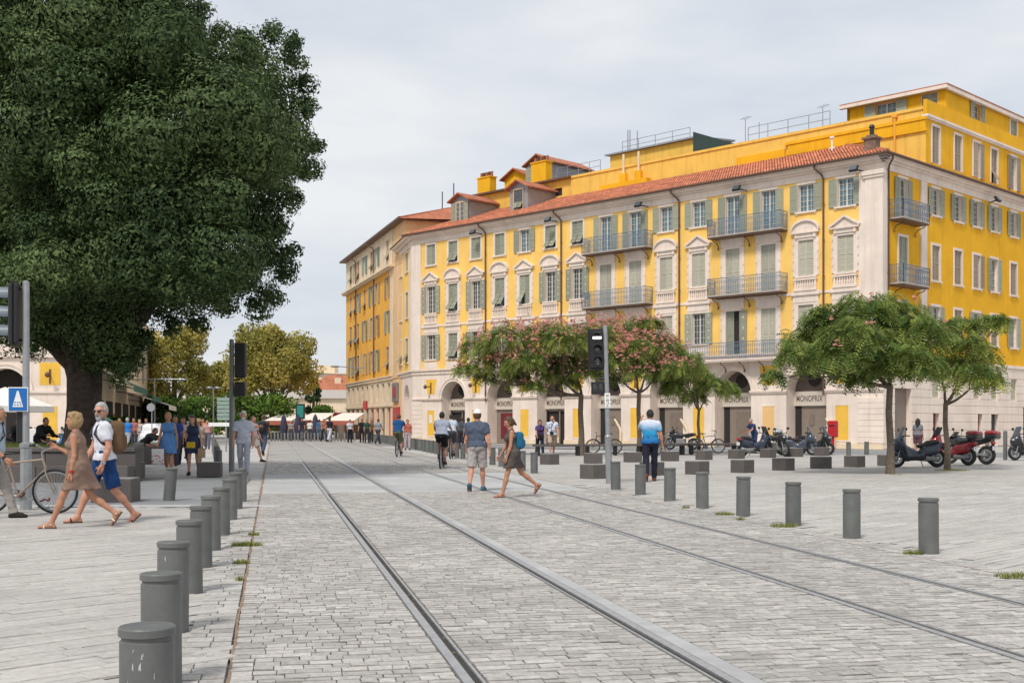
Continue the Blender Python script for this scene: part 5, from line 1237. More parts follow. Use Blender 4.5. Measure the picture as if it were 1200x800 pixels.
o = thing('distant_block', 'distant flat grey-beige apartment block behind the red roofed house', 'building', at(383, 250)); MB().box(-18, 14, 0, 12, 0, 12.2).build('wall', M['cream'], o); MB().box(-2.5, 1.5, 1, 6, 12.2, 13.8).build('roof_hut', M['cream'], o)
for k in range(9): MB().box(-17 + k * 3.3, -15.6 + k * 3.3, -.06, -.01, 9.6, 11).build('window', M['glass'], o)
MB().box(-18.3, 14.3, -.4, 0, 11.7, 12.0).build('cornice', M['stone_slab'], o)
o = thing('distant_house', 'pale distant house glimpsed through the plane trees', 'house', at(270, 175)); MB().box(-26, 20, 0, 10, 0, 5.2).build('wall', M['cream'], o)
MB().add([(-26.5, -.5, 5.2), (20.5, -.5, 5.2), (20.5, 10, 5.2), (-26.5, 10, 5.2), (-22, 5, 6.6), (16, 5, 6.6)], [(0, 1, 5, 4), (0, 4, 3), (1, 2, 5), (2, 3, 4, 5)]).build('roof', M['stone_slab'], o)
for k in range(11):
    for z in (1.2,): MB().box(-24 + k * 4, -22.7 + k * 4, -.06, -.01, z, z + 2).build('window', M['shutter_blue'], o)

# arcaded building on the left, behind the trunk
o = thing('pink_arcade_building', 'pale pink arcaded building with yellow panels behind the left signal pole', 'building', (-27.0, 71.5, 0), R(8))
ar = MB(); xs = .9; CL = [-3.2 - 5.16 * k for k in range(5)]
for c in CL:
    ar.add([(c + RA, 0, 0), (xs, 0, 0), (xs, 0, 5.5), (c + RA, 0, 5.5)], [(0, 1, 2, 3)])
    a = [(c - RA * math.cos(t), ZS + RA * math.sin(t)) for t in np.linspace(0, math.pi, 17)]
    for (x0, z0), (x1, z1) in zip(a, a[1:]): ar.add([(x0, 0, z0), (x1, 0, z1), (x1, 0, 5.5), (x0, 0, 5.5)], [(0, 1, 2, 3)]).add([(x0, 0, z0), (x0, 1., z0), (x1, 1., z1), (x1, 0, z1)], [(0, 1, 2, 3)])
    for x in (c - RA, c + RA): ar.add([(x, 0, 0), (x, 1., 0), (x, 1., ZS), (x, 0, ZS)], [(0, 1, 2, 3)])
    xs = c - RA
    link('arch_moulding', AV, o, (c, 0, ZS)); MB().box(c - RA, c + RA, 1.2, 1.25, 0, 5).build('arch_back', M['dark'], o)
    c2 = c + 2.58
    MB().box(c2 - .6, c2 + .6, -.012, .0, 3.75, 5.1).build('spandrel_panel', M['panel_yellow'], o); MB().box(c2 - .42, c2 + .42, -.014, 0, .5, 2.5).build('pier_panel', M['panel_yellow'], o); link('wall_lamp', LM, o, (c2, -.012, 4.35))
    MB().box(c + RA - .04, c + RA + 2.5, -.1, 0, 3.28, 3.44).build('impost', M['white'], o)
ar.add([(-28, 0, 0), (xs, 0, 0), (xs, 0, 5.5), (-28, 0, 5.5)], [(0, 1, 2, 3)]); ar.build('arcade', M['white'], o)
WL = [(x - .5, x + .5, z, z + 2) for x in (-.9, -3.5, -6.1, -8.7, -11.3, -14, -16.6, -19.2, -21.8, -24.4) for z in (6.6, 10.1, 13.5)]
MB().wall(-28, .9, 5.5, 16, WL, .2).build('wall', M['white'], o); MB().box(-28, .9, .9 + .36, 9, 0, 16).build('side_walls', M['white'], o)
for a, b, c, d in WL: window(o, (a + b) / 2, c, 1.0, 2.0, 'open', 'shutter', True)
mb = MB(); mb.box(-28, 1, -.18, 0, 5.4, 5.7); mb.box(-28, 1.3, -.5, 0, 16, 16.3); mb.build('cornice', M['white'], o); MB().box(-28.3, 1.5, -.6, 9, 16.3, 16.5).build('roof', M['tile'], o)
# shop row with green awnings behind the trunk
o = thing('shop_row', 'shadowy shop row with dark green awnings receding behind the big trunk', 'building', (-25.9, 74, 0), math.atan2(.975, -.222))
MB().box(0, 62, -.0, 8, 0, 11).build('wall', M['cream'], o, (0, 0, 0)) 
for k in range(10):
    for z in (5.2, 8): MB().box(1.5 + k * 6, 3.0 + k * 6, -.06, -.01, z, z + 2).build('window', M['shutter_brown'], o)
    MB().box(.8 + k * 6, 4.8 + k * 6, -.06, -.01, .2, 3).build('shop_front', M['dark'], o)
sr = o
def wall_awning(u0, u1, z0, z1, d, m, label):
    o = thing('awning', label, 'awning', sr.location, sr.rotation_euler.z, 'awnings of the shop row')
    MB().add([(u0, -.02, z0), (u1, -.02, z0), (u1, -d, z1), (u0, -d, z1), (u0, -.02, z0 - .05), (u1, -.02, z0 - .05), (u1, -d, z1 - .05), (u0, -d, z1 - .05)], [(0, 1, 2, 3), (7, 6, 5, 4), (2, 1, 5, 6), (0, 3, 7, 4)]).build('canopy', m, o)
    MB().box(u0, u1, -d - .03, -d, z1 - .4, z1).build('valance', m, o)
    for u in (u0 + .1, u1 - .1): MB().tube([(u, -.02, z0 - .6), (u, -d, z1 - .05)], .03, 5).build('arm', M['black'], o)
wall_awning(.6, 12, 4.9, 3.9, 2.3, M['canvas_green'], 'nearest dark green awning just right of the big trunk')
wall_awning(13, 22, 4.4, 3.5, 2.6, M['canvas_green'], 'second dark green awning along the shop row')
wall_awning(23, 38, 4.0, 3.0, 3.2, M['canvas'], 'cream awning at the end of the shop row')
def parasol(px, Y, z, r, m, label, name='parasol'):
    o = thing(name, label, 'parasol', at(px, Y)); n = 8; mb = MB()
    P = [(r * math.cos(t), r * math.sin(t), z - .75) for t in np.linspace(0, 6.283, n + 1)[:-1]]; Q = [(x, y, zz - .22) for x, y, zz in P]
    mb.add([(0, 0, z)] + P + Q, [(0, 1 + i, 1 + (i + 1) % n) for i in range(n)] + [(1 + i, 1 + n + i, 1 + n + (i + 1) % n, 1 + (i + 1) % n) for i in range(n)])
    mb.build('canopy', m, o); MB().tube([(0, 0, 0), (0, 0, z - .02)], .035, 8).build('pole', M['galv'], o)
    for t in np.linspace(0, 6.283, n + 1)[:-1]: MB().tube([(0, 0, z - .4), (r * .95 * math.cos(t), r * .95 * math.sin(t), z - .74)], .012, 4).build('rib', M['galv'], o)
parasol(6, 46, 2.85, 1.9, M['canvas'], 'white open parasol behind the left signal pole'); parasol(118, 62, 2.0, 1.2, M['canvas_green'], 'dark green parasol behind the head of the man in white')
MB().box(.3, .9, -.3, -.1, 0, 0).v
for i, (px, Y) in enumerate(((120, 80), (152, 84))):
    plane_tree(px, Y, 1.3, 1.9, 'low green bush at the foot of the shop row, ' + ('by the big trunk' if i == 0 else 'right of the first bush'), 'leaf_green', 'shrub', 'shrub', .05, 1500, None, .25)
pb = tag(MB().bbox(-.3, .3, -.2, .2, .0, 1.25, .02).build('meter_box', M['white_paint'], None, at(41, 44)), 'pale grey standing cabinet behind the left signal pole', 'cabinet')
# ---------------------------------------------------------------- smooth solids by distance field
def smin(a, b, k):
    h = np.clip(.5 + .5 * (b - a) / k, 0, 1); return b + (a - b) * h - k * h * (1 - h)
def sdf_cap(P, a, b, ra, rb, sq=(1, 1, 1)):
    a = np.asarray(a, float); b = np.asarray(b, float); s = np.asarray(sq, float)
    p = (P - a) / s; d = (b - a) / s; L2 = d @ d + 1e-9
    t = np.clip(p @ d / L2, 0, 1); return (np.linalg.norm(p - t[..., None] * d, axis=-1) - (ra + (rb - ra) * t)) * s.min() ** .5
def sdf_ell(P, c, r, rot=None):
    p = P - np.asarray(c, float)
    if rot is not None: p = p @ rot
    r = np.asarray(r, float); k0 = np.linalg.norm(p / r, axis=-1); k1 = np.linalg.norm(p / r ** 2, axis=-1) + 1e-9
    return k0 * (k0 - 1) / k1
def sdf_box(P, c, h, rad, rot=None):
    p = P - np.asarray(c, float)
    if rot is not None: p = p @ rot
    q = np.abs(p) - (np.asarray(h, float) - rad)
    return np.linalg.norm(np.maximum(q, 0), axis=-1) + np.minimum(q.max(-1), 0) - rad
def field(prims, h, cuts=(), pad=.03):
    """prims: ('cap',a,b,ra,rb,k[,sq]) ('ell',c,r,k[,rot]) ('box',c,half,rad,k[,rot]); cuts: functions P -> distance kept negative"""
    bb = []
    for p in prims:
        if p[0] == 'cap':
            m = max(p[3], p[4]) * max(1, *(p[6] if len(p) > 6 else (1,))) ; lo = np.minimum(p[1], p[2]) - m; hi = np.maximum(p[1], p[2]) + m
        elif p[0] == 'ell':
            m = max(p[2]) if len(p) > 4 else np.asarray(p[2]); lo = np.asarray(p[1]) - m; hi = np.asarray(p[1]) + m
        else:
            m = np.linalg.norm(p[2]) if len(p) > 5 else np.asarray(p[2]); lo = np.asarray(p[1]) - m; hi = np.asarray(p[1]) + m
        bb.append((lo, hi))
    lo = np.min([b[0] for b in bb], 0) - pad - 2 * h; hi = np.max([b[1] for b in bb], 0) + pad + 2 * h
    n = np.ceil((hi - lo) / h).astype(int) + 1; D = np.full(n, .25, np.float32); ax = [lo[i] + h * np.arange(n[i]) for i in range(3)]
    for p, (a, b) in zip(prims, bb):
        k = p[5] if p[0] == 'cap' else p[3] if p[0] == 'ell' else p[4]; m = k * 1.2 + 3 * h
        i0 = np.maximum(0, np.floor((a - m - lo) / h).astype(int)); i1 = np.minimum(n, np.ceil((b + m - lo) / h).astype(int) + 1)
        sl = tuple(slice(x, y) for x, y in zip(i0, i1))
        P = np.stack(np.meshgrid(*[ax[i][sl[i]] for i in range(3)], indexing='ij'), -1)
        if p[0] == 'cap': d = sdf_cap(P, *p[1:5], *(p[6:7]))
        elif p[0] == 'ell': d = sdf_ell(P, p[1], p[2], *(p[4:5]))
        else: d = sdf_box(P, p[1], p[2], p[3], *(p[5:6]))
        D[sl] = smin(D[sl], d, k) if k > 1e-4 else np.minimum(D[sl], d)
    if cuts:
        P = np.stack(np.meshgrid(*ax, indexing='ij'), -1)
        for c in cuts: D = np.maximum(D, c(P))
    return D, lo
def surface(D, lo, h):
    """surface nets"""
    s = D < 0; nx, ny, nz = D.shape
    acc = np.zeros((nx - 1, ny - 1, nz - 1, 3), np.float32); cnt = np.zeros((nx - 1, ny - 1, nz - 1), np.float32)
    corner = lambda o: D[o[0]:nx - 1 + o[0], o[1]:ny - 1 + o[1], o[2]:nz - 1 + o[2]]
    for ax in range(3):
        for u in (0, 1):
            for v in (0, 1):
                o0 = [0, 0, 0]; o1 = [0, 0, 0]; ot = [i for i in range(3) if i != ax]; o0[ot[0]] = o1[ot[0]] = u; o0[ot[1]] = o1[ot[1]] = v; o1[ax] = 1
                a, b = corner(o0), corner(o1); x = (a < 0) != (b < 0); t = np.where(x, a / (a - b + 1e-12), 0)
                p = np.zeros(a.shape + (3,), np.float32); p[..., ot[0]] = u; p[..., ot[1]] = v; p[..., ax] = t
                acc += p * x[..., None]; cnt += x
    act = cnt > 0; ids = np.full(act.shape, -1, np.int64); ids[act] = np.arange(act.sum())
    I = np.argwhere(act); V = (I + acc[act] / cnt[act][:, None]) * h + lo
    Fs = []
    for ax in range(3):
        o = [i for i in range(3) if i != ax]
        A = s[tuple(slice(1, -1) if i != ax else slice(0, -1) for i in range(3))]; B = s[tuple(slice(1, -1) if i != ax else slice(1, None) for i in range(3))]
        for flip in (0, 1):
            E = np.argwhere((A & ~B) if not flip else (~A & B))
            if not len(E): continue
            E = E.copy(); E[:, o[0]] += 1; E[:, o[1]] += 1
            def g(du, dv):
                q = E.copy(); q[:, o[0]] -= du; q[:, o[1]] -= dv; return ids[q[:, 0], q[:, 1], q[:, 2]]
            q = np.stack([g(1, 1), g(0, 1), g(0, 0), g(1, 0)], 1)
            if (ax == 1) ^ bool(flip): q = q[:, ::-1]
            Fs.append(q)
    F = np.concatenate(Fs); return V, F[(F >= 0).all(1)]
def solid(name, prims, h, m, parent=None, cuts=(), loc=(0, 0, 0), rz=0.0, relax=1, folds=0.0):
    D, lo = field(prims, h, cuts)
    if folds:                                           # creases in cloth
        x, y, z = np.meshgrid(*[lo[i] + h * np.arange(D.shape[i]) for i in range(3)], indexing='ij'); ph = rng.uniform(0, 6)
        D += folds * (np.sin(34 * x + 8 * np.sin(9 * z + ph) + 5 * y) * .6 + np.sin(26 * z + 9 * np.sin(8 * x + ph) + 11 * y) * .8 + .5 * np.sin(55 * z - 31 * x + 4 * np.sin(17 * y + ph)))
    V, F = surface(D, lo, h)
    for _ in range(relax):
        acc = np.zeros_like(V); cn = np.zeros(len(V))
        for i in range(4):
            j = (i + 1) % 4; np.add.at(acc, F[:, i], V[F[:, j]]); np.add.at(cn, F[:, i], 1)
        V = V * .4 + .6 * acc / np.maximum(cn, 1)[:, None]
    return link(name, mesh_np(name, V, F, m, smooth=True), parent, loc, rz)

# ---------------------------------------------------------------- bicycles and scooters (forward = +x)
def wheel(owner, x, y, r, w, rim, spokes, name='wheel', steer=0.0, tyre_w=None, disc=False):
    T = Matrix.Rotation(R(90), 4, 'X'); mb = MB(); n = 32; pts = [(r * math.cos(t), 0, r * math.sin(t)) for t in np.linspace(0, 6.2832, n + 1)[:-1]]
    o = link(name, None, owner, (x, y, r + w * .5), steer)
    tm = MB(); tm.tube(pts, w * .5 + .002, 8, closed=True); tm.build('tyre', M['rubber'], o)
    rm = MB(); q = r - w * .5
    rm.lathe([(q + .004, -w * .32), (q + .004, w * .32), (q - rim, w * .25), (q - rim, -w * .25), (q + .004, -w * .32)], 28, M=T, caps=False)
    rm.lathe([(rim * .9 + .012, -w * .8), (rim * .9 + .012, w * .8)], 10, M=T); rm.build('rim', M['galv'], o)
    sp = MB()
    for k in range(spokes):
        a = 6.2832 * k / spokes; sp.tube([(.02 * math.cos(a), w * .3 * (-1) ** k, .02 * math.sin(a)), ((q - rim) * math.cos(a + .05), 0, (q - rim) * math.sin(a + .05))], .0028 if spokes > 12 else .016, 4)
    if disc: sp.lathe([(r * .42, w * .5), (r * .42, w * .56), (r * .15, w * .56)], 16, M=T)
    sp.build('spokes', M['galv'] if spokes > 12 else M['steel_grey'], o)
    return o
def bicycle(label, loc, rz, colour, handle='flat', saddle=True, basket=False, lock=False, r=.335, group=None, lean=0.0, steer=0.0):
    o = thing('bicycle', label, 'bicycle', loc, rz, group); o.rotation_euler.x = lean
    fm = mat('bike_paint_' + colour[0], colour[1], .4, metal=.3, var=.08)
    wheel(o, -.52, 0, r, .04, .022, 28); f = wheel(o, .54, 0, r, .04, .022, 28, steer=steer)
    hub, bb, st, hd1, hd0 = (-.52, 0, r + .02), (-.06, 0, .28), (-.20, 0, .80), (.36, 0, .86), (.40, 0, .70)
    mb = MB()
    for a, b, q in ((bb, st, .017), (st, hd1, .016), (bb, hd0, .019), (hd1, hd0, .021)): mb.tube([a, b], q, 8)
    for s in (-1, 1): mb.tube([(bb[0], s * .03, bb[2]), (hub[0], s * .06, hub[2])], .01, 6).tube([(st[0] + .02, s * .02, st[2] - .06), (hub[0], s * .06, hub[2])], .008, 6)
    mb.tube([(st[0], 0, st[2]), (st[0] - .03, 0, .93)], .013, 6); mb.build('frame', fm, o)
    fk = MB()
    for s in (-1, 1): fk.tube([(hd0[0], s * .02, hd0[2]), (hd0[0] + .02, s * .055, hd0[2] - .06), (.50, s * .055, r + .1), (.54, s * .05, r + .02)], .012, 6)
    fk.build('fork', fm, o)
    hb = MB(); hb.tube([(.36, 0, .86), (.345, 0, .97), (.40, 0, 1.0)], .014, 6)
    if handle == 'flat': hb.tube([(.36, -.29, 1.02), (.42, -.1, 1.0), (.42, .1, 1.0), (.36, .29, 1.02)], .012, 6)
    else: hb.tube([(.30, -.27, 1.10), (.37, -.24, 1.10), (.44, -.08, 1.02), (.44, .08, 1.02), (.37, .24, 1.10), (.30, .27, 1.10)], .013, 6)
    hb.build('handlebar', M['galv'], o)
    gp = MB()
    for s in (-1, 1): gp.tube([(.27 if handle != 'flat' else .36, s * .27, 1.10 if handle != 'flat' else 1.02), (.36, s * .255 if handle != 'flat' else s * .2, 1.105 if handle != 'flat' else 1.012)], .018, 6)
    gp.build('grips', M['rubber'], o)
    if saddle: solid('saddle', [('cap', (-.32, 0, .955), (-.1, 0, .95), .065, .028, .02, (1, 1, .5))], .012, M['black'], o)
    cr = MB(); cr.lathe([(.095, -.05), (.095, -.046), (.02, -.046)], 20, M=Matrix.Translation(bb) @ Matrix.Rotation(R(90), 4, 'X'))
    for s in (-1, 1): cr.tube([(bb[0], s * .06, bb[2]), (bb[0] + s * .14, s * .075, bb[2] - s * .07)], .012, 6).box(bb[0] + s * .14 - .05, bb[0] + s * .14 + .05, s * .075 - .01, s * .075 + s * .09 + .01, bb[2] - s * .07 - .01, bb[2] - s * .07 + .012)
    cr.build('crankset', M['galv'], o)
    MB().tube([(bb[0], .052, bb[2] + .09), (hub[0], .052, hub[2] + .035)], .005, 4).tube([(bb[0], .052, bb[2] - .09), (hub[0], .052, hub[2] - .035)], .005, 4).build('chain', M['rubber'], o)
    if basket: MB().bbox(.46, .78, -.17, .17, .72, .95, .02).build('basket', M['black'], o)
    if lock:
        for ch in ([(-.5, .03, .33), (-.35, .06, .30), (-.15, .07, .29), (-.02, .05, .26), (.04, .03, .33)], [(.2, .0, .24), (.26, .05, .18), (.34, .06, .22), (.42, .03, .20), (.46, -.03, .25)]):
            MB().tube(ch, .016, 6).build('lock_chain', M['lock_red'], o)
    return o
M['lock_red'] = mat('dark_red_chain_sleeve', (.22, .03, .035), .6)
bicycle('tan bicycle with swept handlebar and red chain lock leaning on the left pole', at(26, 18.9), R(-2), ('tan', (.33, .26, .20)), 'swept', True, False, True, lean=R(4), steer=R(8))
bicycle('black bicycle parked behind the tram signal pole', at(708, 57.6), R(178), ('black', (.03, .03, .032)), 'flat', group='bicycles parked at the benches')
bicycle('blue city bicycle parked in front of the arches', at(829, 58.6), R(4), ('blue', (.06, .10, .28)), 'swept', group='bicycles parked at the benches')
bicycle('white and pink bicycle half hidden behind the man in the gradient shirt', at(777, 57.5), R(60), ('white', (.6, .55, .55)), 'flat', group='bicycles parked at the benches')

def scooter(label, loc, rz, body, L=1.0, topbox=None, screen=True, moto=False, group='scooters and motorcycles parked on the square', tail=True, lean=3, trim=None, h=.024, steer=0.0):
    """big scooter; built about 1.95 m long with L = 1"""
    o = thing('motorcycle' if moto else 'motor_scooter', label, 'motorcycle' if moto else 'scooter', loc, rz, group); o.rotation_euler.x = R(lean)
    bm = body; bl = M['black']
    wheel(o, -.66, 0, .235 if not moto else .27, .13 if not moto else .12, .05, 5, disc=True); wheel(o, .70, 0, .25 if not moto else .28, .11, .05, 5, steer=steer, disc=True)
    if not moto:
        solid('bodywork', [('cap', (-.82, 0, .74), (-.25, 0, .60), .10, .15, .06), ('cap', (-.62, 0, .56), (-.1, 0, .42), .15, .13, .08), ('cap', (-.15, .0, .34), (.38, 0, .33), .12, .12, .06),
                           ('cap', (.36, 0, .36), (.60, 0, .82), .15, .19, .09, (1, 1.15, 1)), ('cap', (.58, 0, .80), (.52, 0, .96), .17, .10, .07), ('ell', (.72, 0, .72), (.14, .15, .20), .06),
                           ('cap', (-.05, 0, .40), (.32, 0, .58), .09, .12, .08)], h, bm, o)
        solid('floorboard', [('box', (.12, 0, .31), (.36, .22, .05), .03, .02), ('cap', (.40, .12, .38), (.52, .16, .68), .06, .07, .03), ('cap', (.40, -.12, .38), (.52, -.16, .68), .06, .07, .03)], h, bl, o)
        solid('seat', [('cap', (-.66, 0, .83), (-.38, 0, .80), .10, .12, .06, (1, 1.15, .7)), ('cap', (-.34, 0, .74), (-.06, 0, .70), .12, .09, .06, (1, 1.1, .7))], h * .9, M['seat_vinyl'], o)
        solid('engine', [('cap', (-.66, -.12, .28), (-.1, -.12, .30), .10, .09, .05), ('cap', (-.6, .14, .27), (-.25, .14, .29), .07, .08, .04)], h, M['steel_grey'], o)
        solid('front_mudguard', [('cap', (.56, 0, .40), (.80, 0, .52), .09, .08, .06, (1, .85, 1)), ('cap', (.80, 0, .52), (.92, 0, .42), .08, .06, .05, (1, .85, 1))], h, bm, o)
        hz, hx = 1.02, .46
    else:
        solid('bodywork', [('cap', (.05, 0, .78), (.42, 0, .80), .15, .17, .08), ('cap', (.45, 0, .82), (.68, 0, .84), .16, .12, .08), ('cap', (-.75, 0, .86), (-.25, 0, .74), .08, .10, .05), ('cap', (.3, 0, .55), (.5, 0, .72), .14, .16, .08), ('ell', (.72, 0, .62), (.16, .07, .05), .02)], h, bm, o)
        solid('seat', [('cap', (-.60, 0, .88), (-.05, 0, .80), .11, .11, .05, (1, 1.1, .6))], h * .9, M['seat_vinyl'], o)
        solid('engine', [('box', (.05, 0, .45), (.26, .17, .18), .06, .03), ('cap', (-.66, .10, .30), (-.1, .10, .40), .045, .05, .02), ('cap', (.40, 0, .35), (.15, 0, .28), .05, .06, .03)], h, M['steel_grey'], o)
        hz, hx = 1.0, .42
    fk = MB()
    for s in (-1, 1): fk.tube([(.70, s * .09, .27), (.56, s * .09, .72), (.48, s * .08, .95)], .028, 8)
    fk.build('fork', M['steel_grey'], o)
    hb = MB(); hb.tube([(hx - .10, -.33, hz), (hx + .02, -.15, hz + .01), (hx + .02, .15, hz + .01), (hx - .10, .33, hz)], .02, 6); hb.build('handlebar', bl, o)
    for s in (-1, 1):
        mr = MB(); mr.tube([(hx, s * .24, hz), (hx + .02, s * .30, hz + .17)], .01, 5); mr.ball((hx + .02, s * .33, hz + .22), (.025, .085, .055), 0, 10); mr.build('mirror', bl, o)
    if screen:
        v = []; n = 7
        for i in range(n):
            a = R(-60 + 120 * i / (n - 1)); v += [(.60 + .10 * math.cos(a), .24 * math.sin(a), .92), (.40 + .12 * math.cos(a), .19 * math.sin(a), 1.32 if not moto else 1.15)]
        v2 = [(x - .008, y, z) for x, y, z in v]; k = 2 * n
        MB().add(v + v2, [(2 * i, 2 * i + 2, 2 * i + 3, 2 * i + 1) for i in range(n - 1)] + [(k + 2 * i + 1, k + 2 * i + 3, k + 2 * i + 2, k + 2 * i) for i in range(n - 1)] + [(2 * i + 1, 2 * i + 3, k + 2 * i + 3, k + 2 * i + 1) for i in range(n - 1)]).build('windscreen', M['smoked'], o)
    hl = MB(); hl.ball((.80 if not moto else .76, .07, .80 if not moto else .86), (.05, .06, .05), 0, 10).ball((.80 if not moto else .76, -.07, .80 if not moto else .86), (.05, .06, .05), 0, 10); hl.build('headlight', M['lamp_glass'], o)
    solid('tail_light', [('cap', (-.88, -.09, .76), (-.88, .09, .76), .05, .05, .02)], .015, M['tail_red'], o)
    MB().bbox(-.93, -.915, -.10, .10, .50, .64, .004).build('number_plate', M['white_paint'], o)
    MB().box(-.92, -.86, -.03, .03, .62, .74).tube([(-.80, 0, .66), (-.93, 0, .58)], .03, 6).build('plate_holder', bl, o)
    solid('exhaust', [('cap', (-.82, -.20, .36), (-.38, -.18, .28), .065, .05, .02), ('cap', (-.38, -.17, .27), (.0, -.1, .24), .025, .025, .01)], .018, M['galv'] if not moto else M['steel_grey'], o)
    if topbox:
        base = solid('top_box', [('box', (-.86, 0, 1.02), (.22, .24, .13), .09, .02)], .02, topbox[0], o, cuts=(lambda P: P[..., 2] - 1.045,))
        solid('top_box_lid', [('box', (-.86, 0, 1.04), (.225, .245, .15), .10, .02)], .02, topbox[1], o, cuts=(lambda P: 1.05 - P[..., 2],))
        MB().tube([(-.55, .08, .86), (-.92, .08, .90)], .015, 5).tube([(-.55, -.08, .86), (-.92, -.08, .90)], .015, 5).build('rack', bl, o)
    MB().tube([(-.05, .12, .28), (-.08, .26, .02)], .014, 5).build('side_stand', bl, o)
    return o
M['seat_vinyl'] = mat('black_seat_vinyl', (.02, .02, .021), .55, var=.1, bump=.1); M['smoked'] = mat('smoked_screen', (.05, .06, .07), .12, spec=.7)
M['lamp_glass'] = mat('lamp_glass', (.45, .47, .5), .1, spec=.8); M['tail_red'] = mat('red_lamp_plastic', (.35, .01, .02), .25)
pn = lambda n, c, r=.28: mat('scooter_paint_' + n, c, r, var=.05, coat=.5)
SB, SG, SR, SN = pn('black', (.02, .022, .026)), pn('slate', (.06, .075, .10)), pn('red', (.24, .008, .014)), pn('navy', (.025, .035, .06))
sv = pn('silver', (.30, .31, .33), .35)
scooter('dark maxi scooter parked side-on behind the straight mimosa trunk', at(1075, 39.2), R(184), SN, lean=3, trim=None)
scooter('red scooter with a round red top box, rear turned to the viewer', at(1114, 41.5), R(128), SR, topbox=(SB, SR), lean=3)
scooter('black motorcycle with a red and black top box, rear turned to the viewer', at(1135, 42.5), R(132), SB, topbox=(SB, SR), moto=True)
scooter('dark scooter nose cut off by the right edge', at(1207, 47), R(196), SB, moto=False)
scooter('dark scooter seen from behind with a big red tail light', at(884, 52.5), R(28), SN, topbox=None, lean=3)
scooter('black motorcycle facing the camera beside the scooter tail', at(911, 52.8), R(-72), SB, moto=True, lean=3, screen=False)
scooter('slate scooter with a grey top box, pointing right', at(934, 54.5), R(-14), SG, topbox=(SB, sv), lean=3)
scooter('dark scooter with tall black front shield next to the red wall box', at(954, 55.5), R(-38), SB, lean=3)
scooter('dark motorcycle in the shade of the fifth arch', at(799, 66.0), R(150), SB, moto=True, lean=3)
scooter('black scooter parked behind the big trunk on the left', at(22, 47), R(70), SB, lean=3, group='scooters parked behind the planter')
scooter('scooter with bright blue bodywork behind the planter', at(57, 46), R(25), pn('blue', (.02, .20, .50)), lean=3, group='scooters parked behind the planter')
scooter('pale silver scooter behind the blue one', at(66, 49), R(20), sv, lean=3, group='scooters parked behind the planter')

# small white car in the distance
o = thing('parked_car', 'white car parked beyond the woman in the blue dress', 'car', at(190, 72), R(80))
wp = pn('white', (.72, .72, .72))
solid('body', [('box', (0, 0, .62), (2.05, .85, .30), .20, .05), ('box', (-.2, 0, 1.08), (1.25, .70, .38), .30, .15)], .05, wp, o)
solid('windows', [('box', (-.2, 0, 1.14), (1.18, .73, .22), .16, .02)], .05, M['glass'], o)
for x in (-1.3, 1.3):
    for y in (-.72, .72):
        wh = MB().lathe([(.20, -.09), (.30, -.09), (.31, 0), (.30, .09), (.2, .09)], 18, M=Matrix.Translation((x, y, .31)) @ Matrix.Rotation(R(90), 4, 'X')).build('wheel', M['rubber'], o)
for y in (-.6, .6): MB().ball((2.02, y, .68), (.06, .16, .09), 0, 8).build('headlight', M['lamp_glass'], o); MB().ball((-2.02, y, .72), (.06, .14, .1), 0, 8).build('tail_light', M['tail_red'], o)
# ---------------------------------------------------------------- people
SK = {k: mat('skin_' + k, c, .55, var=.06, scale=18, spec=.35) for k, c in dict(fair=(.56, .30, .21), tan=(.42, .205, .125), ruddy=(.52, .25, .17), dark=(.20, .095, .06)).items()}
HR = {k: mat('hair_' + k, c, .6, var=.35, scale=45, bump=.5, bscale=90) for k, c in dict(brown=(.085, .045, .025), dark=(.022, .017, .015), grey=(.36, .35, .34), white=(.62, .61, .58), blond=(.36, .235, .115), straw=(.55, .42, .24)).items()}
M['eye'] = mat('dark_eye', (.02, .015, .012), .2); M['lip'] = mat('lip', (.36, .12, .10), .5); M['strap'] = mat('dark_strap', (.03, .03, .035), .8)
M['sole'] = mat('shoe_sole', (.10, .06, .045), .8); M['straw'] = mat('straw_hat', (.50, .38, .20), .9, var=.2, scale=40)
def cloth(c, var=.13, scale=9, rough=.9, hue=None): return cached(('cloth', c, hue), lambda: mat('cloth', c, rough, var=var, scale=scale, bump=.35, bscale=16, hue=hue, spec=.2))
def stripes(name, c0, c1, scale, axis='Z'):
    m = mat(name, c0, .9, spec=.2, bump=.3, bscale=16); t = m.node_tree; n = t.nodes; l = t.links
    tcn = n.new('ShaderNodeTexCoord'); wv = n.new('ShaderNodeTexWave'); wv.bands_direction = axis; wv.inputs['Scale'].default_value = scale; wv.inputs['Distortion'].default_value = 1.2; wv.inputs['Detail'].default_value = 2
    l.new(tcn.outputs['Object'], wv.inputs[0]); mx = n.new('ShaderNodeMix'); mx.data_type = 'RGBA'; mx.inputs[6].default_value = (*c0, 1); mx.inputs[7].default_value = (*c1, 1)
    l.new(wv.outputs['Fac'], mx.inputs[0]); l.new(mx.outputs[2], n['Principled BSDF'].inputs['Base Color']); return m
def graded(name, stops, z0, z1):
    m = mat(name, stops[0], .9, spec=.2, bump=.3, bscale=16); t = m.node_tree; n = t.nodes; l = t.links
    tcn = n.new('ShaderNodeTexCoord'); sp = n.new('ShaderNodeSeparateXYZ'); l.new(tcn.outputs['Object'], sp.inputs[0])
    mr = n.new('ShaderNodeMapRange'); mr.inputs[1].default_value = z0; mr.inputs[2].default_value = z1; l.new(sp.outputs[2], mr.inputs[0])
    r = n.new('ShaderNodeValToRGB'); l.new(mr.outputs[0], r.inputs[0]); e = r.color_ramp.elements
    e[0].color = (*stops[0], 1); e[1].color = (*stops[-1], 1)
    for i, c in enumerate(stops[1:-1]): x = e.new((i + 1) / (len(stops) - 1)); x.color = (*c, 1)
    l.new(r.outputs[0], n['Principled BSDF'].inputs['Base Color']); return m
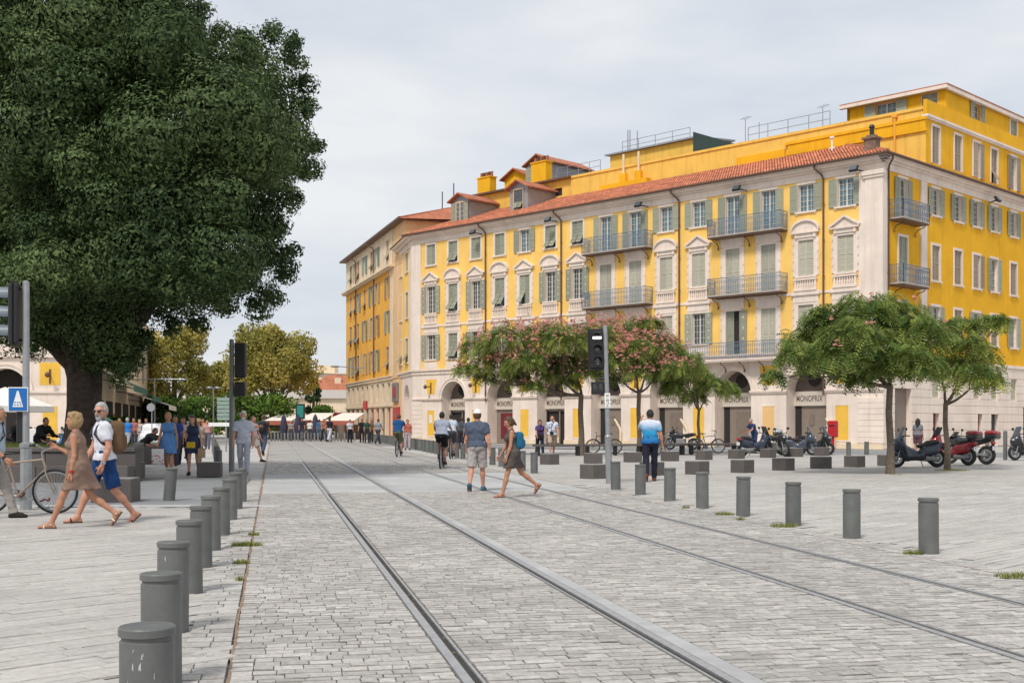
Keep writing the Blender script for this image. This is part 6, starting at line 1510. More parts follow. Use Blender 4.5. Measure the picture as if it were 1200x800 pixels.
def blotch(name, c0, c1, scale):
    m = mat(name, c0, .9, spec=.2); t = m.node_tree; n = t.nodes; l = t.links; tcn = n.new('ShaderNodeTexCoord'); v = n.new('ShaderNodeTexVoronoi'); v.inputs['Scale'].default_value = scale
    l.new(tcn.outputs['Object'], v.inputs[0]); r = n.new('ShaderNodeValToRGB'); r.color_ramp.elements[0].position = .28; r.color_ramp.elements[1].position = .36
    r.color_ramp.elements[0].color = (*c1, 1); r.color_ramp.elements[1].color = (*c0, 1); l.new(v.outputs['Distance'], r.inputs[0]); l.new(r.outputs[0], n['Principled BSDF'].inputs['Base Color']); return m

def nrm(v): v = np.asarray(v, float); return v / (np.linalg.norm(v) + 1e-9)
def endcut(pts, rad=.13):
    def f(P):
        D = np.full(P.shape[:-1], -1.0)
        for e, d in pts:
            q = P - e; near = np.linalg.norm(q, axis=-1) < rad; D = np.where(near, np.maximum(D, q @ d), D)
        return D
    return f
def tubes_np(lines, n=6):
    V, F = [], []; 
    for pts, rad in lines:
        pts = np.asarray(pts, float); k = len(pts); b = len(V)
        for i in range(k):
            d = nrm(pts[min(i + 1, k - 1)] - pts[max(i - 1, 0)]); a = nrm(np.cross(d, [.31, .77, .55])); c = np.cross(d, a)
            for j in range(n): t = 6.28318 * j / n; V.append(pts[i] + (a * math.cos(t) + c * math.sin(t)) * rad[i])
        for i in range(k - 1):
            for j in range(n): F.append((b + i * n + j, b + i * n + (j + 1) % n, b + (i + 1) * n + (j + 1) % n, b + (i + 1) * n + j))
    return V, F

WALK = dict(la=(26, 6), ra=(-20, 22), lt=(-22, 6, 12), rt=(24, 6, 22))
WALK2 = dict(la=(-18, 24), ra=(24, 5), lt=(22, 6, 20), rt=(-20, 6, 12))
STAND = dict(la=(3, 2), ra=(-3, 3), lt=(4, 8, 12), rt=(2, 8, 14))
SIT = dict(la=(82, 78), ra=(80, 82), lt=(35, 8, 45), rt=(38, 8, 50), hz=.50, lean=12)
RIDE = dict(la=(68, 72), ra=(28, 34), lt=(58, 12, 16), rt=(58, 12, 16), hz=1.0, lean=20)

def person(label, px, Y, h, th, pose, sex='m', skin='fair', hair=('short', 'brown'), top=('tee', None), bottom=('trousers', None), shoes=('shoe', (.03, .03, .03)), vox=.016, extras=(), face=True, group=None, z=0.0, build=1.0, name='person'):
    """built facing -y at a height of 1.75 m, then turned by th degrees"""
    loc = at(px, Y, z) if not hasattr(px, 'x') else px
    root = thing('person', label, 'person', loc, R(th), group); S = h / 1.75; root.scale = (S, S, S)
    fem = sex == 'f'; lean = R(pose.get('lean', 2)); A = np.array
    U = A((0, -math.sin(lean), math.cos(lean))); Fw = A((0, -math.cos(lean), -math.sin(lean))); X = A((1., 0, 0))
    def leg(sx, a, kb):
        hp = A((sx * (.092 if not fem else .088), 0, -.02)); a_, b_ = R(a), R(a - kb)
        kn = hp + .425 * A((sx * .02, -math.sin(a_), -math.cos(a_))); an = kn + .415 * A((0, -math.sin(b_), -math.cos(b_)))
        return hp, kn, an, a - kb
    Ls = [leg(1, *pose['la']), leg(-1, *pose['ra'])]
    hz = pose.get('hz') or .075 - min(l[2][2] for l in Ls)
    pel = A((0, 0, hz)); legs = [(a + pel, b + pel, c + pel, d) for a, b, c, d in Ls]
    low = min(l[2][2] for l in legs)
    waist, chest, neck = pel + U * .17, pel + U * .34, pel + U * .50
    hy, hp_ = R(pose.get('head', (0, 0))[0]), R(pose.get('head', (0, 0))[1])
    hf = A((math.sin(hy) * math.cos(hp_), -math.cos(hy) * math.cos(hp_), -math.sin(hp_))); hx = A((math.cos(hy), math.sin(hy), 0)); hu = nrm(np.cross(hx, -hf)) * 1
    if hu[2] < 0: hu = -hu
    hc = neck + nrm(U + A((0, 0, .6))) * .135 + hf * .022; Rh = np.stack([hx, hf, hu], 1)
    sw = (.172 if not fem else .150) * build
    arms = []
    for sx, (s, o, e, *r) in ((1, pose['lt']), (-1, pose['rt'])):
        sh = neck + X * sx * sw - U * .075; s_, o_ = R(s), R(o); inw = R(r[0]) if r else R(6)
        d1 = nrm(A((sx * math.sin(o_), -math.sin(s_) * math.cos(o_), -math.cos(s_) * math.cos(o_)))); el = sh + .285 * d1
        s2 = R(s + e); o2 = o_ - inw
        d2 = nrm(A((sx * math.sin(o2), -math.sin(s2) * math.cos(o2), -math.cos(s2) * math.cos(o2)))); wr = el + .245 * d2
        arms.append((sh, el, wr, d1, d2, sx))
    def torso(g, k=.05):
        B = build; f = .90 if fem else 1
        p = [('cap', pel - X * .07, pel + X * .07, .115 * f ** -.5 + g, .115 * f ** -.5 + g, k, (1, .86, 1)), ('cap', waist - X * .055, waist + X * .055, .108 * f * f * B + g, .108 * f * f * B + g, k, (1, .85, 1)),
             ('cap', chest - X * .085 * f, chest + X * .085 * f, .118 * f * B + g, .118 * f * B + g, k, (1, .84, 1)), *[('cap', neck - U * .035 + X * s * .03, neck - U * .078 + X * s * sw * .90, .050 * f + g, .046 * f + g, k) for s in (-1, 1)]]
        p += [('ell', pel + X * s * .06 - Fw * .055 - A((0, 0, .02)), (.085 + g, .08 + g, .09 + g), k) for s in (-1, 1)]
        if fem: p += [('ell', chest + X * s * .065 + Fw * .085 - U * .03, (.062 + g, .05 + g, .06 + g), k) for s in (-1, 1)]
        if build > 1.04: p.append(('ell', waist + Fw * .055 - U * .02, (.12 + g, .09 + g, .13 + g), .06))
        return p
    f = .86 if fem else 1.0
    prim = torso(-.006) + [('cap', neck - U * .04, hc - hu * .06 - hf * .015, .056 * f, .050 * f, .03)]
    prim += [('ell', hc, (.074, .094, .112), .02, Rh), ('cap', hc + hf * .030 - hu * .050, hc + hf * .052 - hu * .088, .056, .032, .03), ('cap', hc + hf * .088 + hu * .012, hc + hf * .107 - hu * .022, .009, .015, .012),
             ('cap', hc + hf * .068 + hu * .030 - hx * .03, hc + hf * .068 + hu * .030 + hx * .03, .02, .02, .02)]
    prim += [('ell', hc + hx * s * .076 - hf * .006 - hu * .004, (.011, .02, .031), .01, Rh) for s in (-1, 1)]
    fing = []
    for sh, el, wr, d1, d2, sx in arms:
        q = .88 if fem else 1
        prim += [('cap', sh, el, .046 * q * build, .037 * q, .035), ('cap', el, el + (wr - el) * .35, .037 * q, .039 * q, .02), ('cap', el + (wr - el) * .3, wr, .039 * q, .024 * q, .02)]
        nn = nrm(A((-sx, 0, 0)) - d2 * (A((-sx, 0, 0)) @ d2)); sd = np.cross(d2, nn)
        if sd @ A((0, -1, .3)) < 0: sd = -sd
        prim += [('cap', wr + d2 * .02 + sd * t, wr + d2 * .075 + sd * t * 1.5, .019 * q, .017 * q, .018) for t in (-.016, .016)]
        if vox < .022:
            cu = pose.get('curl', .5)
            for i in range(4):
                b0 = wr + d2 * .075 + sd * (i - 1.5) * .0165; l = (.062, .072, .078, .066)[i] * q; dA = nrm(d2 + nn * cu * .6); dB = nrm(d2 + nn * cu * 2.2)
                fing.append(([b0 - d2 * .015, b0, b0 + dA * l * .5, b0 + dA * l * .5 + dB * l * .5, b0 + dA * l * .5 + dB * l * .56], [.0095 * q, .0095 * q, .0088 * q, .0072 * q, .001]))
            t0 = wr + d2 * .025 + sd * .026; dT = nrm(d2 * .7 + sd * .6 + nn * .35)
            fing.append(([t0 - sd * .012, t0, t0 + dT * .034, t0 + nrm(dT + d2 * .4) * .062, t0 + nrm(dT + d2 * .4) * .066], [.012, .012, .0105, .008, .001]))
    feet = []
    for i, (hp, kn, an, ang) in enumerate(legs):
        q = .95 if fem else 1; prim += [('cap', hp, kn, .082 * q, .053 * q, .04), ('cap', kn, kn + (an - kn) * .38 + A((0, .008, 0)), .050 * q, .053 * q, .02), ('cap', kn + (an - kn) * .3 + A((0, .007, 0)), an, .052 * q, .033 * q, .02)]
        lift = max(0, an[2] - low); pit = min(55, max(0, -ang) * .9 + lift * 160) if not pose.get('flat') else 0
        pr = R(pit); fd = A((0, -math.cos(pr), -math.sin(pr))); fu = A((0, -math.sin(pr), math.cos(pr)))
        heel = an - fd * .035 - fu * .045; ball_ = an + fd * .10 - fu * .047; toe = an + fd * .165 - fu * .052
        ox = A(((1, -1)[i] * .015, 0, 0))
        feet.append((an, heel, ball_ + ox * .6, toe + ox, fd, fu))
        prim += [('cap', an, heel, .034 * q, .028, .02), ('cap', heel, ball_ + ox * .6, .027, .032, .02), ('cap', ball_ + ox * .6, toe + ox, .032, .020, .015), ('cap', an, ball_ + ox * .6, .032, .026, .03)]
    D, lo = field(prim, vox); V, F = surface(D, lo, vox)
    if fing:
        V2, F2 = tubes_np(fing); F = np.concatenate([F, np.asarray(F2) + len(V)]); V = np.concatenate([V, np.asarray(V2)])
    link('body', mesh_np('body', V, F, SK[skin], smooth=True), root)
    J = dict(pel=pel, waist=waist, chest=chest, neck=neck, hc=hc, hf=hf, hx=hx, hu=hu, U=U, F=Fw, X=X, arms=arms, legs=legs, feet=feet, S=S, loc=loc, th=th, root=root, vox=vox)
    # clothes
    tt, tm = top[0], top[1]; sleeve = dict(tee=.62, polo=.66, sleeveless=0, jacket=1.9, dress=0, shirt=.72, none=0)[tt]
    hem = top[2] if len(top) > 2 else .04
    g = .016 if tt != 'jacket' else .026
    if tt != 'none':
        tp_ = torso(g) if tt != 'dress' else torso(.012); ends = []
        for sh, el, wr, d1, d2, sx in arms:
            q = .88 if fem else 1
            if sleeve:
                en = sh + (el - sh) * min(sleeve, 1); tp_.append(('cap', sh - d1 * .0, en + d1 * (.03 if sleeve < 1 else 0), .056 * q * build + g * .6, .050 * q + g * .9, .03))
                if sleeve < 1: ends.append((en, d1))
                else: tp_.append(('cap', el, wr, .046 * q + g * .4, .032 * q + g * .4, .03)); ends.append((wr - d2 * .01, d2))
            else: ends.append((sh + X * sx * .012 + U * .0, nrm(X * sx * .9 - U * .15)))
        cuts = [endcut(ends, .10)]
        if tt == 'dress':
            hemz = top[2]; flare = top[3] if len(top) > 3 else .04; blow = top[4] if len(top) > 4 else (0, 0)
            if len(top) > 5: tp_.append(('cap', chest - U * .04, pel - U * .05, .128, .15, .06, (1, .92, 1)))
            for hp, kn, an, ang in legs:
                e = hp + (kn - hp) * 1.25
                tp_.append(('cap', hp + U * .03, e + A((blow[0], blow[1], 0)), .102, .100 + flare, .09))
            tp_.append(('cap', pel, A((blow[0] * .6, blow[1] * .6, hemz - .06)), .118, .118 + flare, .08)); cuts.append(lambda P: hemz - P[..., 2])
        else:
            hp0 = pel + U * hem
            if tt in ('tee', 'polo', 'shirt', 'jacket', 'sleeveless'): tp_.append(('cap', pel + U * hem - X * .06, pel + U * hem + X * .06, .122 + g, .122 + g, .06, (1, .86, 1)))
            cuts.append(lambda P: -((P - hp0) @ U))
        np0 = neck + U * (.022 if tt != 'dress' else -.005) + Fw * .02; nd = nrm(U + Fw * (.55 if tt in ('dress', 'sleeveless') else .4)); cuts.append(lambda P: np.where(np.linalg.norm(P - neck, axis=-1) < .16, np.minimum((P - np0) @ nd, .09 - np.abs((P - neck) @ X)), -1))
        solid('dress' if tt == 'dress' else 'jacket' if tt == 'jacket' else 'shirt', tp_, vox, tm, root, cuts, folds=.0042)
        if tt == 'polo' or tt == 'shirt':
            ring = [tuple(neck + U * (.02 + .012 * math.cos(t)) + X * .066 * math.sin(t) + Fw * (.012 + .062 * math.cos(t))) for t in np.linspace(0, 6.28, 15)[:-1]]
            MB().tube(ring, .014, 6, closed=True).build('collar', top[5] if len(top) > 5 else tm, root)
    if bottom[0] in ('shorts', 'trousers'):
        bt_ = torso(.017)[:1] + torso(.014)[-2 - 2 * fem:][:2] if False else [('cap', pel - X * .07, pel + X * .07, .125, .125, .04, (1, .88, 1)), ('cap', pel + U * .09 - X * .055, pel + U * .09 + X * .055, .118, .118, .04, (1, .86, 1))] + [('ell', pel + X * s * .06 - Fw * .055 - A((0, 0, .02)), (.096, .092, .10), .04) for s in (-1, 1)]
        ends = []; ln = bottom[2] if len(bottom) > 2 else .86
        for hp, kn, an, ang in legs:
            if bottom[0] == 'shorts':
                d = nrm(kn - hp); en = hp + (kn - hp) * ln; bt_.append(('cap', hp, en + d * .03, .104, .098, .022)); ends.append((en, d))
            else:
                d = nrm(an - kn); bt_ += [('cap', hp, kn, .100, .076, .022), ('cap', kn + A((0, .006, 0)), an + d * .02, .076, .058, .02)]; ends.append((an + d * .005, d))
        wp_ = pel + U * .115
        solid('shorts' if bottom[0] == 'shorts' else 'trousers', bt_, vox, bottom[1], root, [endcut(ends, .15), lambda P: (P - wp_) @ U], folds=.0040)
    if shoes:
        sm = cloth(shoes[1]) if not hasattr(shoes[1], 'node_tree') else shoes[1]
        for an, heel, bl, toe, fd, fu in feet:
            if shoes[0] == 'shoe':
                pr_ = [('cap', an - fu * .005, heel - fd * .004, .046, .041, .02), ('cap', heel, bl, .041, .044, .02), ('cap', bl, toe, .042, .030, .02), ('cap', an - fu * .01, bl, .042, .034, .03)]
                c0 = heel - fu * .030; solid('shoe', pr_, max(.012, vox * .8), sm, root, [lambda P: -((P - c0) @ fu), endcut([(an + fu * .03, fu)], .08)])
            else:
                so = MB(); W = np.cross(fd, fu); rim = []
                for t, wd in ((-.02, .026), (.03, .034), (.09, .036), (.15, .044), (.19, .040), (.22, .022)): rim.append((t, wd))
                L_ = [heel - fd * .01 + fd * t + W * wd - fu * .030 for t, wd in rim]; R_ = [heel - fd * .01 + fd * t - W * wd - fu * .030 for t, wd in rim][::-1]
                P2 = L_ + R_; n = len(P2); so.add(P2 + [p + fu * .018 for p in P2], [list(range(n))[::-1], list(range(n, 2 * n))] + [(i, (i + 1) % n, n + (i + 1) % n, n + i) for i in range(n)])
                arch = [heel + fd * .125 + W * .05 * math.cos(t) + fu * (.052 * math.sin(t) - .022) for t in np.linspace(0, math.pi, 8)]
                so.build('sandal', M['sole'], root); MB().tube(arch, .011, 6).build('sandal_strap', sm, root)
                if shoes[0] == 'sandal2': MB().tube([an + W * .045 - fu * .02, an - fd * .05 - fu * .012, an - W * .045 - fu * .02, an + fd * .045 - fu * .0], .010, 6, closed=True).build('sandal_strap', sm, root)
    # hair and face
    ht, hcol = hair; hm = HR[hcol]
    u_ = lambda P: (P - hc) @ hu; f_ = lambda P: (P - hc) @ hf; x_ = lambda P: np.abs((P - hc) @ hx)
    if ht in ('short', 'bob', 'long', 'bun', 'bald', 'curly'):
        b = .016 if ht in ('bob', 'curly') else .006
        hp2 = [('ell', hc + hu * .012 - hf * .012, (.080 + b, .098 + b, .114 + b), .02, Rh)]
        cut = [lambda P: np.minimum(np.minimum(f_(P) - .028, .066 - u_(P)), .2 - x_(P)), lambda P: (-.062 if ht == 'short' else -.105 if ht in ('bob', 'curly') else -.08) - u_(P)]
        cut.append(lambda P: np.minimum(f_(P) + .03, -.01 - u_(P)) if ht in ('short', 'bald') else np.full(P.shape[:-1], -1.))
        if ht == 'bald': cut += [lambda P: u_(P) - .045 - .0 * f_(P), lambda P: f_(P) - .02]
        if ht == 'long':
            hp2 += [('cap', hc - hf * .05, neck - Fw * .085 - U * .10, .075, .05, .05)]; hp2 += [('cap', hc - hf * .02 + hx * s * .06, neck - Fw * .04 + X * s * .085 - U * .12, .045, .03, .04) for s in (-1, 1)]
            cut[1] = lambda P: -.42 - u_(P)
        if ht == 'bun': hp2.append(('cap', hc - hf * .09 + hu * .0, hc - hf * .115 - hu * .10, .032, .022, .03)); cut[1] = lambda P: -.14 - u_(P)
        if ht == 'curly': hp2 += [('ell', hc + hu * (.05 + .05 * math.cos(a * 2.3)) + hx * .075 * math.cos(a) - hf * (.02 + .07 * math.sin(a)), (.036,) * 3, .015) for a in np.arange(0, 6.2, .6)]
        solid('hair', hp2, max(.009, vox * .75), hm, root, cut)
    if face and vox < .022:
        for s in (-1, 1):
            MB().ball((0, .001, 0), (.011, .006, .0055), 0, 8).ball((0, -.002, 0), (.0058, .0058, .0056), 1, 8).build('eye', [M['white_paint'], M['eye']], root, tuple(hc + hf * .0855 + hx * s * .031 + hu * .006), hy)
            MB().tube([tuple(hc + hf * .090 + hx * s * .016 + hu * .026), tuple(hc + hf * .086 + hx * s * .045 + hu * .026)], .0045, 5).build('eyebrow', hm, root)
        MB().tube([tuple(hc + hf * .090 - hx * .022 - hu * .058), tuple(hc + hf * .098 - hu * .056), tuple(hc + hf * .090 + hx * .022 - hu * .058)], .006, 5).build('mouth', M['lip'], root)
    for e in extras: e(J)
    return J
# things people wear or carry
def part_at(J, name, mb, m): return mb.build(name, m, J['root'])
def carried(J, name, label, cat):
    o = thing(name, label, cat, J['loc'], R(J['th'])); o.scale = (J['S'],) * 3; return o
def glasses(J):
    c, hf, hx, hu = J['hc'], J['hf'], J['hx'], J['hu']; mb = MB()
    for s in (-1, 1): mb.add([tuple(c + hf * (.104 if a else .094) + hx * s * x + hu * z) for a in (0, 1) for x, z in ((.008, .018), (.060, .020), (.056, -.014), (.014, -.016))], [(0, 1, 2, 3), (7, 6, 5, 4), (0, 4, 5, 1), (1, 5, 6, 2), (2, 6, 7, 3), (3, 7, 4, 0)]); mb.tube([tuple(c + hf * .095 + hx * s * .06 + hu * .014), tuple(c - hf * .0 + hx * s * .082 + hu * .010)], .004, 4)
    mb.tube([tuple(c + hf * .10 - hx * .012 + hu * .012), tuple(c + hf * .10 + hx * .012 + hu * .012)], .004, 4); part_at(J, 'sunglasses', mb, M['black'])
def beard(col):
    def f(J):
        c, hf, hx, hu = J['hc'], J['hf'], J['hx'], J['hu']
        solid('beard', [('cap', c + hf * .040 - hu * .055, c + hf * .056 - hu * .095, .060, .038, .02), ('cap', c + hf * .1 - hu * .040 - hx * .02, c + hf * .1 - hu * .040 + hx * .02, .012, .012, .01)], .01, HR[col], J['root'],
              [lambda P: np.minimum((P - c) @ hu + .045, .094 - (P - c) @ hf), lambda P: np.minimum((P - c) @ hu + .065, np.minimum((P - c) @ hf - .05, .02 - np.abs((P - c) @ hx))) if False else np.full(P.shape[:-1], -1.)])
    return f
def capn(m, brim=True):
    def f(J):
        c, hf, hx, hu = J['hc'], J['hf'], J['hx'], J['hu']; Rh = np.stack([hx, hf, hu], 1)
        pr = [('ell', c + hu * .022 - hf * .008, (.094, .112, .112), .02, Rh)]
        solid('cap', pr, .011, m, J['root'], [lambda P: .035 - (P - c) @ hu])
        if brim: part_at(J, 'cap_peak', MB().add([tuple(c + hf * (.07 + .11 * math.cos(t)) + hx * .085 * math.sin(t) + hu * (.04 + dz - .02 * math.cos(t))) for dz in (0, .012) for t in np.linspace(-1.5, 1.5, 9)], [list(range(9))[::-1], list(range(9, 18))] + [(i, i + 1, i + 10, i + 9) for i in range(8)]), m)
    return f
def strawhat(J):
    c, hf, hx, hu = J['hc'], J['hf'], J['hx'], J['hu']; T = Matrix.Translation(Vector(c + hu * .03))
    part_at(J, 'straw_hat', MB().lathe([(.17, 0), (.10, .015), (.10, .085), (.06, .10), (.01, .105)], 16, M=T), M['straw'])
def backpack(m, label, size=(.15, .09, .22), straps=True, off=0):
    def f(J):
        o = carried(J, 'backpack', label, 'backpack'); c = J['chest'] - J['F'] * (.068 + size[1]) - J['U'] * (.06 if straps else .10) + J['X'] * off
        solid('bag', [('box', c, size, .07, .02), ('box', c - J['F'] * size[1] * .8 - J['U'] * size[2] * .35, (size[0] * .75, .05, size[2] * .45), .04, .02)], max(.013, J['vox']), m, o)
        if straps:
            for s in (-1, 1):
                n, X, F, U, ch = J['neck'], J['X'] * s, J['F'], J['U'], J['chest']
                MB().tube([tuple(c + X * .07 + U * size[2] * .8 + F * size[1] * .6), tuple(n + X * .10 + U * .022), tuple(n + X * .105 + F * .09 - U * .07), tuple(ch + X * .115 + F * .135), tuple(ch + X * .155 + F * .06 - U * .12), tuple(c + X * .12 - U * size[2] * .6 + F * size[1])], .017, 6).build('strap', M['strap'], o)
    return f
def handbag(side, m, label, size=(.11, .045, .10), drop=.22, name='bag', cat='bag', dots=None):
    def f(J):
        o = carried(J, name, label, cat); wr = J['arms'][side][2] + J['arms'][side][4] * .08; c = wr - np.array((0, 0, drop + size[2]))
        MB().bbox(-size[0], size[0], -size[1], size[1], -size[2], size[2], .012).build('bag_body', m, o, tuple(c))
        for s in (-1, 1): MB().tube([(c[0] - size[0] * .5, c[1] + s * size[1] * .8, c[2] + size[2]), (wr[0], wr[1], wr[2] - .01), (c[0] + size[0] * .5, c[1] + s * size[1] * .8, c[2] + size[2])], .006, 5).build('bag_handle', M['strap'], o)
    return f
def sidebag(m, label, side=1, size=(.13, .06, .10), z=-.02, strap=True, front=.03):
    def f(J):
        o = carried(J, 'shoulder_bag', label, 'bag'); c = J['pel'] + J['X'] * side * (.17 if front < .1 else .04) + J['F'] * (front if front < .1 else .17) + J['U'] * z
        solid('bag_body', [('box', c, (size[1], size[0], size[2]) if front < .1 else size, .03, .02)], max(.013, J['vox']), m, o)
        if strap:
            n, X, F, U, ch = J['neck'], J['X'], J['F'], J['U'], J['chest']
            MB().tube([tuple(c + U * size[2]), tuple(ch + F * .15 + X * side * .04), tuple(n - X * side * .09 + F * .05 + U * .03), tuple(n - X * side * .09 - F * .05 + U * .025), tuple(ch - F * .14 + X * side * .02), tuple(c + U * size[2] - F * .03)], .012, 6).build('strap', M['strap'], o)
    return f
def wristband(side, m, name='bracelet'):
    def f(J):
        wr, d = J['arms'][side][2], J['arms'][side][4]; part_at(J, name, MB().tube([tuple(wr - d * .05), tuple(wr - d * .015)], [.034, .033], 10), m)
    return f
def phone(side):
    def f(J):
        o = carried(J, 'phone', 'small dark phone in the raised hand of the woman in brown', 'phone'); wr, d = J['arms'][side][2], J['arms'][side][4]; c = wr + d * .10
        MB().bbox(-.035, .035, -.006, .006, -.07, .07, .004).build('phone_body', M['black'], o, tuple(c + np.array((0, -.02, .03))))
    return f

W_ = lambda *c: cloth(c)
# near left
person('woman with curly blond hair in a loose brown dress striding left, holding up a phone', 92, 16.3, 1.70, -84, dict(la=(26, 4), ra=(-20, 34), lt=(-4, 9, 14), rt=(18, 6, 98), lean=4, head=(-4, 2)), 'f', 'tan', ('curly', 'blond'),
       ('dress', stripes('brown_shift_dress', (.17, .10, .075), (.31, .215, .165), 34), .54, .02, (0, .10), 1), ('none',), ('sandal2', (.62, .58, .52)), .0105, [phone(1), wristband(0, M['red'])], build=1.0)
person('bearded grey haired man in sunglasses, white polo shirt and blue shorts', 122, 17.2, 1.86, -58, dict(la=(-16, 22), ra=(26, 6), lt=(-6, 12, 26, 14), rt=(14, 8, 14), lean=3, head=(44, 2)), 'm', 'ruddy', ('short', 'grey'),
       ('polo', W_(.62, .63, .69), -.02, 0, 0, W_(.02, .03, .10)), ('shorts', W_(.012, .045, .145), .92), ('sandal', (.05, .03, .03)), .0105,
       [glasses, beard('grey'), backpack(W_(.14, .085, .045), 'brown canvas backpack on the back of the man in white', (.16, .10, .22)), wristband(0, M['chrome'], 'watch')], build=1.03)
person('man in a light blue shirt half cut off by the left edge', -9, 17.9, 1.80, 96, dict(la=(22, 6), ra=(-18, 26), lt=(-10, 8, 14), rt=(8, 10, 40), lean=6), 'm', 'tan', ('short', 'grey'),
       ('shirt', W_(.36, .44, .52), -.04), ('trousers', W_(.30, .28, .25)), ('shoe', (.03, .025, .02)), .0115, [sidebag(W_(.02, .02, .022), 'black shoulder bag of the man at the left edge', -1), wristband(1, M['strap'], 'watch')], build=1.06)
# middle left
person('woman in a short cornflower blue dress walking towards the camera', 197.5, 32.2, 1.82, 4, dict(la=(14, 3), ra=(-12, 24), lt=(-8, 10, 10), rt=(12, 10, 16)), 'f', 'tan', ('bun', 'blond'),
       ('dress', W_(.09, .21, .44), .60, .05), ('none',), ('sandal', (.35, .2, .12)), .0125, [handbag(1, blotch('dotted_red_bag', (.72, .70, .68), (.55, .03, .06), 16), 'white carrier bag with red dots held by the woman in blue', (.15, .06, .20), .05, 'carrier_bag')])
person('girl with long brown hair in a navy dress, a yellow bag across her front', 226.5, 33.2, 1.72, 6, dict(la=(-10, 20), ra=(13, 3), lt=(4, 14, 30), rt=(-6, 8, 14), head=(-18, 0)), 'f', 'fair', ('long', 'brown'),
       ('dress', W_(.035, .05, .10), .62, .03), ('none',), ('shoe', (.02, .02, .02)), .0125, [sidebag(W_(.62, .42, .03), 'yellow bag hanging before the girl in navy', -1, (.12, .04, .09), -.06, True, .2), handbag(0, W_(.42, .28, .17), 'brown paper bag carried by the girl in navy', (.10, .05, .13), .04, 'paper_bag')])
person('elderly white haired man in a checked pale blue shirt and light trousers', 285.5, 33.4, 1.86, 3, dict(la=(10, 2), ra=(-8, 18), lt=(-6, 10, 14), rt=(10, 10, 16)), 'm', 'ruddy', ('short', 'white'),
       ('shirt', stripes('pale_checked_shirt', (.42, .46, .56), (.56, .58, .64), 30, 'X'), -.10), ('trousers', W_(.40, .42, .48)), ('shoe', (.2, .2, .2)), .0125, [beard('white')], build=1.05)
person('man in a blue shirt hidden behind the woman in the blue dress', 206, 41, 1.84, 0, WALK, 'm', 'tan', ('short', 'dark'), ('tee', W_(.03, .07, .25)), ('trousers', W_(.05, .05, .07)), vox=.018)
person('person in a pale pink top and dark trousers between the two women', 215, 42, 1.78, 8, WALK2, 'f', 'tan', ('long', 'dark'), ('tee', W_(.56, .38, .38)), ('trousers', W_(.02, .02, .025)), vox=.018)
person('woman in a straw hat behind the girl in navy', 233, 44, 1.74, 5, WALK, 'f', 'fair', ('long', 'brown'), ('tee', W_(.5, .45, .38)), ('trousers', W_(.25, .2, .16)), vox=.018, extras=[strawhat])
person('man in a dark cap behind the girl in navy', 224, 50, 1.95, 0, WALK2, 'm', 'tan', ('short', 'dark'), ('tee', W_(.10, .10, .12)), ('trousers', W_(.06, .06, .08)), vox=.02, extras=[capn(W_(.02, .02, .03))])
person('dark clothed man bent forward, seated on the low wall', 168, 43.4, 1.80, 78, dict(SIT, lean=48, hz=.68, head=(0, 20), lt=(70, 8, 30), rt=(70, 8, 30)), 'm', 'tan', ('short', 'brown'), ('jacket', W_(.03, .035, .035)), ('trousers', W_(.03, .04, .06)), vox=.018)
person('person in black seated by the planter behind the left pole', 46, 38, 1.80, 60, dict(SIT, lean=30, hz=.9), 'm', 'tan', ('short', 'dark'), ('jacket', W_(.015, .015, .017)), ('trousers', W_(.015, .015, .02)), vox=.018)
person('dark haired person in black seated farthest left by the planter', 22, 39, 1.80, 20, dict(SIT, lean=20, hz=.85), 'm', 'dark', ('short', 'dark'), ('jacket', W_(.02, .02, .022)), ('trousers', W_(.02, .02, .03)), vox=.02)
person('man in white and pink pointing, behind the elderly man', 296, 45, 1.86, 60, dict(WALK, lt=(10, 10, 20), rt=(82, 10, 10)), 'm', 'tan', ('short', 'brown'), ('tee', W_(.60, .48, .50)), ('shorts', W_(.45, .40, .34)), vox=.017)
person('man in dark grey with a black backpack walking away', 308.5, 55, 2.0, 176, WALK, 'm', 'tan', ('short', 'brown'), ('tee', W_(.05, .05, .055)), ('trousers', W_(.05, .07, .11)), vox=.018, extras=[backpack(W_(.025, .025, .027), 'black backpack of the man in dark grey', straps=False)])
# tram tracks
person('man in white cap, grey-blue T-shirt and pale shorts walking away', 559, 25.3, 1.80, 172, dict(la=(-10, 24), ra=(12, 2), lt=(12, 10, 16), rt=(-10, 12, 14), lean=3, head=(10, 0)), 'm', 'ruddy', ('short', 'brown'),
       ('tee', W_(.075, .095, .135), -.02), ('shorts', W_(.36, .325, .31), .98), ('shoe', (.05, .11, .15)), .0115, [capn(W_(.70, .72, .74))], build=1.06)
person('woman in a short dark brown-grey dress striding left across the tracks, head bowed', 601, 23.1, 1.66, -82, dict(la=(18, 4), ra=(-26, 26), lt=(6, 8, 14), rt=(14, 6, 16), lean=6, head=(0, 24)), 'f', 'tan', ('bun', 'brown'),
       ('dress', W_(.095, .08, .07), .60, .02), ('none',), ('sandal2', (.12, .07, .05)), .0115, [backpack(W_(.02, .12, .22), 'blue backpack bulging behind the woman on the tracks', (.15, .085, .18), False, 0)])
person('man in a white to blue gradient shirt, hand to his ear', 762, 29.6, 1.86, 176, dict(la=(-12, 26), ra=(14, 3), lt=(62, 14, 92, 26), rt=(-8, 14, 18), lean=2, head=(20, 0)), 'm', 'tan', ('short', 'dark'),
       ('tee', graded('gradient_shirt', [(.02, .12, .34), (.03, .30, .55), (.62, .63, .70)], .92, 1.40), -.04), ('trousers', W_(.018, .020, .035)), ('shoe', (.16, .05, .03)), .012, build=1.05)
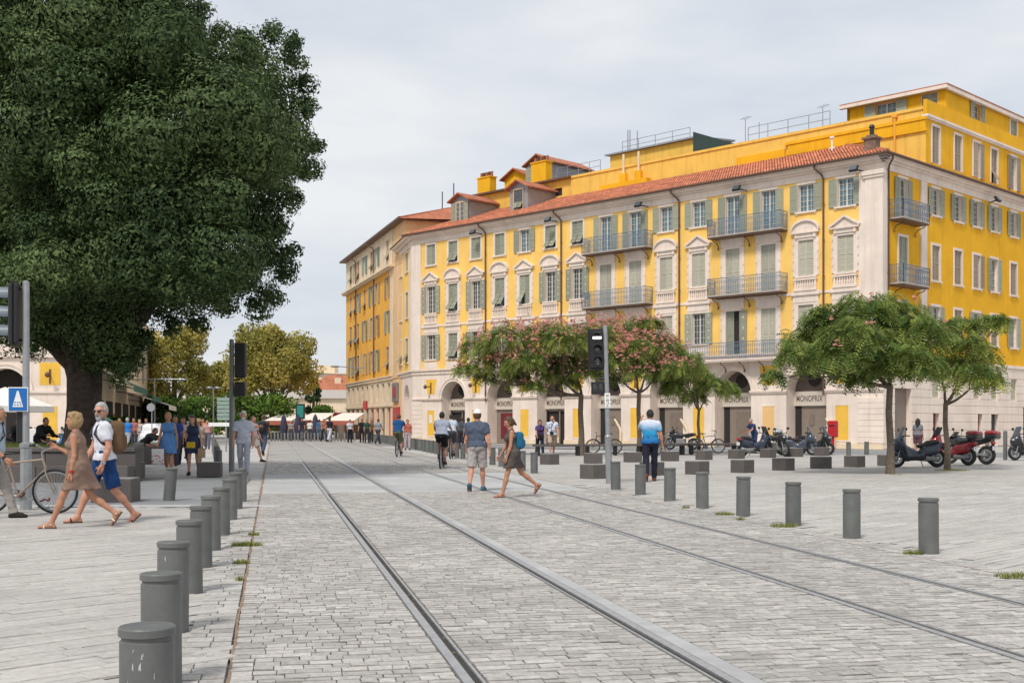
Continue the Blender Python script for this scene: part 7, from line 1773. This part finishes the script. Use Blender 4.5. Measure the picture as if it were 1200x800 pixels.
def rider(label, blabel, px, Y, h, th, top, bottom, paint, hairc, skin='tan', extras=(), vox=.016, pose=RIDE):
    c = at(px, Y); f = Vector((math.sin(R(th)), -math.cos(R(th)), 0)); s = h / 1.8
    bk = bicycle(blabel, c, R(th) - R(90), paint, 'flat', group='bicycles being ridden'); bk.scale = (s * 1.03,) * 3
    person(label, c - f * .24 * s, 0, h, th, pose, 'm', skin, ('short', hairc), top, bottom, ('shoe', (.04, .03, .03)), vox, extras)
rider('cyclist in a deep blue T-shirt and khaki shorts riding away', 'black bicycle under the cyclist in deep blue', 467.5, 52.5, 1.88, 176, ('tee', W_(.012, .07, .19), -.02), ('shorts', W_(.12, .13, .07), .95), ('blackb', (.03, .03, .03)), 'brown', 'ruddy')
rider('cyclist in a lavender grey T-shirt and black shorts riding away', 'black bicycle under the cyclist in lavender grey', 518, 38.4, 1.84, 178, ('tee', W_(.36, .39, .48), .0), ('shorts', W_(.012, .012, .014), .8), ('blackc', (.025, .03, .04)), 'dark', 'tan', vox=.0135)
rider('rider in a pale top half hidden behind the lavender cyclist', 'bicycle half hidden behind the lavender cyclist', 529, 49, 1.86, 178, ('tee', W_(.45, .50, .58)), ('shorts', W_(.05, .05, .06)), ('greyb', (.2, .2, .2)), 'dark', 'tan', vox=.019)
# by the arcade
person('dark haired woman in a purple patterned top and dark jeans, left of a couple', 632.5, 54.8, 1.74, 8, WALK, 'f', 'ruddy', ('bob', 'dark'), ('tee', blotch('purple_print', (.055, .035, .14), (.25, .12, .30), 30), -.02), ('trousers', W_(.015, .025, .055)), ('shoe', (.5, .48, .45)), .0145, [sidebag(W_(.02, .02, .022), 'black bag at the hip of the woman in purple', -1, (.16, .06, .10), .0, True, .2)])
person('balding man in white T-shirt with blue print and beige shorts, right of a couple', 647, 54.4, 1.94, 4, WALK2, 'm', 'ruddy', ('bald', 'grey'), ('tee', blotch('white_print', (.62, .65, .70), (.04, .12, .42), 11), -.04), ('shorts', W_(.42, .33, .25), .95), ('shoe', (.5, .5, .5)), .0145, [sidebag(W_(.03, .03, .035), 'small black camera bag on the man in the white T-shirt', -1, (.07, .05, .07), .05, True, .2)], build=1.05)
person('person in a dark jacket holding a bicycle in the first arch', 540.5, 68, 1.85, 170, STAND, 'm', 'tan', ('short', 'dark'), ('jacket', W_(.05, .07, .09)), ('trousers', W_(.03, .03, .04)), vox=.02)
person('person in a grey top standing left in the first arch', 533.5, 72, 1.80, 10, STAND, 'm', 'tan', ('short', 'dark'), ('tee', W_(.18, .18, .2)), ('trousers', W_(.05, .05, .06)), vox=.021)
person('dark haired person with a backpack reaching forward right of the first arch', 549, 62, 1.82, 200, dict(STAND, rt=(70, 20, 10)), 'm', 'tan', ('short', 'dark'), ('tee', W_(.10, .12, .16)), ('shorts', W_(.05, .05, .06)), vox=.02)
person('person in a dark blue top leaning over a scooter under the arches', 884, 59, 1.80, -60, dict(STAND, lean=22, lt=(40, 8, 20), rt=(44, 8, 20)), 'm', 'ruddy', ('short', 'grey'), ('tee', W_(.03, .06, .14)), ('trousers', W_(.03, .06, .14)), vox=.018, extras=[sidebag(W_(.6, .6, .62), 'white bag in front of the person leaning over a scooter', -1, (.13, .07, .13), 0, False)])
person('woman with long black hair and a grey top behind the parked maxi scooter', 1075.5, 50.5, 1.72, 150, STAND, 'f', 'tan', ('long', 'dark'), ('tee', W_(.16, .17, .19)), ('shorts', W_(.10, .05, .06), .7), vox=.018)
# far people, one pair of shared body meshes in many clothes
FAR = {}
def far_person(label, px, Y, h, th, topc, botc, skin='tan', hairc='dark', kind='w', group=None):
    key = (kind,)
    if key not in FAR:
        pose = dict(w=WALK, s=STAND, t=SIT)[kind]
        J = person(label, px, Y, h, th, pose, 'm', skin, ('short', hairc), ('tee', W_(*topc)), ('trousers', W_(*botc)), ('shoe', (.05, .05, .05)), .024, (), False, group); FAR[key] = J['root']; return
    c = copy_tree(FAR[key]); c.location = at(px, Y); c.rotation_euler.z = R(th); c.scale = (h / 1.75,) * 3; tag(c, label, 'person', group)
    if not group and 'group' in c: del c['group']
    for ch in c.children:
        m = {'shirt': W_(*topc), 'trousers': W_(*botc), 'body': SK[skin], 'hair': HR[hairc]}.get(ch.name.split('.')[0])
        if m: ch.material_slots[0].link = 'OBJECT'; ch.material_slots[0].material = m
for a in (('far man in a bright blue shirt beyond the planter', 149, 62, 1.9, 170, (.03, .17, .50), (.35, .37, .42), 'tan', 'grey', 'w'),
          ('far walker in a grey-blue top left of the man in bright blue', 140, 66, 1.9, 20, (.20, .23, .30), (.3, .28, .26), 'tan', 'brown', 'w'),
          ('far walker in a red-brown top beyond the backpack man', 157, 70, 1.85, 0, (.35, .12, .10), (.05, .05, .07), 'tan', 'dark', 's'),
          ('far walker in a pale top right of the man in bright blue', 163.5, 72, 1.85, 20, (.5, .45, .44), (.1, .1, .14), 'fair', 'blond', 'w'),
          ('far person in a dark top before the white car', 172, 74, 1.85, -30, (.08, .08, .1), (.1, .1, .14), 'tan', 'dark', 's'),
          ('far person in pink behind the women in blue', 243, 68, 1.8, 10, (.5, .25, .25), (.1, .1, .14), 'tan', 'brown', 'w'),
          ('far person in an orange top right of the girl in navy', 238, 76, 1.85, 10, (.45, .2, .08), (.2, .15, .1), 'tan', 'dark', 's'),
          ('far man in white leaning on the bollards before the orange building', 410, 92, 1.85, 30, (.55, .55, .6), (.02, .02, .03), 'tan', 'dark', 's'),
          ('far person in black seated left of the shop entrance', 424, 92, 1.9, 0, (.02, .02, .025), (.02, .02, .03), 'tan', 'dark', 's'),
          ('far person in a dark green top before the red shop front', 430, 90, 1.85, 20, (.03, .08, .05), (.04, .04, .05), 'tan', 'dark', 's'),
          ('far person in brown sitting near the red shop front', 435, 91, 1.75, -10, (.14, .08, .05), (.04, .04, .05), 'tan', 'dark', 's'),
          ('far man in grey with dark shorts walking by the bollards', 443, 86, 1.95, 150, (.22, .24, .28), (.05, .05, .07), 'tan', 'brown', 'w'),
          ('person in a red and pink top partly behind the deep blue cyclist', 477.5, 66, 1.75, 20, (.5, .13, .10), (.45, .35, .38), 'tan', 'brown', 's'),
          ('far person in black with a pale skirt near the awnings', 386, 96, 2.1, 160, (.02, .02, .03), (.55, .55, .62), 'tan', 'dark', 'w'),
          ('far person in bare brown tones next to the black dressed one', 379.5, 98, 2.0, 20, (.35, .17, .1), (.05, .05, .06), 'tan', 'dark', 'w'),
          ('far person in a white shirt standing under the middle awning', 363, 101, 1.85, 170, (.6, .6, .6), (.08, .08, .1), 'tan', 'dark', 's'),
          ('far person in black under the middle awning', 354, 102, 2.0, 0, (.03, .03, .04), (.06, .06, .1), 'tan', 'dark', 's'),
          ('far person in blue right of the white shirt under the awning', 374, 101, 1.9, 180, (.05, .12, .25), (.1, .15, .2), 'tan', 'dark', 's'),
          ('far person walking behind the left folded parasol', 341, 103, 1.8, 10, (.3, .28, .26), (.08, .08, .1), 'tan', 'grey', 's')):
    far_person(*a)
